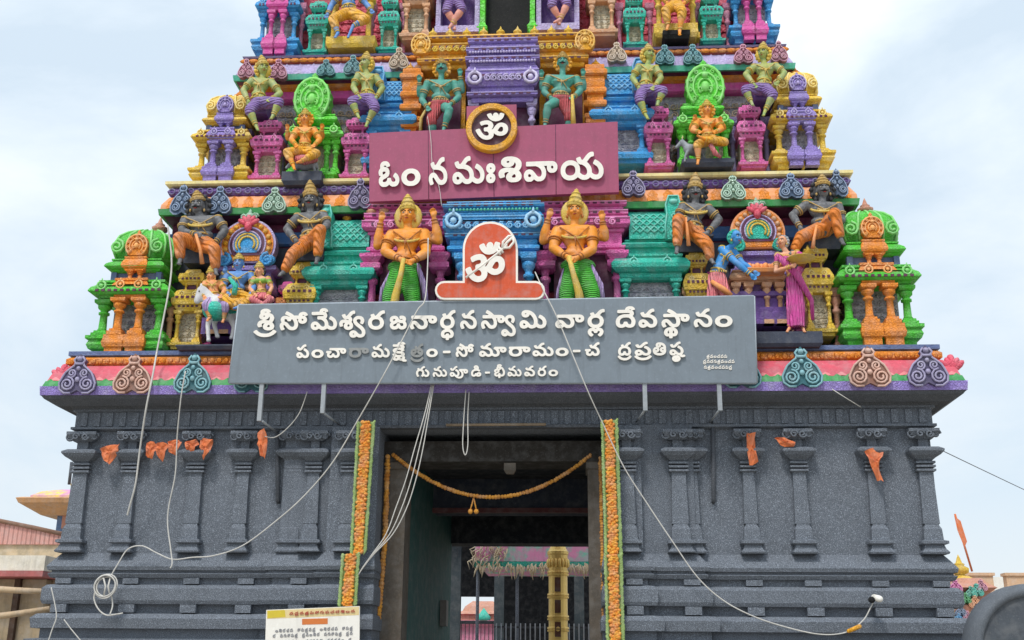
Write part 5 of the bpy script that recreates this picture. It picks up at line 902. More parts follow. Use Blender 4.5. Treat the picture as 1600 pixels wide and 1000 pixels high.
    for sx in (-1, 1): f.ball(H(sx * .16, -.345, .05), .068 * U, .035 * U, .036 * U, 8)
    f.build('eyes', EYEW, R)
    f = MB()
    for sx in (-1, 1):
        f.ball(H(sx * .155, -.378, .05), .03 * U, .02 * U, .034 * U, 6)
        f.tube([H(sx * .05, -.39, .13), H(sx * .16, -.39, .18), H(sx * .28, -.32, .13)], .025 * U, 5)
    f.build('brows', EYEB, R)
    if moustache:
        f = MB()
        for sx in (-1, 1): f.tube([H(0, -.43, -.18), H(sx * .12, -.41, -.2), H(sx * .24, -.34, -.13)], [.045 * U, .045 * U, .015 * U], 6)
        f.build('moustache', EYEB, R)
    f = MB(); f.tube([H(-.1, -.36, -.26), H(0, -.41, -.275), H(.1, -.36, -.26)], [.012 * U, .035 * U, .012 * U], 6); f.build('mouth', LIP, R)
    if garland:
        for q, rr in ((.10, .30), (.26, .38)):
            c = nb.lerp(waist, q); jw.ring(c + Vector((0, -.06 * U, .02 * U)), rr * U, .05 * U, Vector((0, -.55, 1)), 18, 6, 1.05 + sw / U * .12)
        for k in range(7):
            a = (k - 3) * .33; c = nb.lerp(waist, .34); jw.ball(c + Vector((math.sin(a) * .36 * U, -.36 * U * g, -.12 * U * math.cos(a))), .07 * U, .05 * U, .08 * U, 6)
        jw.tube([shs[0] + Vector((.12 * U, -.26 * U * g, .12 * U)), nb.lerp(waist, .45) + Vector((.04 * U, -.42 * U * g, 0)), waist + Vector((.2 * sw, -.34 * U * g, .02 * U))], .035 * U, 6)
        jw.tube([shs[1] + Vector((-.12 * U, -.26 * U * g, .12 * U)), nb.lerp(waist, .55) + Vector((0, -.44 * U * g, 0)), nb.lerp(waist, .82) + Vector((0, -.42 * U * g, 0))], .03 * U, 6)
        jw.ball(nb.lerp(waist, .52) + Vector((0, -.43 * U * g, 0)), .09 * U, .05 * U, .1 * U, 8)
        for k in range(9): a = (k - 4) * .3; jw.ball(waist.lerp(hip, .5) + Vector((math.sin(a) * .46 * U * g, -.38 * U * g * math.cos(a) - .06 * U, -.12 * U * math.cos(a))), .06 * U, .045 * U, .09 * U, 6)
        jw.ball(waist.lerp(hip, .45) + Vector((0, -.44 * U * g, 0)), .12 * U, .06 * U, .12 * U, 8)
    jw.ring(waist.lerp(hip, .35), .4 * U * g, .06 * U, (hip - waist), 18, 6)
    for sx in (-1, 1): jw.ball(H(sx * .4, -.02, -.26), .07 * U, .07 * U, .1 * U, 6)
    jw.build('jewellery', S_[jewel], R)
    if crown:
        ct = W(crown); base = H(0, .03, .26); ax = ct - base; h = ax.length; c = MB(); w_ = .40 * U
        c.lathe(base, [(0, w_), (h * .08, w_ * 1.12), (h * .14, w_ * 1.0), (h * .17, w_ * 1.1), (h * .24, w_ * .95), (h * .44, w_ * .8), (h * .46, w_ * .9), (h * .52, w_ * .8), (h * .70, w_ * .55), (h * .72, w_ * .64), (h * .78, w_ * .5), (h * .88, w_ * .26), (h * .92, w_ * .32), (h, .01)], 14, True, ax)
        q = ax.normalized().to_track_quat('Z', 'Y')
        for k in range(7):
            a = -math.pi / 2 + (k - 3) * .5; c.ball(base + q @ Vector((math.cos(a) * w_ * 1.0, math.sin(a) * w_ * 1.0, h * .22)), w_ * .16, w_ * .14, h * .1, 6)
        c.build('crown', S_[crown_m], R)
    if collar:
        c = MB(); cc = nb.lerp(waist, .12)
        for k, rr in enumerate((.34, .44, .54)): c.ring(cc + Vector((0, -.08 * U - .03 * k * U, -.05 * U - k * .07 * U)), rr * U, .075 * U, Vector((0, -.8, 1)), 20, 6, 1.0 + sw / U * .14)
        c.build('collar', S_[collar], R)
    if hair:
        c = MB(); c.ball(H(0, .2, .0), hair_r * U, .2 * U, hair_r * 1.08 * U, 16)
        for k in range(0 if hair == 'gilt' else 11):
            a = math.radians(-50 + 280 * k / 10); c.ball(H(hair_r * .9 * math.cos(a), .12, hair_r * .95 * math.sin(a)), .15 * U, .13 * U, .15 * U, 7)
        c.build('hair', hair if not isinstance(hair, str) else S_.get(hair) or M[hair], R)
    if cloth_m:
        c = MB(); pd = cloth_pad
        c.ball(hip, max(.34 * sw, .45 * U) * g * pd * .95, .43 * U * g * pd * .95, .36 * U, 14)
        for l, q in zip(legs, cloth):
            hp, k, an = W(l[0]).lerp(hip, .25), W(l[1]), W(l[2])
            if q < -.5: continue
            c.limb(hip.lerp(hp, .5), k, .36 * U * g * pd, .26 * U * g * pd)
            if q > 0: c.limb(k, k.lerp(an, q), .26 * U * g * pd, (.28 - .1 * q) * U * g * pd)
        if skirt:
            top, bot, r0, r1 = W(skirt[0]), W(skirt[1]), skirt[2] * U, skirt[3] * U
            c.tube([top, top.lerp(bot, .3), top.lerp(bot, .7), bot], [r0, r0 * 1.12, (r0 + r1) / 2 * 1.05, r1], 20); c.ball(top, r0, n=12)
        fuse(c, 'lower_garment', S_[cloth_m], R, max(.010, .05 * U), 2)
    if blouse:
        c = MB(); cc = nb.lerp(waist, .36); c.ball(cc, max(.45 * sw, .44 * U), .42 * U, .3 * U, 14)
        for sx in (-1, 1): c.ball(cc + Vector((sx * sw * .21, -.28 * U, 0)), .25 * U, .26 * U, .25 * U, 10)
        for a in arms[:2]: c.limb(W(a[0]), W(a[0]).lerp(W(a[1]), .5), .27 * U, .22 * U)
        fuse(c, 'blouse', S_[blouse], R, .014, 2)
    for s in (sash or []):
        pts = [W(q) for q in s[1]]; s2 = MB(); s2.tube(pts, s[2] * U if not isinstance(s[2], (list, tuple)) else [q * U for q in s[2]], 8); s2.build(s[0], S_[s[3]] if s[3] in S_ else M[s[3]], R)
    return R

# two golden four-armed guardians with maces, on the first tier
figure('guardian_statue', 'golden four-armed guardian statue in green trousers, left of the orange lingam sign', 'statue', -.28, 30, S_['golden'],
    dict(head=(637, 337), waist=(634, 402), hip=(632, 418)),
    [((612, 368), (601, 393, -.12), (626, 405, -.32)), ((663, 366), (666, 395, -.12), (646, 407, -.32)), ((614, 370, .1), (590, 384, .05), (595, 346, -.05)), ((661, 368, .1), (685, 376, .05), (678, 340, -.05))],
    [((622, 424), (610, 462, -.06), (607, 505), (604, 512, -.16)), ((642, 424), (644, 462, -.06), (648, 505), (650, 512, -.16))],
    'golden guardians beside the lingam sign', (637, 303), 'gilt', 'gilt', .74, (.85, .85), 'greencloth', [('mace', [(631, 404, -.4), (626, 430, -.38), (618, 462, -.34), (613, 500, -.3)], [.12, .14, .2, .3], 'gilt'), ('sash', [(652, 412, -.1), (662, 445, -.05), (668, 490, .05)], [.1, .16, .14], 'lilaccloth'), ('sash', [(614, 418, -.05), (598, 450, .02), (592, 490, .05)], [.08, .12, .1], 'lilaccloth')], girth=1.36, cloth_pad=1.2, collar='gilt', jewel='rust')
figure('guardian_statue', 'golden four-armed guardian statue in green trousers, right of the orange lingam sign', 'statue', -.28, 30, S_['golden'],
    dict(head=(898, 331), waist=(900, 398), hip=(903, 415)),
    [((871, 362), (864, 388, -.12), (886, 401, -.32)), ((924, 361), (926, 390, -.12), (902, 403, -.32)), ((874, 364, .1), (849, 376, .05), (857, 340, -.05)), ((922, 363, .1), (945, 371, .05), (941, 344, -.05))],
    [((893, 420), (886, 458, -.06), (884, 500), (882, 508, -.16)), ((914, 420), (925, 458, -.06), (930, 500), (932, 508, -.16))],
    'golden guardians beside the lingam sign', (901, 295), 'gilt', 'gilt', .74, (.85, .85), 'greencloth', [('mace', [(889, 400, -.4), (895, 425, -.38), (904, 455, -.34), (910, 495, -.3)], [.12, .14, .2, .3], 'gilt'), ('sash', [(920, 408, -.1), (938, 445, -.05), (944, 490, .05)], [.1, .16, .14], 'lilaccloth'), ('sash', [(884, 412, -.05), (874, 450, .02), (868, 488, .05)], [.08, .12, .1], 'lilaccloth')], girth=1.36, cloth_pad=1.2, collar='gilt', jewel='rust')
# four dark seated guardians in orange
DG = 'dark seated guardians in orange trousers'
def dark(label, head, crown, shl, shr, waist, hip, armL, armR, legL, legR, extra=None, face=0.0):
    figure('guardian_statue', label, 'statue', .02, 27, S_['darkskin'], dict(head=head, waist=waist, hip=hip), [(shl, *armL), (shr, *armR)], [legL, legR], DG, crown, 'oldgilt', 'hair', .74, (.8, .8), 'orangecloth', extra, 'oldgilt', face, moustache=True, collar='gilt')
    q = P(hip[0], hip[1] + 11, .3); part(MB().rect(q.x - .3, q.x + .3, .12, .8, [(q.z - .3, -.04), (q.z - .06, 0), (q.z - .04, .04), (q.z, .04)], (1, 1, 1, 0)), 'statue_seat', 'darkledge')
dark('dark seated guardian statue in orange trousers beside the leftmost green pavilion', (309, 322), (307, 297), (289, 346), (341, 344), (315, 368), (315, 380, -.05), [(284, 362, -.1), (306, 366, -.25)], [(352, 360), (336, 380, -.1)], ((303, 382), (280, 372, -.3), (282, 405, -.28), (280, 412, -.4)), ((326, 384), (335, 390, -.3), (337, 420, -.26), (338, 428, -.38)), [('club', [(306, 366, -.32), (313, 390, -.34), (316, 412, -.3)], [.08, .1, .13], 'orangeflesh')])
dark('dark seated guardian with one leg stretched, between the left fan arch and left teal pavilion', (485, 314), (484, 281), (465, 341), (505, 337), (485, 364), (486, 376, -.05), [(448, 358), (462, 376, -.2)], [(512, 352, -.05), (502, 358, -.25)], ((478, 380), (457, 398, -.25), (444, 424, -.24), (437, 430, -.34)), ((494, 378), (500, 360, -.32), (496, 404, -.28), (494, 411, -.4)))
dark('dark seated guardian with a club, beside the right teal pavilion, above the blue man', (1086, 301), (1087, 269), (1067, 324), (1107, 327), (1083, 350), (1083, 362, -.05), [(1060, 340, -.05), (1072, 342, -.28)], [(1124, 343), (1106, 363, -.2)], ((1075, 364), (1060, 343, -.32), (1058, 388, -.28), (1057, 395, -.4)), ((1091, 366), (1106, 384, -.25), (1110, 404, -.24), (1115, 411, -.34)), [('club', [(1072, 340, -.34), (1074, 362, -.34), (1076, 384, -.3)], [.07, .09, .12], 'orangeflesh')])
dark('dark seated guardian statue in orange trousers beside the rightmost green pavilion', (1286, 297), (1284, 272), (1259, 321), (1310, 324), (1285, 347), (1285, 358, -.05), [(1238, 336), (1250, 355, -.15)], [(1316, 345, -.05), (1302, 342, -.25)], ((1276, 361), (1252, 370, -.28), (1240, 392, -.26), (1234, 397, -.36)), ((1296, 358), (1304, 334, -.32), (1314, 374, -.28), (1318, 381, -.4)), [('club', [(1276, 352, -.3), (1272, 372, -.3), (1270, 388, -.28)], [.07, .09, .12], 'orangeflesh')])
# four olive-green seated guardians on the second tier
OG = 'olive green seated guardians in purple shorts'
def olive(label, head, crown, shl, shr, waist, hip, armL, armR, legL, legR, face):
    figure('guardian_statue', label, 'statue', .42, 21, S_['oliveskin'], dict(head=head, waist=waist, hip=hip), [(shl, *armL), (shr, *armR)], [legL, legR], OG, crown, 'gilt', 'yellow', .6, (.1, .1), 'purplecloth', None, 'gilt', face)
    q = P(hip[0], hip[1] + 9, .7); part(MB().rect(q.x - .22, q.x + .22, .5, 1.4, [(q.z - .2, -.04), (q.z, .0)], (1, 1, 1, 0)), 'statue_seat', 'purple')
olive('olive green seated guardian in purple shorts above the leftmost pink pavilion', (411, 108), (408, 86), (394, 127), (424, 129), (404, 148), (406, 160, -.05), [(380, 141, -.05), (388, 158, -.2)], [(438, 146, -.05), (424, 155, -.22)], ((398, 163), (390, 172, -.28), (400, 196, -.26), (403, 203, -.36)), ((414, 162), (436, 160, -.26), (427, 180, -.26), (424, 185, -.36)), .5)
olive('olive green seated guardian statue in purple shorts left of the left blue pavilion', (571, 100), (574, 80), (560, 119), (588, 122), (574, 143), (575, 154, -.05), [(552, 136, -.05), (560, 150, -.22)], [(598, 138), (588, 152, -.15)], ((568, 157), (550, 158, -.26), (558, 178, -.26), (561, 184, -.36)), ((582, 156), (586, 168, -.28), (575, 190, -.26), (572, 197, -.36)), -.5)
olive('olive green seated guardian statue in purple shorts right of the right blue pavilion', (1014, 86), (1012, 68), (998, 106), (1025, 108), (1010, 128), (1008, 140, -.05), [(988, 122), (998, 136, -.15)], [(1033, 122, -.05), (1022, 136, -.22)], ((1001, 142), (999, 154, -.28), (1008, 178, -.26), (1012, 185, -.36)), ((1015, 141), (1036, 142, -.26), (1029, 158, -.26), (1027, 164, -.36)), .5)
olive('olive green seated guardian statue in purple shorts above the rightmost pink pavilion', (1192, 84), (1193, 65), (1178, 106), (1212, 104), (1194, 125), (1192, 138, -.05), [(1165, 116, -.05), (1178, 132, -.22)], [(1226, 114, -.05), (1216, 128, -.15)], ((1184, 140), (1165, 140, -.26), (1173, 158, -.26), (1176, 164, -.36)), ((1200, 140), (1208, 148, -.28), (1196, 172, -.26), (1193, 180, -.36)), -.5)
# two dark teal door guardians beside the violet doorway
TG = 'teal door guardians of the second tier'
figure('door_guardian_statue', 'teal door guardian in red loincloth above the left half of the pink sign', 'statue', .3, 22, S_['tealskin'], dict(head=(690, 107), waist=(689, 152), hip=(688, 164)),
    [((668, 131), (659, 156), (668, 168, -.15)), ((710, 131), (717, 152), (705, 162, -.15)), ((670, 133, .1), (656, 148, .05), (655, 128, -.05)), ((708, 133, .1), (722, 142, .05), (719, 118, -.05))],
    [((680, 168), (674, 186, -.14), (679, 226), (677, 232, -.1)), ((696, 168), (702, 172, -.3), (694, 200, -.26), (692, 206, -.36))], TG, (689, 90), 'oldgilt', 'gold', .64, (.12, -.9), 'redcloth', [('sash', [(672, 160, -.1), (658, 185, -.05), (656, 215, 0)], [.08, .12, .1], 'gilt')], 'oldgilt', moustache=True)
figure('door_guardian_statue', 'teal door guardian with yellow mace above the right half of the pink sign', 'statue', .3, 22, S_['tealskin'], dict(head=(879, 98), waist=(877, 143), hip=(876, 156)),
    [((857, 123), (850, 144), (860, 152, -.12)), ((901, 124), (907, 142), (896, 152, -.18)), ((859, 125, .1), (847, 138, .05), (846, 120, -.05)), ((899, 126, .1), (912, 138, .05), (911, 118, -.05))],
    [((868, 160), (856, 166, -.3), (852, 194, -.24), (850, 200, -.34)), ((884, 160), (890, 180, -.1), (888, 222), (890, 228, -.1))], TG, (879, 80), 'oldgilt', 'gold', .64, (-.9, .12), 'redcloth', [('mace', [(894, 148, -.3), (895, 170, -.28), (896, 200, -.26)], [.1, .14, .2], 'gilt')], 'oldgilt', moustache=True)
# orange seated deities on dark ledges
for cx, yb, yt, w_ in ((473, 290, 272, 62), (1106, 262, 252, 82)):
    q = P(cx, yb, .25); s_ = mpp(cx, yb, .25); part(MB().rect(q.x - w_ / 2 * s_, q.x + w_ / 2 * s_, .12, .7, [(q.z - .02, -.05), (q.z + .05, 0), (Z_(yt, .25, cx), 0)], (1, 1, 1, 0)), 'statue_ledge', 'darkledge')
OS = 'orange seated deities of the second tier'
figure('seated_deity_statue', 'orange four-armed seated deity statue on a grey animal before the left lime pavilion', 'statue', .3, 19, S_['amber'], dict(head=(477, 186), waist=(477, 222), hip=(476, 236)),
    [((464, 204), (455, 218, -.1), (462, 226, -.25)), ((491, 204), (500, 218, -.1), (492, 226, -.25)), ((466, 206, .1), (450, 216, .05), (449, 203, -.05)), ((489, 206, .1), (503, 214, .05), (503, 202, -.05))],
    [((470, 238), (449, 238, -.25), (458, 258, -.3), (460, 264, -.38)), ((484, 238), (494, 240, -.3), (470, 252, -.36), (464, 254, -.4))], OS, (477, 169), 'gilt', 'gold', .66, (.4, .5), 'yellowcloth', [('cushion', [(462, 248, -.1), (476, 250, -.24), (494, 248, -.1)], [.3, .42, .3], 'rosecloth')], 'gilt')
figure('seated_deity_statue', 'orange four-armed seated deity statue with crossed leg beside a small grey bull', 'statue', .3, 19, S_['amber'], dict(head=(1105, 172), waist=(1106, 207), hip=(1107, 219)),
    [((1090, 190), (1082, 204, -.1), (1092, 206, -.28)), ((1120, 190), (1128, 202, -.1), (1118, 206, -.28)), ((1092, 192, .1), (1080, 202, .05), (1084, 188, -.05)), ((1118, 192, .1), (1131, 200, .05), (1127, 190, -.05))],
    [((1100, 222), (1090, 226, -.3), (1091, 250, -.26), (1090, 256, -.36)), ((1114, 220), (1132, 222, -.28), (1100, 217, -.38), (1090, 212, -.42))], OS, (1104, 155), 'gilt', 'gold', .66, (.1, .7), 'yellowcloth', [('sash', [(1110, 226, -.3), (1118, 240, -.3), (1126, 246, -.25)], [.2, .22, .12], 'rosecloth')], 'gilt')
def quadruped(name, label, cat, Y, pts, r, m, horns=False, group=None):
    """pts: nose, poll, withers, rump, tail, four feet (px, py, dy)"""
    def W(j): return P(j[0], j[1], Y + j[2])
    no, po, wi, ru, ta = [W(p) for p in pts[:5]]; ft = [W(p) for p in pts[5:]]
    R = thing(name, (wi.lerp(ru, .5).x, wi.y, min(f.z for f in ft)), label, cat, group); b = MB()
    b.limb(wi, ru, r, r * .92); b.ball(wi.lerp(ru, .45) - Vector((0, 0, r * .18)), (wi - ru).length * .5, r * .95, r * 1.0, 12)
    b.limb(wi, po, r * .75, r * .5); b.limb(po, no, r * .5, r * .3); b.ball(no, r * .3, n=8)
    for sx in (-1, 1): b.ball(po + Vector((0, sx * r * .4, r * .35)), r * .14, r * .12, r * .3, 6)
    for i, f in enumerate(ft):
        top = (wi if i < 2 else ru) + Vector((0, (-.5 if i % 2 == 0 else .5) * r, -r * .3)); kn = top.lerp(f, .55) + Vector(((-.25 if i < 2 else .3) * r * (1 if no.x < wi.x else -1), 0, 0))
        b.limb(top, kn, r * .42, r * .22); b.limb(kn, f, r * .22, r * .17); b.ball(f, r * .24, r * .24, r * .16, 8)
    b.tube([ru + Vector((0, 0, r * .4)), ta, ta - Vector((0, 0, r * 1.2))], [r * .15, r * .12, r * .18], 6)
    fuse(b, 'body', m, R, max(.009, r * .1), 2)
    e = MB(); 
    for sx in (-1, 1): e.ball(po.lerp(no, .3) + Vector((0, sx * r * .42, r * .12)), r * .08, n=6)
    e.build('eyes', EYEB, R)
    if horns:
        h = MB()
        for sx in (-1, 1): h.tube([po + Vector((0, sx * r * .25, r * .4)), po + Vector((r * .1, sx * r * .45, r * .8)), po + Vector((0, sx * r * .35, r * 1.15))], [r * .12, r * .1, r * .03], 6)
        h.build('horn', M['cream'], R)
    return R
quadruped('bull_statue', 'small grey bull statue on the dark ledge left of the right orange deity', 'statue', .16, [(1057, 230, 0), (1066, 222, 0), (1076, 233, 0), (1096, 236, .25), (1101, 240, .3), (1070, 252, -.05), (1078, 252, .1), (1094, 252, .2), (1098, 252, .3)], .1, S_['greyhide'], True)
quadruped('mount_statue', 'dark grey animal statue under the left orange deity', 'statue', .3, [(448, 262, -.1), (456, 255, -.05), (466, 258, 0), (490, 258, 0), (497, 260, 0), (461, 273, -.05), (466, 273, .1), (490, 273, -.05), (494, 273, .1)], .1, S_['greyhide'])
# the left niche group: blue deity, woman, rider on a white horse
for cx, yb, yt, w_ in ((328, 549, 541, 96), (1226, 545, 521, 112)):
    q = P(cx, yb, -.2); s_ = mpp(cx, yb, -.2); part(MB().rect(q.x - w_ / 2 * s_, q.x + w_ / 2 * s_, -.42, .4, [(q.z - .02, -.04), (q.z + .04, 0), (Z_(yt, -.3, cx), 0)], (1, 1, 1, 0)), 'statue_ledge', 'darkledge')
figure('seated_deity_statue', 'blue seated deity statue under the left fan arch', 'statue', -.12, 21, S_['bluesk'], dict(head=(373, 412), waist=(370, 450), hip=(370, 462)),
    [((355, 430), (349, 448, -.05), (356, 458, -.2)), ((392, 430), (398, 446, -.05), (392, 458, -.2)), ((357, 431, .1), (346, 438, .05), (350, 425, -.05)), ((390, 431, .1), (402, 438, .05), (400, 424, -.05))],
    [((362, 464), (350, 468, -.25), (372, 478, -.3), (378, 480, -.36)), ((380, 464), (394, 468, -.25), (374, 480, -.34), (366, 482, -.38))], None, (373, 395), 'gilt', None, .6, (.6, .6), 'yellowcloth', [('cushion', [(350, 474, -.1), (372, 476, -.25), (398, 472, -.1)], [.4, .5, .4], 'yellowcloth'), ('stole', [(358, 434, -.22), (368, 446, -.26), (366, 460, -.28)], [.12, .2, .2], 'teal')], 'gilt')
figure('seated_goddess_statue', 'peach seated goddess statue in a green blouse beside the blue deity', 'statue', -.2, 18, S_['peachsk'], dict(head=(405, 424), waist=(408, 450), hip=(409, 462)),
    [((397, 437), (390, 450, -.05), (398, 460, -.2)), ((419, 437), (425, 449, -.05), (419, 461, -.18))],
    [((404, 464), (394, 468, -.25), (412, 476, -.3), (418, 478, -.34)), ((414, 464), (424, 468, -.25), (408, 478, -.32), (402, 480, -.36))], None, (405, 408), 'gilt', 'hair', .5, (.8, .8), 'rosecloth', None, 'gilt', -.2, True, False, .9, 1.25, None, 'greenblouse')
quadruped('horse_statue', 'white horse statue with a teal saddle cloth at the left end of the grey sign', 'statue', -.25, [(308, 470, -.1), (316, 455, -.08), (336, 478, 0), (362, 488, .2), (369, 488, .25), (326, 532, -.08), (340, 526, .06), (362, 528, .1), (368, 530, .25)], .2, S_['whitehide'])
hc = MB(); q = P(337, 486, -.3); hc.ball(q, .23, .24, .17, 14); q = P(354, 483, -.1); hc.ball(q, .25, .22, .2, 14); single(hc, 'saddle_cloth', M['teal'], 'teal and dark saddle cloth draped over the white horse statue', 'saddle cloth')
figure('rider_statue', 'small orange rider statue with lilac waistcloth on the white horse', 'statue', -.22, 18, S_['orangeflesh'], dict(head=(330, 432), waist=(334, 456), hip=(335, 466)),
    [((321, 443), (315, 454, -.1), (319, 463, -.18)), ((344, 443), (352, 454, -.05), (346, 462, -.2))],
    [((330, 468), (322, 476, -.26), (328, 496, -.22), (324, 501, -.3)), ((342, 468), (352, 478, -.2), (350, 498, -.14), (348, 503, -.2))], None, (329, 415), 'gilt', None, .5, (.3, .3), 'lilaccloth', None, 'gilt', -.2)
# the right niche group: bending blue man and woman in a pink sari
figure('kneeling_man_statue', 'blue bending man statue in rose loincloth at the upper right corner of the grey sign', 'statue', -.16, 23, S_['bluesk2'], dict(head=(1150, 371, -.15), waist=(1124, 418), hip=(1120, 432)),
    [((1128, 390, -.05), (1150, 410, -.2), (1173, 429, -.2)), ((1146, 394, .05), (1160, 412, -.05), (1178, 424, -.12))],
    [((1114, 436), (1112, 470, -.15), (1112, 512), (1114, 520, -.1)), ((1128, 436), (1136, 466, -.2), (1128, 510, .1), (1130, 518, 0))], None, None, 'gilt', 'teal', .5, (.9, .9), 'rosecloth', [('waist_wrap', [(1112, 440, -.2), (1130, 452, -.3), (1142, 462, -.25)], [.15, .22, .2], 'orangeflesh')], 'gilt', .6, pitch=.2)
figure('woman_statue', 'standing woman statue in a long pink sari beside a golden tray', 'statue', -.3, 20, S_['peachsk'], dict(head=(1222, 378), waist=(1236, 424), hip=(1240, 440)),
    [((1215, 400), (1212, 424, -.1), (1236, 416, -.32)), ((1245, 396), (1264, 404, -.12), (1262, 402, -.3))],
    [((1233, 444), (1234, 478, -.05), (1234, 512), (1230, 518, -.12)), ((1249, 444), (1252, 478, -.05), (1254, 512), (1257, 518, -.12))], None, None, 'gilt', 'grey', .5, (.9, .9), 'sari', [('sari_end', [(1214, 398, -.14), (1228, 412, -.22), (1246, 430, -.18), (1268, 470, 0), (1270, 500, .05)], [.14, .3, .3, .2, .14], 'sari')], 'gilt', -.6, True, False, .95, 1.15, ((1238, 436), (1245, 512), .5, .62), 'sari')
tr = MB(); q = P(1252, 408, -.62); tr.lathe((q.x, q.y, q.z - .02), [(0, .06), (.02, .16), (.06, .22), (.07, .24), (.075, .22), (.05, .1)], 16)
for k in range(6): tr.ball((q.x + .1 * math.cos(k), q.y + .1 * math.sin(k), q.z + .06), .05, n=6)
single(tr, 'offering_tray', S_['gilt'], 'golden offering tray held by the woman statue in pink', 'tray')
tr = MB(); q = P(1196, 420, -.1); tr.rect(q.x - .32, q.x + .3, -.3, .1, [(q.z - .12, 0), (q.z - .06, .03), (q.z - .04, .0)], (1, 1, 1, 1))
for k in range(9): tr.ball((q.x - .28 + .07 * k, -.12 + .05 * (k % 2), q.z + .03), .06, .07, .08, 7)
single(tr, 'offering_table', S_['orangeflesh'], 'orange offering slab between the blue man and the pink woman statues', 'table')
# third tier figures, cut by the top of the picture
figure('seated_deity_statue', 'blue and yellow seated deity statue on an ochre seat at the top left', 'statue', .98, 20, S_['bluesk'], dict(head=(545, -28), waist=(545, 6), hip=(546, 20)),
    [((530, -8), (518, 8), (512, 22, -.1)), ((560, -8), (572, 6), (580, 16, -.1))],
    [((538, 22), (520, 30, -.2), (528, 52, -.24), (524, 58, -.34)), ((556, 22), (572, 30, -.25), (552, 40, -.3), (544, 58, -.36))], None, (545, -50), 'gilt', 'gold', .6, (.5, .4), 'yellowcloth', None, 'gilt')
figure('seated_deity_statue', 'golden seated deity statue with one lilac leg on a black block at the top right', 'statue', .98, 20, S_['golden'], dict(head=(1056, -42), waist=(1056, -8), hip=(1056, 8)),
    [((1041, -22), (1032, -6), (1042, 4, -.15)), ((1071, -22), (1080, -6), (1070, 4, -.15))],
    [((1050, 10), (1040, 16, -.25), (1044, 40, -.24), (1042, 46, -.3)), ((1062, 10), (1066, 18, -.3), (1062, 48, -.3), (1062, 54, -.4))], None, (1056, -62), 'gilt', 'gold', .6, (.6, .3), 'yellowcloth', None, 'gilt')
for cx, yb, yt, w_, m_ in ((548, 76, 60, 70, 'yellow'), (1056, 68, 56, 36, 'black'), (1056, 60, 40, 62, 'yellow')):
    q = P(cx, yb, 1.0); s_ = mpp(cx, yb, 1.0); part(MB().rect(q.x - w_ / 2 * s_, q.x + w_ / 2 * s_, .82 if m_ == 'black' else .95, 2.0, [(q.z, 0), (q.z + .08, .04), (Z_(yt, 1.0, cx), .04)], (1, 1, 1, 0)), 'statue_ledge', m_)
for cx in (522, 576, 1030, 1083): column(T, X_(cx, 40, 1.2), 1.2, Z_(70, 1.2), Z_(-10, 1.2), .08, 'yellow')
for cx, dx, lb in ((708, 0, 'left'), (872, -8, 'right')):
    figure('dancing_figure_statue', 'rosy dancing figure statue with crossed legs in the %s lilac niche at the top' % lb, 'statue', 1.28, 20, S_['pinksk'], dict(head=(cx, -62 + dx), waist=(cx, -24 + dx), hip=(cx, -10 + dx)),
        [((cx - 15, -42 + dx), (cx - 26, -24 + dx), (cx - 18, -8 + dx, -.15)), ((cx + 15, -42 + dx), (cx + 26, -24 + dx), (cx + 20, -8 + dx, -.15))],
        [((cx - 6, -6 + dx), (cx - 10, 16 + dx, -.12), (cx + 4, 40 + dx), (cx + 2, 45 + dx, -.1)), ((cx + 6, -6 + dx), (cx + 14, 14 + dx, -.12), (cx - 2 + (6 if dx else 0), 38 + dx, -.08), (cx - 6, 43 + dx, -.16))], 'dancing figures at the top', (cx, -84 + dx), 'gilt', None, .6, (-.1, -.1), 'purplecloth', None, 'gilt')

# ---------------------------------------------------------------- signboards
def quad(pts, Y): return [(P(x, y, Y).x, P(x, y, Y).z) for x, y in pts]
GY, PY = -.86, -.10
signgrey = mat('sign_grey', '#818c96', .45, bump=.04, bscale=40, var=.16, k=.86, streak=.3); signpink = mat('sign_pink', '#ad5474', .45, bump=.04, bscale=40, var=.18, k=.85, streak=.25)
letterw = flat('letter_white', '#f2ece2', .45, k=.97); lettershade = flat('letter_side', '#5a5148', .6)
q0 = P(770, 598, GY)
SG = thing('signboard', (q0.x, GY, q0.z), 'long grey signboard with three lines of raised white Telugu letters below the lingam sign', 'signboard')
MB().prism(quad([(373, 477), (1178, 463), (1182, 598), (358, 598)], GY), GY, .12).build('panel', signgrey, SG)
fb = MB()
for a, b in (((373, 477), (1178, 463)), ((1178, 463), (1182, 598)), ((1182, 598), (358, 598)), ((358, 598), (373, 477))): fb.tube([P(*a, GY + .03), P(*b, GY + .03)], .022, 4)
fb.build('edge_trim', mat('sign_edge', '#aeb9c4', .4, bump=.05), SG)
for px, y1, y2 in ((410, 658, None), (507, 646, None), (1007, 642, None), (1123, 642, None)):
    l = MB(); a, b = P(px, 597, GY + .06), P(px, y1, GY + .06); l.box(a.x - .035, a.x + .035, a.y - .035, a.y + .035, b.z, a.z); l.tube([b, P(px + (24 if px < 800 else -14), y1 + 18, -.06)], .018, 6); l.build('leg', M['grey'], SG)
def line(spec, yb0, yb1, xr0, xr1, sz0, sz1, tilt, fat, thick, name, missing=()):
    it, dim = [], []
    for g, xl, xr in spec:
        f = (xl - xr0) / (xr1 - xr0); (dim if g in missing and not any(d[0] == g for d in dim) else it).append((g, xl, xr, yb0 + (yb1 - yb0) * f, sz0 + (sz1 - sz0) * f, tilt))
    letters(it, GY - .005, letterw, SG, thick, fat, name)
    if dim: letters(dim, GY - .003, mat('bare_letter', '#8d8f8e', .6), SG, .03, fat, 'faded_' + name)
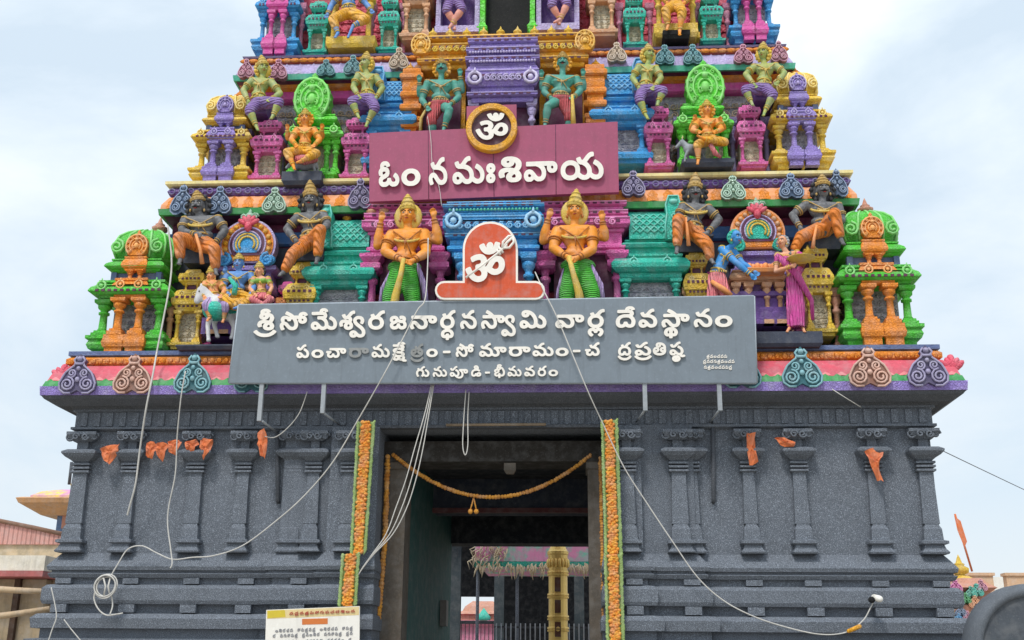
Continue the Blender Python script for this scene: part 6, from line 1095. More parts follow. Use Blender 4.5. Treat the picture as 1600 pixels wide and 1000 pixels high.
L1 = [("శ్రీ", 396, 432), ("సో", 437, 481), ("మే", 485.5, 526.7), ("శ్వ", 530, 571), ("ర", 575, 601.5), ("జ", 609, 635.6), ("నా", 640, 683), ("ర్ధ", 687.6, 711.8), ("న", 719, 745), ("స్వా", 751.6, 806), ("మి", 811.7, 854), ("వా", 867.6, 912.8), ("ర్ల", 918, 945), ("దే", 962, 993), ("వ", 997.6, 1027), ("స్థా", 1033.5, 1077.6), ("న", 1084, 1113), ("ం", 1117, 1144.6)]
line(L1, 515, 509.5, 398, 1144, 38, 37, -.015, 22, .05, 'lettering')
L2 = [("ప", 463, 483), ("ం", 486.5, 505.7), ("చా", 509.6, 541), ("రా", 545, 576.6), ("మ", 580.5, 609), ("క్షే", 613, 635.6), ("త్ర", 641, 662), ("ం", 666, 684), ("-", 692, 704), ("సో", 712, 740.6), ("మా", 748.5, 791.5), ("రా", 795, 829), ("మ", 832, 865), ("ం", 868, 888.6), ("-", 895, 907), ("చ", 914, 937), ("ద్ర", 965, 987), ("ప్ర", 991, 1018.6), ("తి", 1020, 1041), ("ష్ఠ", 1046, 1071)]
line(L2, 558.5, 554, 463, 1071, 27, 27, -.01, 22, .04, 'lettering', ("రా", "త్ర"))
L3 = [("గు", 650, 671), ("ను", 676, 698.6), ("పూ", 702.6, 731.5), ("డి", 736, 752), ("-", 757.7, 765.6), ("భీ", 772, 789), ("మ", 793, 815), ("వ", 819, 836), ("ర", 840, 854), ("ం", 857, 872)]
line(L3, 588, 587, 650, 872, 21, 21, -.005, 20, .035, 'lettering')
sm = []
for y, x0, x1, n in ((559, 1104, 1137, 6), (567, 1098.6, 1148.5, 9), (576, 1100, 1144.6, 8)):
    gl = ["న", "ప", "వ", "ర", "మ", "ం", "గు", "ద్ర", "చ", "త్ర"]
    for i in range(n): sm.append((gl[(i * 3 + int(y)) % 10], x0 + (x1 - x0) * i / n, x0 + (x1 - x0) * (i + .85) / n, y, 7, 0))
letters(sm, GY - .004, letterw, SG, .008, 10, 'small_lettering')
for px, y0, y1 in ((433, 662, 782), (1114, 655, 782)):
    r = MB(); a, b = P(px, y0, -.06), P(px + 1, y1, -.06); r.tube([a, b, b + Vector((.0, .05, -.02))], .035, 8); single(r, 'iron_stay', M['granite_dark'], 'dark iron stay rod on the granite wall below the %s end of the grey sign' % ('left' if px < 800 else 'right'), 'rod', 'iron stays below the grey sign')

q0 = P(770, 306, PY)
PS = thing('signboard', (q0.x, PY, q0.z), 'dusky pink signboard with one line of big raised white Telugu letters', 'signboard')
MB().prism(quad([(577, 208), (771, 199), (965, 190), (967, 300), (772, 307.5), (577, 315)], PY), PY, .10).build('panel', signpink, PS)
MB().prism(quad([(729, 166), (807, 163), (807, 214), (729, 218)], PY + .02), PY + .02, .06).build('back_panel', signpink, PS)
sb = MB()
for a, b in (((669, 204), (670, 311)), ((770, 199), (772, 307)), ((868, 195), (869, 304))): sb.tube([P(*a, PY - .001), P(*b, PY - .001)], .006, 4)
sb.build('panel_seams', M['wine'], PS)
PL = [("ఓ", 591.5, 624), ("ం", 627, 657), ("న", 670, 699), ("మ", 707, 757), ("ః", 759.5, 774), ("శి", 779, 815), ("వా", 818.6, 871), ("య", 876, 943)]
letters([(g, a, b, 291 - 12.5 * (a - 591) / 352 - .8, 55, -.036) for g, a, b in PL], PY - .005, letterw, PS, .07, 26, 'lettering')
q0 = P(768, 240, PY - .08)
OD = thing('round_sign', (q0.x, PY - .08, q0.z), 'round om sign with an amber ring on the top edge of the pink signboard', 'sign')
c = P(768, 200, PY - .08); s_ = mpp(768, 200, PY); b = MB(); n = 40
b.loft([[(c.x + r_ * s_ * math.cos(2 * math.pi * i / n), y_, c.z + r_ * s_ * 1.03 * math.sin(2 * math.pi * i / n)) for i in range(n)] for r_, y_ in ((31, PY - .03), (31, PY - .14), (39, PY - .14), (40, PY - .12), (40, PY - .01))], (False, False)); b.build('ring', M['gold'], OD)
b = MB(); b.loft([[(c.x + r_ * s_ * math.cos(2 * math.pi * i / n), y_, c.z + r_ * s_ * 1.03 * math.sin(2 * math.pi * i / n)) for i in range(n)] for r_, y_ in ((32, PY - .06), (32, PY - .02))]); b.build('disc', mat('disc_plum', '#5d3a4a', .5, bump=.05), OD)
letters([('ॐ', 743, 794, 221.5, 50, -.03)], PY - .07, letterw, OD, .06, 30, 'om_symbol')

LY = -.90
q0 = P(765, 468, LY)
LG = thing('lingam_sign', (q0.x, LY, q0.z), 'orange lingam shaped sign with a white border and om symbol, standing on the grey signboard', 'sign')
def lingam(ins):
    pts = []
    cx, cy, R_ = 766, 390, 43 - ins
    for i in range(17):
        a = math.pi - math.pi * i / 16; pts.append((cx + R_ * math.cos(a), cy - R_ * 1.02 * math.sin(a)))
    pts += [(cx + 43 - ins, 439 + ins)]
    for i in range(9):
        a = math.pi / 2 - math.pi * i / 8; pts.append((837 + (14.5 - ins) * math.cos(a), 453.5 - (14.5 - ins) * math.sin(a)))
    for i in range(9):
        a = -math.pi / 2 - math.pi * i / 8; pts.append((694 + (14.5 - ins) * math.cos(a), 453.5 - (14.5 - ins) * math.sin(a)))
    pts += [(cx - 43 + ins, 439 + ins)]
    return pts
MB().prism(quad(lingam(0), LY), LY, .10).build('border', letterw, LG)
MB().prism(quad(lingam(3.2), LY - .006), LY - .006, .05).build('face', mat('lingam_orange', '#d4542c', .45, bump=.05, var=.12, k=.95), LG)
letters([('ॐ', 727, 789, 447, 72, -.12)], LY - .012, letterw, LG, .05, 30, 'om_symbol')
tri = MB()
tri.tube([P(728, 434, LY - .05), P(752, 416, LY - .05), P(780, 394, LY - .05), P(792, 382, LY - .05)], .022, 6)
for pts in ([(785, 388), (786, 378), (795, 369), (801, 369)], [(785, 388), (796, 387), (803, 378), (801, 369)], [(785, 388), (793, 378), (801, 371)], [(779, 386), (786, 395)], [(776, 390), (782, 398)]): tri.tube([P(x, y, LY - .05) for x, y in pts], .024, 6)
tri.build('trident', letterw, LG)
for px in (700, 830): pb = MB(); a = P(px, 467, LY + .05); pb.box(a.x - .03, a.x + .03, LY + .06, LY + .12, a.z - .25, a.z + .2); pb.build('post', M['grey'], LG)

# ---------------------------------------------------------------- flower panels, marigold strings, lamp, notice board
flw = mat('marigold', '#e3892c', .8, bump=1.0, bscale=26, var=.4, alt='#eab04a', altsc=16); flg = mat('leaf_edge', '#93ad68', .7, bump=.6)
def flower_panel(pts, Y0, label):
    q = P(*pts[2], Y0); R = thing('flower_panel', (q.x, Y0, q.z), label, 'garland', 'marigold flower panels beside the gateway'); b = MB(); b.prism(quad(pts, Y0), Y0, .04); b.build('leaf_backing', flg, R)
    tl, tr_, br, bl_ = pts; b = MB(); rows = int(abs(bl_[1] - tl[1]) / 3.6); rnd = random.Random(int(tl[0]))
    for j in range(rows):
        t = (j + .5) / rows
        for i in range(4):
            u = .26 + .48 * (i + .25 * (j % 2) * 2) / 3.5; xl = tl[0] + (bl_[0] - tl[0]) * t; xr = tr_[0] + (br[0] - tr_[0]) * t; y = tl[1] + (bl_[1] - tl[1]) * t
            b.ball(P(xl + (xr - xl) * u + rnd.uniform(-1, 1), y + rnd.uniform(-1.2, 1.2), Y0 - .02), .036 * rnd.uniform(.75, 1.25), .035 * rnd.uniform(.6, 1.4), .032 * rnd.uniform(.8, 1.2), 6)
    b.build('flowers', flw, R)
    for e0, e1, sg in ((tl, bl_, -1), (tr_, br, 1)):
        b = MB()
        for k in range(rows):
            t = (k + .5) / rows
            x = e0[0] + (e1[0] - e0[0]) * t; y = e0[1] + (e1[1] - e0[1]) * t; b.ball(P(x, y, Y0 - .012), .028 * rnd.uniform(.6, 1.2), .02, .05 * rnd.uniform(.7, 1.2), 5, Matrix.Rotation(sg * .5, 3, 'Y'))
        b.build('leaf_fringe', flg, R)
flower_panel([(560, 659), (584, 659), (570, 864), (549, 866)], -.56, 'upper marigold flower panel with leaf edges on the left side of the gateway')
flower_panel([(536, 866), (560, 864), (555, 946), (530, 948)], -.60, 'short lower marigold flower panel with leaf edges above the notice board')
flower_panel([(941, 657), (963, 656), (970, 865), (947, 866)], -.56, 'upper marigold flower panel with leaf edges on the right side of the gateway')
flower_panel([(946, 867), (970, 866), (974, 1010), (950, 1010)], -.60, 'lower marigold flower panel with leaf edges on the right side of the gateway')
def marigold_string(pts, Y0, r, label, mats=('marigold',), pend=False):
    P3 = [P(x, y, Y0) for x, y in pts]; b = MB(); rnd = random.Random(3); acc = []
    for a, c in zip(P3, P3[1:]):
        n = max(1, int((c - a).length / (r * 1.15)))
        for i in range(n): acc.append(a.lerp(c, i / n))
    for i, p in enumerate(acc):
        b.ball(p + Vector((rnd.uniform(-1, 1) * r * .15, rnd.uniform(-1, 1) * r * .2, 0)), r * rnd.uniform(.85, 1.12), r, r * rnd.uniform(.85, 1.1), 8)
    if pend:
        p = P(740, 778, Y0)
        for sx in (-1, 1): b.tube([p, p + Vector((sx * .03, 0, -.12)), p + Vector((sx * .05, -.01, -.2))], .014, 5); b.ball(p + Vector((sx * .05, -.01, -.23)), .045, n=7)
    return single(b, 'marigold_garland', mat('marigold_dry', '#dc9a3c', .8, bump=1.0, bscale=30, var=.4, alt='#b5742f', altsc=5), label, 'garland')
def sag(x0, y0, x1, y1, d, n=16): return [(x0 + (x1 - x0) * t, y0 + (y1 - y0) * t + d * 4 * t * (1 - t)) for t in [i / n for i in range(n + 1)]]
marigold_string(sag(615, 711, 925, 709, 67), .30, .038, 'sagging marigold garland strung across the gateway opening', pend=True)
marigold_string([(606, 714), (604, 760), (602, 830), (597, 900), (590, 978)], .28, .05, 'straight marigold string hanging on the left stone jamb')
marigold_string([(938, 716), (940, 780), (941, 850), (943, 930), (945, 1000)], .32, .04, 'straight marigold string hanging on the right stone jamb')
b = MB(); b.tube([P(697, 664, -.28), P(853, 663, -.28)], .024, 8); R = single(b, 'tube_light', mat('dusty_tube', '#8d7a63', .5), 'unlit dusty tube light fixed under the dark lintel', 'lamp')
NB = -.75; q0 = P(490, 1040, NB)
N_ = thing('notice_board', (q0.x, NB, q0.z), 'white printed notice board with an orange heading at the left of the gateway', 'notice board')
paper = flat('paper', '#f0ece4', .7, k=.95)
MB().prism(quad([(416, 953), (562, 947), (561, 1045), (413, 1050)], NB), NB, .04).build('panel', paper, N_)
MB().prism(quad([(417, 954), (561, 948), (561, 961), (417, 967)], NB - .002), NB - .002, .01).build('header_strip', flat('header_yellow', '#f0d9a0'), N_)
MB().prism(quad([(418, 954), (445, 953), (446, 964), (418, 966)], NB - .004), NB - .004, .01).build('emblem', flat('emblem_yellow', '#e2c93e'), N_)
MB().prism(quad([(472, 967), (512, 966), (512, 975), (472, 976)], NB - .004), NB - .004, .01).build('heading', flat('heading_orange', '#e0803f'), N_)
ink = flat('print_ink', '#8f8f94'); inkr = flat('print_red', '#b5473a'); it, itr = [], []
gl = ["న", "ప", "వ", "ర", "మ", "ం", "గు", "ద్ర", "చ", "త్ర", "శి", "సో"]
for r_, (y, x0, x1) in enumerate(((988, 424, 552), (996, 426, 552), (1006, 426, 550), (1016, 426, 550), (1026, 426, 548))):
    n = 22
    for i in range(n):
        if (i * 7 + r_ * 5) % 6 == 0: continue
        it.append((gl[(i * 5 + r_ * 3) % 12], x0 + (x1 - x0) * i / n, x0 + (x1 - x0) * (i + .8) / n, y - (x0 + (x1 - x0) * i / n - 424) * .036, 7, -.03))
for i in range(13): itr.append((gl[(i * 7) % 12], 452 + 8 * i, 452 + 8 * i + 6.4, 960.5 - i * .3, 6, -.03))
letters(it, NB - .004, ink, N_, .004, 4, 'print'); letters(itr, NB - .013, inkr, N_, .004, 4, 'red_print')
for px in (420, 556): pb = MB(); a = P(px, 1040, NB + .06); pb.box(a.x - .03, a.x + .03, NB + .045, NB + .1, 0, a.z + .4); pb.build('post', M['grey'], N_)

# ---------------------------------------------------------------- orange cloth scraps left on the capitals
cloth_o = mat('saffron_cloth', '#dd7a4a', .85, bump=.5, bscale=14, var=.3)
def scrap(pts, Y0, label, th=.012):
    """a crumpled bit of cloth: rings of creased vertices from the ragged hem to the middle, with real thickness"""
    rnd = random.Random(int(pts[0][0])); q = quad(pts, Y0); n0 = len(q); hem = []
    for i in range(n0):
        a, b_ = q[i], q[(i + 1) % n0]
        for t in (0, .33, .66): hem.append((a[0] + (b_[0] - a[0]) * t + rnd.uniform(-.014, .014), a[1] + (b_[1] - a[1]) * t + rnd.uniform(-.014, .014)))
    cx = sum(p[0] for p in q) / n0; cz = sum(p[1] for p in q) / n0; n = len(hem); rings = []
    for f_ in (1, .72, .45, .2):
        rings.append([(cx + (x - cx) * f_, Y0 - .03 * (1 - f_) + .022 * math.sin(i * 1.1 + f_ * 3) * (.4 + f_) + rnd.uniform(-.008, .008), cz + (z - cz) * f_) for i, (x, z) in enumerate(hem)])
    b = MB(); back = [[(x, y + th, z) for x, y, z in r] for r in rings]
    b.loft(rings[::-1] + back, (True, True), False)
    return single(b, 'cloth_flag', cloth_o, label, 'flag', 'saffron cloth scraps on the granite wall')
CL = [([(156, 702), (172, 694), (188, 693), (184, 708), (172, 727), (160, 714)], 'small saffron cloth flag left of the second pilaster, leftmost of all'),
 ([(228, 692), (240, 690), (246, 700), (236, 718), (228, 712)], 'first saffron cloth flag of the row between second and third pilasters'),
 ([(243, 693), (256, 690), (264, 696), (253, 722), (246, 712)], 'longest saffron cloth flag in the row between second and third pilasters'),
 ([(262, 690), (275, 687), (284, 690), (274, 712), (264, 706)], 'last saffron cloth flag of the row between second and third pilasters'),
 ([(289, 689), (306, 687), (311, 694), (298, 708), (291, 702)], 'saffron cloth flag lying against the capital of the third pilaster'),
 ([(313, 686), (333, 685), (330, 702), (318, 718), (314, 704)], 'saffron cloth flag hanging right of the third pilaster capital'),
 ([(403, 676), (412, 670), (418, 690), (414, 716), (406, 712), (402, 694)], 'narrow saffron cloth strip tied below the left sign leg'),
 ([(1166, 677), (1180, 676), (1179, 700), (1186, 722), (1172, 728), (1168, 700)], 'twisted saffron cloth strip hanging over the capital right of the right sign leg'),
 ([(1209, 683), (1226, 684), (1244, 690), (1240, 698), (1220, 697)], 'flat saffron cloth scrap lying on a capital, pointing left'),
 ([(1350, 703), (1366, 700), (1380, 706), (1374, 724), (1380, 752), (1371, 750), (1360, 724)], 'largest saffron cloth hanging from the second pilaster capital from the right')]
for pts, lb in CL: scrap(pts, -.24 if pts[0][0] != 403 else -.5, lb)

# ---------------------------------------------------------------- cables and ropes
cabw = mat('pale_cable', '#cbc8c2', .6, bump=.2, var=.25); cabd = mat('dark_wire', '#55585c', .6)
def smooth(pts, n=6):
    out = []
    for i in range(len(pts) - 1):
        p0, p1, p2, p3 = pts[max(i - 1, 0)], pts[i], pts[i + 1], pts[min(i + 2, len(pts) - 1)]
        for k in range(n):
            t = k / n; out.append(tuple(.5 * (2 * b + (c - a) * t + (2 * a - 5 * b + 4 * c - d) * t * t + (3 * b - a - 3 * c + d) * t ** 3) for a, b, c, d in zip(p0, p1, p2, p3)))
    out.append(tuple(pts[-1])); return out
def cable(pts, r, label, m=None, name='cable', group=None):
    b = MB(); b.tube([P(*q) for q in smooth(pts)], r * .66, 6); return single(b, name, m or cabw, label, 'cable', group)
cable([(262, 352, -.3), (268, 400, -.3), (266, 440, -.35), (255, 500, -.4), (246, 545, -.5), (238, 590, -.72), (228, 640, -.7), (219, 700, -.5), (212, 755, -.4), (203, 790, -.3), (199, 805, -.25)], .024, 'thick pale rope hanging down past the left green pavilion to the granite wall', name='rope')
cable([(290, 580, -.75), (283, 620, -.7), (277, 680, -.5), (274, 740, -.4), (264, 790, -.35), (262, 820, -.33), (267, 860, -.36), (269, 880, -.4), (266, 888, -.4)], .017, 'thin pale cable hanging straight from the cornice right of the thick rope')
cable([(172, 902, -.42), (185, 880, -.4), (200, 858, -.36), (222, 853, -.34), (245, 864, -.36), (270, 874, -.38), (300, 871, -.38), (335, 868, -.38), (380, 852, -.4), (430, 815, -.45), (475, 775, -.5), (520, 722, -.6), (560, 655, -.75), (600, 585, -1.0), (630, 528, -1.0), (652, 485, -1.0), (664, 468, -.98), (668, 420, -.8), (669, 372, -.7)], .016, 'long pale cable from the coil across the left wall up to the grey sign')
cable([(836, 425, -.7), (850, 455, -.95), (870, 495, -1.0), (893, 550, -1.0), (918, 610, -1.0), (942, 662, -.8), (975, 730, -.7), (1010, 785, -.6), (1050, 845, -.55), (1090, 902, -.5), (1130, 938, -.5), (1175, 962, -.5), (1225, 979, -.5), (1280, 991, -.5), (1322, 988, -.48), (1348, 970, -.46), (1360, 950, -.45), (1366, 938, -.42)], .016, 'long pale cable swinging down the right wall from the sign to the camera')
GB = 'pale cables bundled left of the gateway'
for k, (o1, o2, lb) in enumerate(((0, 0, 'left'), (7, 5, 'middle'), (13, 12, 'right'))):
    cable([(674 + k * 2, 600, -.7), (664 + o1 * .5, 645, -.72), (648 + o1, 700, -.72), (634 + o1 * 1.2, 750, -.72), (618 + o1 * 1.3, 795, -.72), (603 + o1 * .8, 835, -.7), (580 + o2 * .2, 868, -.66), (560, 898, -.6), (545 - k, 935, -.55)], .014, '%s cable of the bundle of three slanting down in front of the left jamb' % lb, group=GB)
cable([(728, 608, -.6), (725, 650, -.6), (723, 695, -.6), (727, 711, -.6), (731, 695, -.6), (731, 650, -.6), (733, 612, -.6)], .014, 'short pale cable loop hanging in the middle of the gateway opening')
cable([(414, 682, -.5), (430, 683, -.55), (450, 668, -.6), (468, 645, -.65), (480, 612, -.7)], .012, 'short pale cable sagging between the two left sign legs')
cable([(668, 182, -.18), (673, 215, -.16), (676, 262, -.17), (686, 292, -.17), (690, 322, -.2)], .009, 'thin pale wire hanging over the pink signboard')
cable([(80, 918, -.6), (86, 945, -.6), (88, 965, -.6), (81, 985, -.6), (73, 1010, -.6)], .014, 'pale cable end hanging at the lower left corner of the plinth')
cable([(100, 968, -.6), (112, 984, -.6), (132, 1008, -.6)], .013, 'short pale cable slanting over the lowest left ledge')
cable([(1300, 608, -.62), (1322, 622, -.62), (1345, 636, -.3)], .012, 'short pale wire tucked under the right part of the violet cornice')
cable([(1468, 702, -.15), (1520, 727, 1.5), (1600, 765, 4), (1700, 812, 7)], .011, 'dark wire leaving the right end of the tower across the sky', cabd)
cb_ = MB(); c = P(167, 916, -.46); rnd = random.Random(4)
for k in range(7): cb_.ring(c + Vector((rnd.uniform(-.015, .015), -.012 * k, rnd.uniform(-.015, .015))), 0.165 + rnd.uniform(-.02, .02), .011, (rnd.uniform(-.15, .15), 1, rnd.uniform(-.15, .15)), 26, 6)
for sg in (-1, 1): cb_.tube([P(167 + sg * 6, 900, -.5), P(167 + sg * 2, 916, -.54), P(167 + sg * 5, 932, -.5)], .014, 6)
cb_.tube([P(*q) for q in smooth([(151, 916, -.48), (147, 935, -.48), (154, 952, -.48), (166, 961, -.48), (180, 960, -.5), (192, 958, -.5)])], .012, 6); cb_.tube([P(*q) for q in smooth([(174, 930, -.48), (176, 946, -.48), (172, 960, -.5)])], .012, 6)
single(cb_, 'cable_coil', cabw, 'coil of pale cable hanging on the left plinth', 'cable coil')
q = P(1365, 937, -.4); CC = thing('security_camera', tuple(q), 'small white security camera on the right plinth', 'camera')
b = MB(); b.limb(q + Vector((.0, -.06, .03)), q + Vector((.05, -.18, .0)), .05, .05, 10); b.build('camera_body', M['white'], CC)
b = MB(); b.ball(q + Vector((-.06, -.12, -.01)), .055, .05, .05, 10); b.build('lens_hood', M['black'], CC)
b = MB(); b.tube([q + Vector((0, .2, .03)), q + Vector((0, -.06, .03))], .025, 6); b.build('bracket', M['white'], CC)
b = MB(); q = P(1335, 983, -.5); b.limb(q + Vector((-.09, 0, -.03)), q + Vector((.08, 0, .04)), .03, .035, 8); single(b, 'cable_tie', M['gold'], 'yellow tape wrapped round the cable below the security camera', 'tape')

# ---------------------------------------------------------------- inside the gateway
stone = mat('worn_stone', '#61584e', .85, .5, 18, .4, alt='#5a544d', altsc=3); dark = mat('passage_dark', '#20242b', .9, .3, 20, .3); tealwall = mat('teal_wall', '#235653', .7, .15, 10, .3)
def jamb(xa, xb, y): 
    return MB().rect(X_(xa, y, .42), X_(xb, y, .42), .36, 1.0, [(-.1, 0), (Z_(735, .4), 0), (Z_(733, .4), .03), (Z_(722, .4), .03)], (1, 1, 1, 1))
part(jamb(598, 634, 800), 'door_jamb', stone); part(jamb(919, 950, 800), 'door_jamb', stone)
part(MB().rect(XDL - .3, XDR + .3, .30, 1.1, [(Z_(722, .35) + .004, 0), (Z_(690, .35), 0)]), 'door_header', mat('header_stone', '#2c2824', .85, .4, 20, .35))
q = P(797, 730, .3); part(MB().rect(q.x - .1, q.x + .1, .22, .35, [(q.z - .12, -.04), (q.z - .06, 0), (q.z + .06, 0)]), 'header_boss', stone)
XLi0, XLi1 = X_(632, 850, .9), X_(706, 850, 5.7)
XRi0, XRi1 = X_(930, 850, .9), X_(935, 850, 5.7)
zceil = Z_(712, .9)
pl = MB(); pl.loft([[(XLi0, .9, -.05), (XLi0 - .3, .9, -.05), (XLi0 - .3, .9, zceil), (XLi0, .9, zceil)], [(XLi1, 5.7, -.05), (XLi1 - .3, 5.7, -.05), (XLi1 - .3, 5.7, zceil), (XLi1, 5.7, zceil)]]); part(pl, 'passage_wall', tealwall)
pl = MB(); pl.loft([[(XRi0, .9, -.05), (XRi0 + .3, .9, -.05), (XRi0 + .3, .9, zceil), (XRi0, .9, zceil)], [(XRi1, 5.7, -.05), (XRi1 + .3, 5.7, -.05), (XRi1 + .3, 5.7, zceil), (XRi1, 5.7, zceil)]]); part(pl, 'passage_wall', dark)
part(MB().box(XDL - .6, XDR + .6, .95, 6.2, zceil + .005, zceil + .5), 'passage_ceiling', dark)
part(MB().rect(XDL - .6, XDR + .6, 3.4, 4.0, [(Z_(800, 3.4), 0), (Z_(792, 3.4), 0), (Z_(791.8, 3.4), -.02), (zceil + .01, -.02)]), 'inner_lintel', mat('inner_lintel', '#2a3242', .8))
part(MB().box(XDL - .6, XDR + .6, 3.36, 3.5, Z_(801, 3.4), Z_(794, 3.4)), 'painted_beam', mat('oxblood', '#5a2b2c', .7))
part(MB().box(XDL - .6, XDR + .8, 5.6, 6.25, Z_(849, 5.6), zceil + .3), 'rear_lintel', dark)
b = MB(); p = P(691, 958, 4.6); b.box(XLi0 + (XLi1 - XLi0) * .77 - .05, XLi0 + (XLi1 - XLi0) * .77 + .12, 4.5, 4.85, p.z - .25, p.z + .25); single(b, 'meter_box', mat('meter_box', '#6f6a66', .6), 'dim grey electric box on the teal wall inside the gateway', 'box')
# courtyard beyond: thatch fringed canopy, flagstaff, fence, dark hall with a gap that shows the sky and a far shrine
CY = 12.5
x0, x1 = X_(742, 860, CY), X_(990, 860, CY); z0, z1 = Z_(885, CY), Z_(846, CY)
CN = thing('canopy', ((x0 + x1) / 2, CY, z0), 'pink and teal cloth canopy edged with dry leaf fringe behind the gateway', 'canopy')
MB().rect(x0, x1, CY, CY + 5, [(Z_(877, CY), 0), (z1, 0), (z1 + .1, .1)], (0, 0, 1, 0)).build('cloth_valance', mat('valance', '#f2a0cc', .7, .3, 12, .1, alt='#7fe0c6', altsc=2.3), CN)
MB().box(x0, x1, CY - .03, CY + .2, z0, Z_(877.5, CY)).build('teal_edge', M['teal'], CN)
b = MB(); rnd = random.Random(8)
for i in range(150):
    x = x0 + (x1 - x0) * rnd.random(); ln = rnd.uniform(.10, .36); z = z0 + rnd.uniform(-.02, .1); d = rnd.uniform(-.12, .12)
    b.tube([(x, CY - .06, z), (x + d * .5, CY - .1 - rnd.random() * .05, z - ln * .5), (x + d, CY - .08, z - ln)], [.018, .022, .004], 4)
for i in range(34):
    x = x0 + rnd.uniform(-.05, .9) ** 1; z = z1 - rnd.uniform(0, .5); b.tube([(x, CY - .07, z), (x + rnd.uniform(-.2, .1), CY - .13, z - .1), (x + rnd.uniform(-.25, .1), CY - .1, z - .3)], [.018, .022, .004], 4)
b.build('leaf_fringe', mat('dry_leaf', '#e0cfae', .9, .3, 20, .3), CN)
for px in (746, 808, 985):
    MB().tube([(X_(px, 950, CY + .1), CY + .1, 0), (X_(px, 950, CY + .1), CY + .1, z0 + .1)], .045, 8).build('pole', M['granite'], CN)
FY = 11.0; px2m = mpp(872, 930, FY); c = P(872, 930, FY); f = lambda y: Z_(y, FY)
FS = thing('flagstaff', (c.x, FY, 0), 'gilded ceremonial flagstaff column with ring bands in the courtyard', 'column')
gold_m = mat('polished_gold', '#ecc873', .35, .2, 30, .2, metal=.35, k=1.0, streak=.15); r = 15.5 * px2m
b = MB(); prof = [(0, r * 1.3), (.3, r * 1.3), (.32, r)]
for y in (983, 965, 931, 896): prof += [(f(y + 4), r * .95), (f(y + 3.6), r * 1.07), (f(y + 1), r * 1.1), (f(y + .5), r * 1.0), (f(y - .5), r * 1.0), (f(y - 1), r * 1.1), (f(y - 3.6), r * 1.07), (f(y - 4), r * .95)]
prof += [(f(868), r), (f(866), r * 1.08), (f(862), r * 1.08), (f(860), r * .95), (f(855), r * .8), (f(850), r * .55), (f(848), .02)]
prof.sort(); b.lathe((c.x, FY, 0), prof, 20, False); b.build('shaft', gold_m, FS)
for ya, yb in ((925, 903), (958, 938), (995, 972)):
    MB().box(c.x - r * .32, c.x + r * .28, FY - r * 1.06, FY - r * .8, f(ya), f(yb)).build('inset_panel', mat('copper_panel', '#5a3620', .5), FS)
b = MB()
for k in range(10):
    a = -math.pi + math.pi * k / 9; b.ball((c.x + math.cos(a) * r, FY + math.sin(a) * r, f(880)), .05, .05, .12, 6)
b.build('relief_band', gold_m, FS)
FN = thing('iron_fence', (X_(860, 990, 11.6), 11.6, 0), 'dark iron railing with pale upright bars behind the gilded flagstaff', 'fence')
zt = Z_(974, 11.6); xa, xb = X_(772, 990, 11.6), X_(1000, 990, 11.6)
MB().box(xa, xb, 11.57, 11.63, zt - .12, zt - .07).build('rail', M['granite_dark'], FN); MB().box(xa, xb, 11.57, 11.63, .2, .26).build('rail', M['granite_dark'], FN)
for i in range(30):
    x = xa + (xb - xa) * (i + .5) / 30; MB().tube([(x, 11.55, .0), (x, 11.55, zt)], .018, 6).build('bar', M['grey'], FN)
HY = 19.0
HL = thing('pillared_hall', (0.5, HY + 2, 0), 'dark pillared hall across the courtyard behind the gateway', 'hall')
hw_ = mat('hall_dark', '#23262b', .9, .3, 8, .3); hx0, hx1 = X_(560, 950, HY), X_(1060, 950, HY); gx0, gx1 = X_(718, 960, HY + 2), X_(773, 960, HY + 2)
zt, zg = Z_(780, HY), Z_(932, HY + 2)
MB().box(hx0, gx0, HY + 2, HY + 2.3, -.1, zt).build('wall', hw_, HL); MB().box(gx1, hx1, HY + 2, HY + 2.3, -.1, zt).build('wall', hw_, HL); MB().box(gx0 + .002, gx1 - .002, HY + 2.01, HY + 2.29, zg, zt - .01).build('wall', hw_, HL)
MB().box(hx0 - .5, hx1 + .5, HY - 1.5, HY + 3, zt, zt + .5).build('roof', hw_, HL)
for px in (712, 780, 905): x = X_(px, 950, HY); MB().rect(x - .16, x + .16, HY - .16, HY + .16, [(-.1, .06), (.3, .06), (.31, 0), (zt, 0)], (1, 1, 1, 1)).build('pillar', mat('hall_pillar', '#39444a', .8), HL)
MB().box(gx0, gx1, HY + 2.05, HY + 2.12, Z_(975, HY + 2), Z_(970, HY + 2)).build('grille_rail', M['granite_dark'], HL)
for i in range(9): x = gx0 + (gx1 - gx0) * (i + .5) / 9; MB().box(x - .012, x + .012, HY + 2.06, HY + 2.1, 0, Z_(971, HY + 2)).build('grille_bar', M['granite_dark'], HL)
SY = 34; c = P(752, 975, SY); s_ = mpp(752, 975, SY)
SH = thing('small_shrine', (c.x, SY, 0), 'small far shrine with a pink and teal painted roof seen through the gateway', 'shrine')
MB().rect(c.x - 40 * s_, c.x + 40 * s_, SY, SY + 4, [(0, 0), (c.z - .1, 0), (c.z, .3), (c.z + .15, .3)]).build('body', M['rose'], SH)
MB().rect(c.x - 34 * s_, c.x + 34 * s_, SY + .2, SY + 4, [(c.z + .15, 0), (c.z + .4, 0), (c.z + .45, .15), (c.z + .6, -.1), (c.z + .8, -.2), (Z_(938, SY), -.52)], (1, 1, 1, 0)).build('roof', M['salmon'], SH)
MB().lathe((c.x + 4 * s_, SY - .1, c.z + .15), [(0, .28), (.15, .32), (.3, .2), (.5, .05), (.55, .01)], 10).build('niche', M['teal'], SH)

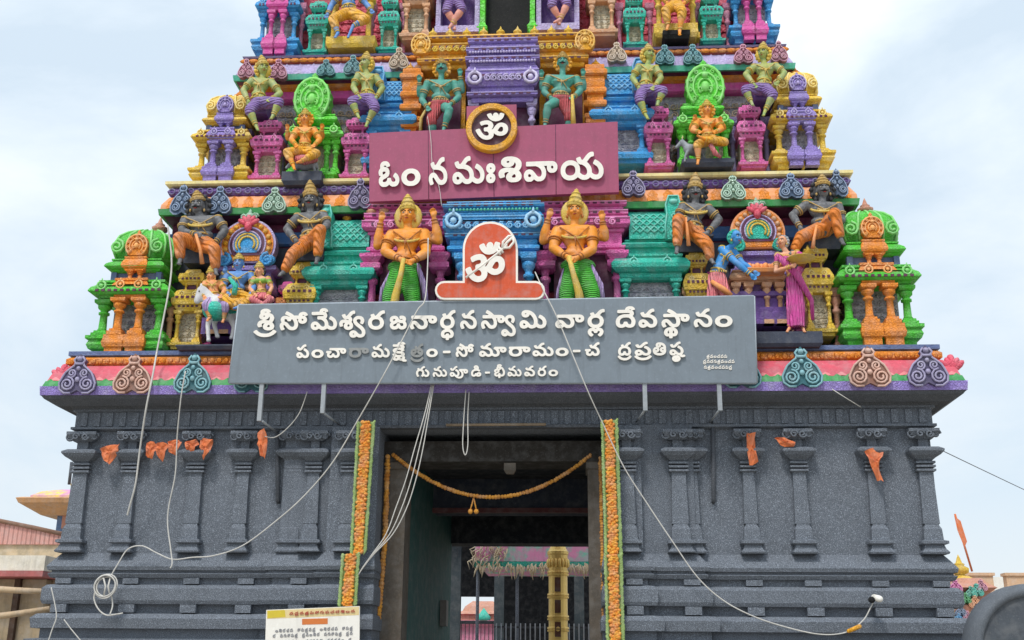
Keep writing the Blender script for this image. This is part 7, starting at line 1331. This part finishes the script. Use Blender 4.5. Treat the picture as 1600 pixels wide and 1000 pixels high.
# ---------------------------------------------------------------- left: house, bamboo poles, far gateway
HY2 = 6.0; e0, e1 = X_(-230, 900, HY2), X_(104, 900, HY2); zz = lambda y, Y=HY2: Z_(y, Y, 50)
HO = thing('house', ((e0 + e1) / 2, HY2, 0), 'low cream house with pink sheet parapet and pink edged awning left of the tower', 'house')
MB().box(e0, e1, HY2, HY2 + 7, -.1, zz(850)).build('wall', mat('cream_wall', '#cdb99a', .85, .3, 6, .35, alt='#b3a58c', altsc=2), HO)
b = MB(); b.prism([(X_(-230, 800, HY2), zz(788)), (X_(0, 815, HY2), zz(815)), (X_(55, 828, HY2), zz(826)), (e1, zz(838)), (e1, zz(851)), (X_(-230, 850, HY2), zz(851))], HY2 - .06, .1); b.build('sheet_parapet', mat('pink_sheet', '#d59c92', .7, .4, 3, .25, bands=('X', 3, 0)), HO)
b = MB(); b.tube([(X_(-230, 800, HY2), HY2 - .08, zz(787)), (X_(0, 815, HY2), HY2 - .08, zz(814)), (X_(55, 828, HY2), HY2 - .08, zz(825)), (e1, HY2 - .08, zz(837.5))], .05, 5); b.build('roof_edge', mat('rust', '#8a6a58', .8), HO)
MB().box(e0, e1 - .1, HY2 - .9, HY2 + .1, zz(897), zz(874)).build('awning', mat('white_slab', '#e9e0cf', .8), HO)
MB().box(e0, e1 - .1, HY2 - .93, HY2 - .0, zz(906), zz(897.5)).build('awning_edge', mat('rose_slab', '#b56a68', .8), HO)
MB().box(e0, e1 - .3, HY2 - .3, HY2 + .02, -.1, zz(907)).build('lower_wall', mat('beige_wall', '#b9a587', .85, .3, 5, .4), HO)
for px in (24, 88): x = X_(px, 950, HY2 - .35); MB().box(x - .06, x + .06, HY2 - .42, HY2 - .31, 0, zz(907)).build('post', mat('brown_post', '#5a4537', .8), HO)
bam = mat('bamboo', '#c4ab8b', .7, .3, 20, .3)
for (a, b_), lb in ((((-40, 918), (92, 925)), 'upper'), (((-40, 967), (78, 951)), 'lower')):
    m_ = MB(); m_.tube([P(a[0], a[1], HY2 - 1.0), P((a[0] + b_[0]) / 2, (a[1] + b_[1]) / 2 + 1, HY2 - 1.0), P(b_[0], b_[1], HY2 - 1.0)], [.07, .065, .055], 8); single(m_, 'bamboo_pole', bam, '%s of the two bamboo poles lying across the cream house front' % lb, 'pole', 'bamboo poles at the house')
for px, a_, b_ in ((8, 930, 1000), (45, 955, 1000)):
    pass
DY = 18; zz = lambda y: Z_(y, DY, 80)
dx = lambda px, y=790: X_(px, y, DY)
DG_ = thing('distant_gateway_tower', (dx(150), DY, 0), 'small far gateway tower with an orange eave and pastel dome at the left', 'tower')
MB().box(dx(92), dx(210), DY, DY + 5, 0, zz(802)).build('body', M['bluegrey'], DG_)
MB().rect(dx(70), dx(230), DY - .2, DY + 5, [(zz(806), .0), (zz(790), .55), (zz(783), .62), (zz(781), .5)]).build('eave', mat('eave_orange', '#dba878', .7), DG_)
MB().rect(dx(75), dx(225), DY + .2, DY + 5, [(zz(783), .5), (zz(776), .5), (zz(768), .25), (zz(762), -.2), (zz(758), -.8)], (1, 1, 1, 0)).build('dome', mat('dome_pastel', '#d58fc0', .7, .2, 10, .2, alt='#e6d05a', altsc=.9), DG_)
MB().rect(dx(92), dx(208), DY + .8, DY + 4, [(zz(762), 0), (zz(750), .05)], (1, 1, 1, 0)).build('top_slab', M['yellow'], DG_)
MB().box(dx(101), dx(108), DY - .06, DY + .1, zz(826), zz(806)).build('niche', M['salmon'], DG_)
b = MB(); a = P(109, 735, DY - 1); b.tube([P(108, 757, DY - .5), P(112, 722, DY - .5)], .05, 6); b.build('finial', M['granite_dark'], DG_)
# ---------------------------------------------------------------- right: small shrine with flag, compound wall, rickshaw
RY = 14; zz = lambda y: Z_(y, RY, 1510); rx = lambda px: X_(px + 9, 920, RY); c = P(1522, 900, RY); s_ = mpp(1511, 900, RY)
RS = thing('small_shrine', (c.x, RY + 1, 0), 'small painted shrine spire with pot finial right of the tower', 'shrine')
MB().box(rx(1478), rx(1545), RY, RY + 2.5, 0, zz(955)).build('body', M['cream'], RS)
MB().rect(rx(1482), rx(1546), RY, RY + 2.4, [(zz(956), .05), (zz(946), .1), (zz(940), -.05), (zz(925), -.1), (zz(918), .05), (zz(910), -.15), (zz(902), -.25)], (1, 1, 1, 0)).build('spire', M['salmon'], RS)
b = MB()
for px, py, m_, r_ in ((1494, 916, 'pink', 9), (1534, 915, 'rose', 8), (1518, 925, 'seagreen', 8), (1527, 922, 'teal', 9), (1510, 935, 'leaf', 8), (1524, 940, 'peach', 9), (1502, 955, 'bluegrey', 8), (1512, 962, 'rose', 7), (1498, 965, 'blue', 6)):
    o = medallion(px, py + r_, py - r_ * 1.2, r_ * 2.2, RY - .12, M[m_]); o.parent = RS; 
    for v in o.data.vertices: v.co += Vector(T.location) - Vector(RS.location)
MB().lathe((c.x, RY + 1, zz(903)), [(0, 17 * s_), (2 * s_, 18 * s_), (5 * s_, 14 * s_), (8 * s_, 9 * s_)], 14).build('dome', M['yellow'], RS)
pot(RS, c.x - 3 * s_, RY + 1, zz(899), .27, 'yellow', 'pot_finial')
fl = MB(); fl.tube([P(1519, 893, RY + .95), P(1492, 803, RY + .95)], .03, 6); fl.add([P(1507, 856, RY + .9), P(1511, 846, RY + .95), P(1501, 814, RY + 1.0), P(1491, 806, RY + .95), P(1496, 829, RY + .9)], [(0, 1, 2, 3, 4)]); fl.add([P(1507, 856, RY + .93), P(1511, 846, RY + .98), P(1501, 814, RY + 1.03), P(1491, 806, RY + .98), P(1496, 829, RY + .93)], [(4, 3, 2, 1, 0)])
single(fl, 'pennant', cloth_o, 'narrow saffron pennant on a leaning staff above the right shrine', 'flag')
CWY = 17; zz = lambda y: Z_(y, CWY, 1560)
for a_, b_, lb in ((1470, 1552, 'left'), (1573, 1760, 'right')):
    m_ = MB(); m_.rect(X_(a_, 905, CWY), X_(b_, 905, CWY), CWY, CWY + .3, [(0, 0), (zz(900), 0), (zz(899.5), .05), (zz(895), .05)], (1, 1, 1, 1)); single(m_, 'compound_wall', mat('peach_wall', '#d9b594', .85, .2, 6, .25), '%s stretch of the low peach compound wall behind the shrine' % lb, 'wall', 'compound walls at the right')
m_ = MB(); m_.rect(X_(1550, 905, CWY + 6), X_(1576, 905, CWY + 6), CWY + 6, CWY + 6.3, [(0, 0), (Z_(899, CWY + 6), 0)]); single(m_, 'boundary_wall', M['white'], 'pale wall seen in the gap of the peach compound wall', 'wall')
AY = -3.0; c = P(1624, 1018, AY); R_ = 107 * mpp(1624, 1018, AY)
AR = thing('arched_slab', (c.x, AY + .2, 0), 'dark grey round topped slab with a raised rim in the lower right corner', 'slab')
def arch(rr, y, zb):
    pts = [(c.x - rr, y, zb)]
    for i in range(25):
        a = math.pi - math.pi * i / 24; pts.append((c.x + rr * math.cos(a), y, c.z + rr * math.sin(a)))
    return pts + [(c.x + rr, y, zb)]
slabm = mat('slab_stone', '#5d636b', .7, .3, 16, .3, speck=.15)
b = MB(); b.loft([arch(R_ * .80, AY + .05, 0), arch(R_ * .82, AY, 0), arch(R_ * .90, AY - .01, 0), arch(R_ * .93, AY + .02, 0), arch(R_ * .97, AY + .06, 0), arch(R_, AY + .12, 0), arch(R_, AY + .36, 0), arch(R_ * .95, AY + .42, 0)], (False, True), True); b.build('rim', slabm, AR)
b = MB(); b.loft([arch(R_ * .81, AY + .04, .002), arch(R_ * .81, AY + .1, .002)]); b.build('face', mat('slab_face', '#4d535b', .75, .35, 12, .35), AR)
MB().rect(c.x - R_ * 1.05, c.x + R_ * 1.05, AY - .1, AY + .55, [(-.05, 0), (.12, 0), (.14, -.04)], (1, 1, 1, 1)).build('foot', M['granite_dark'], AR)
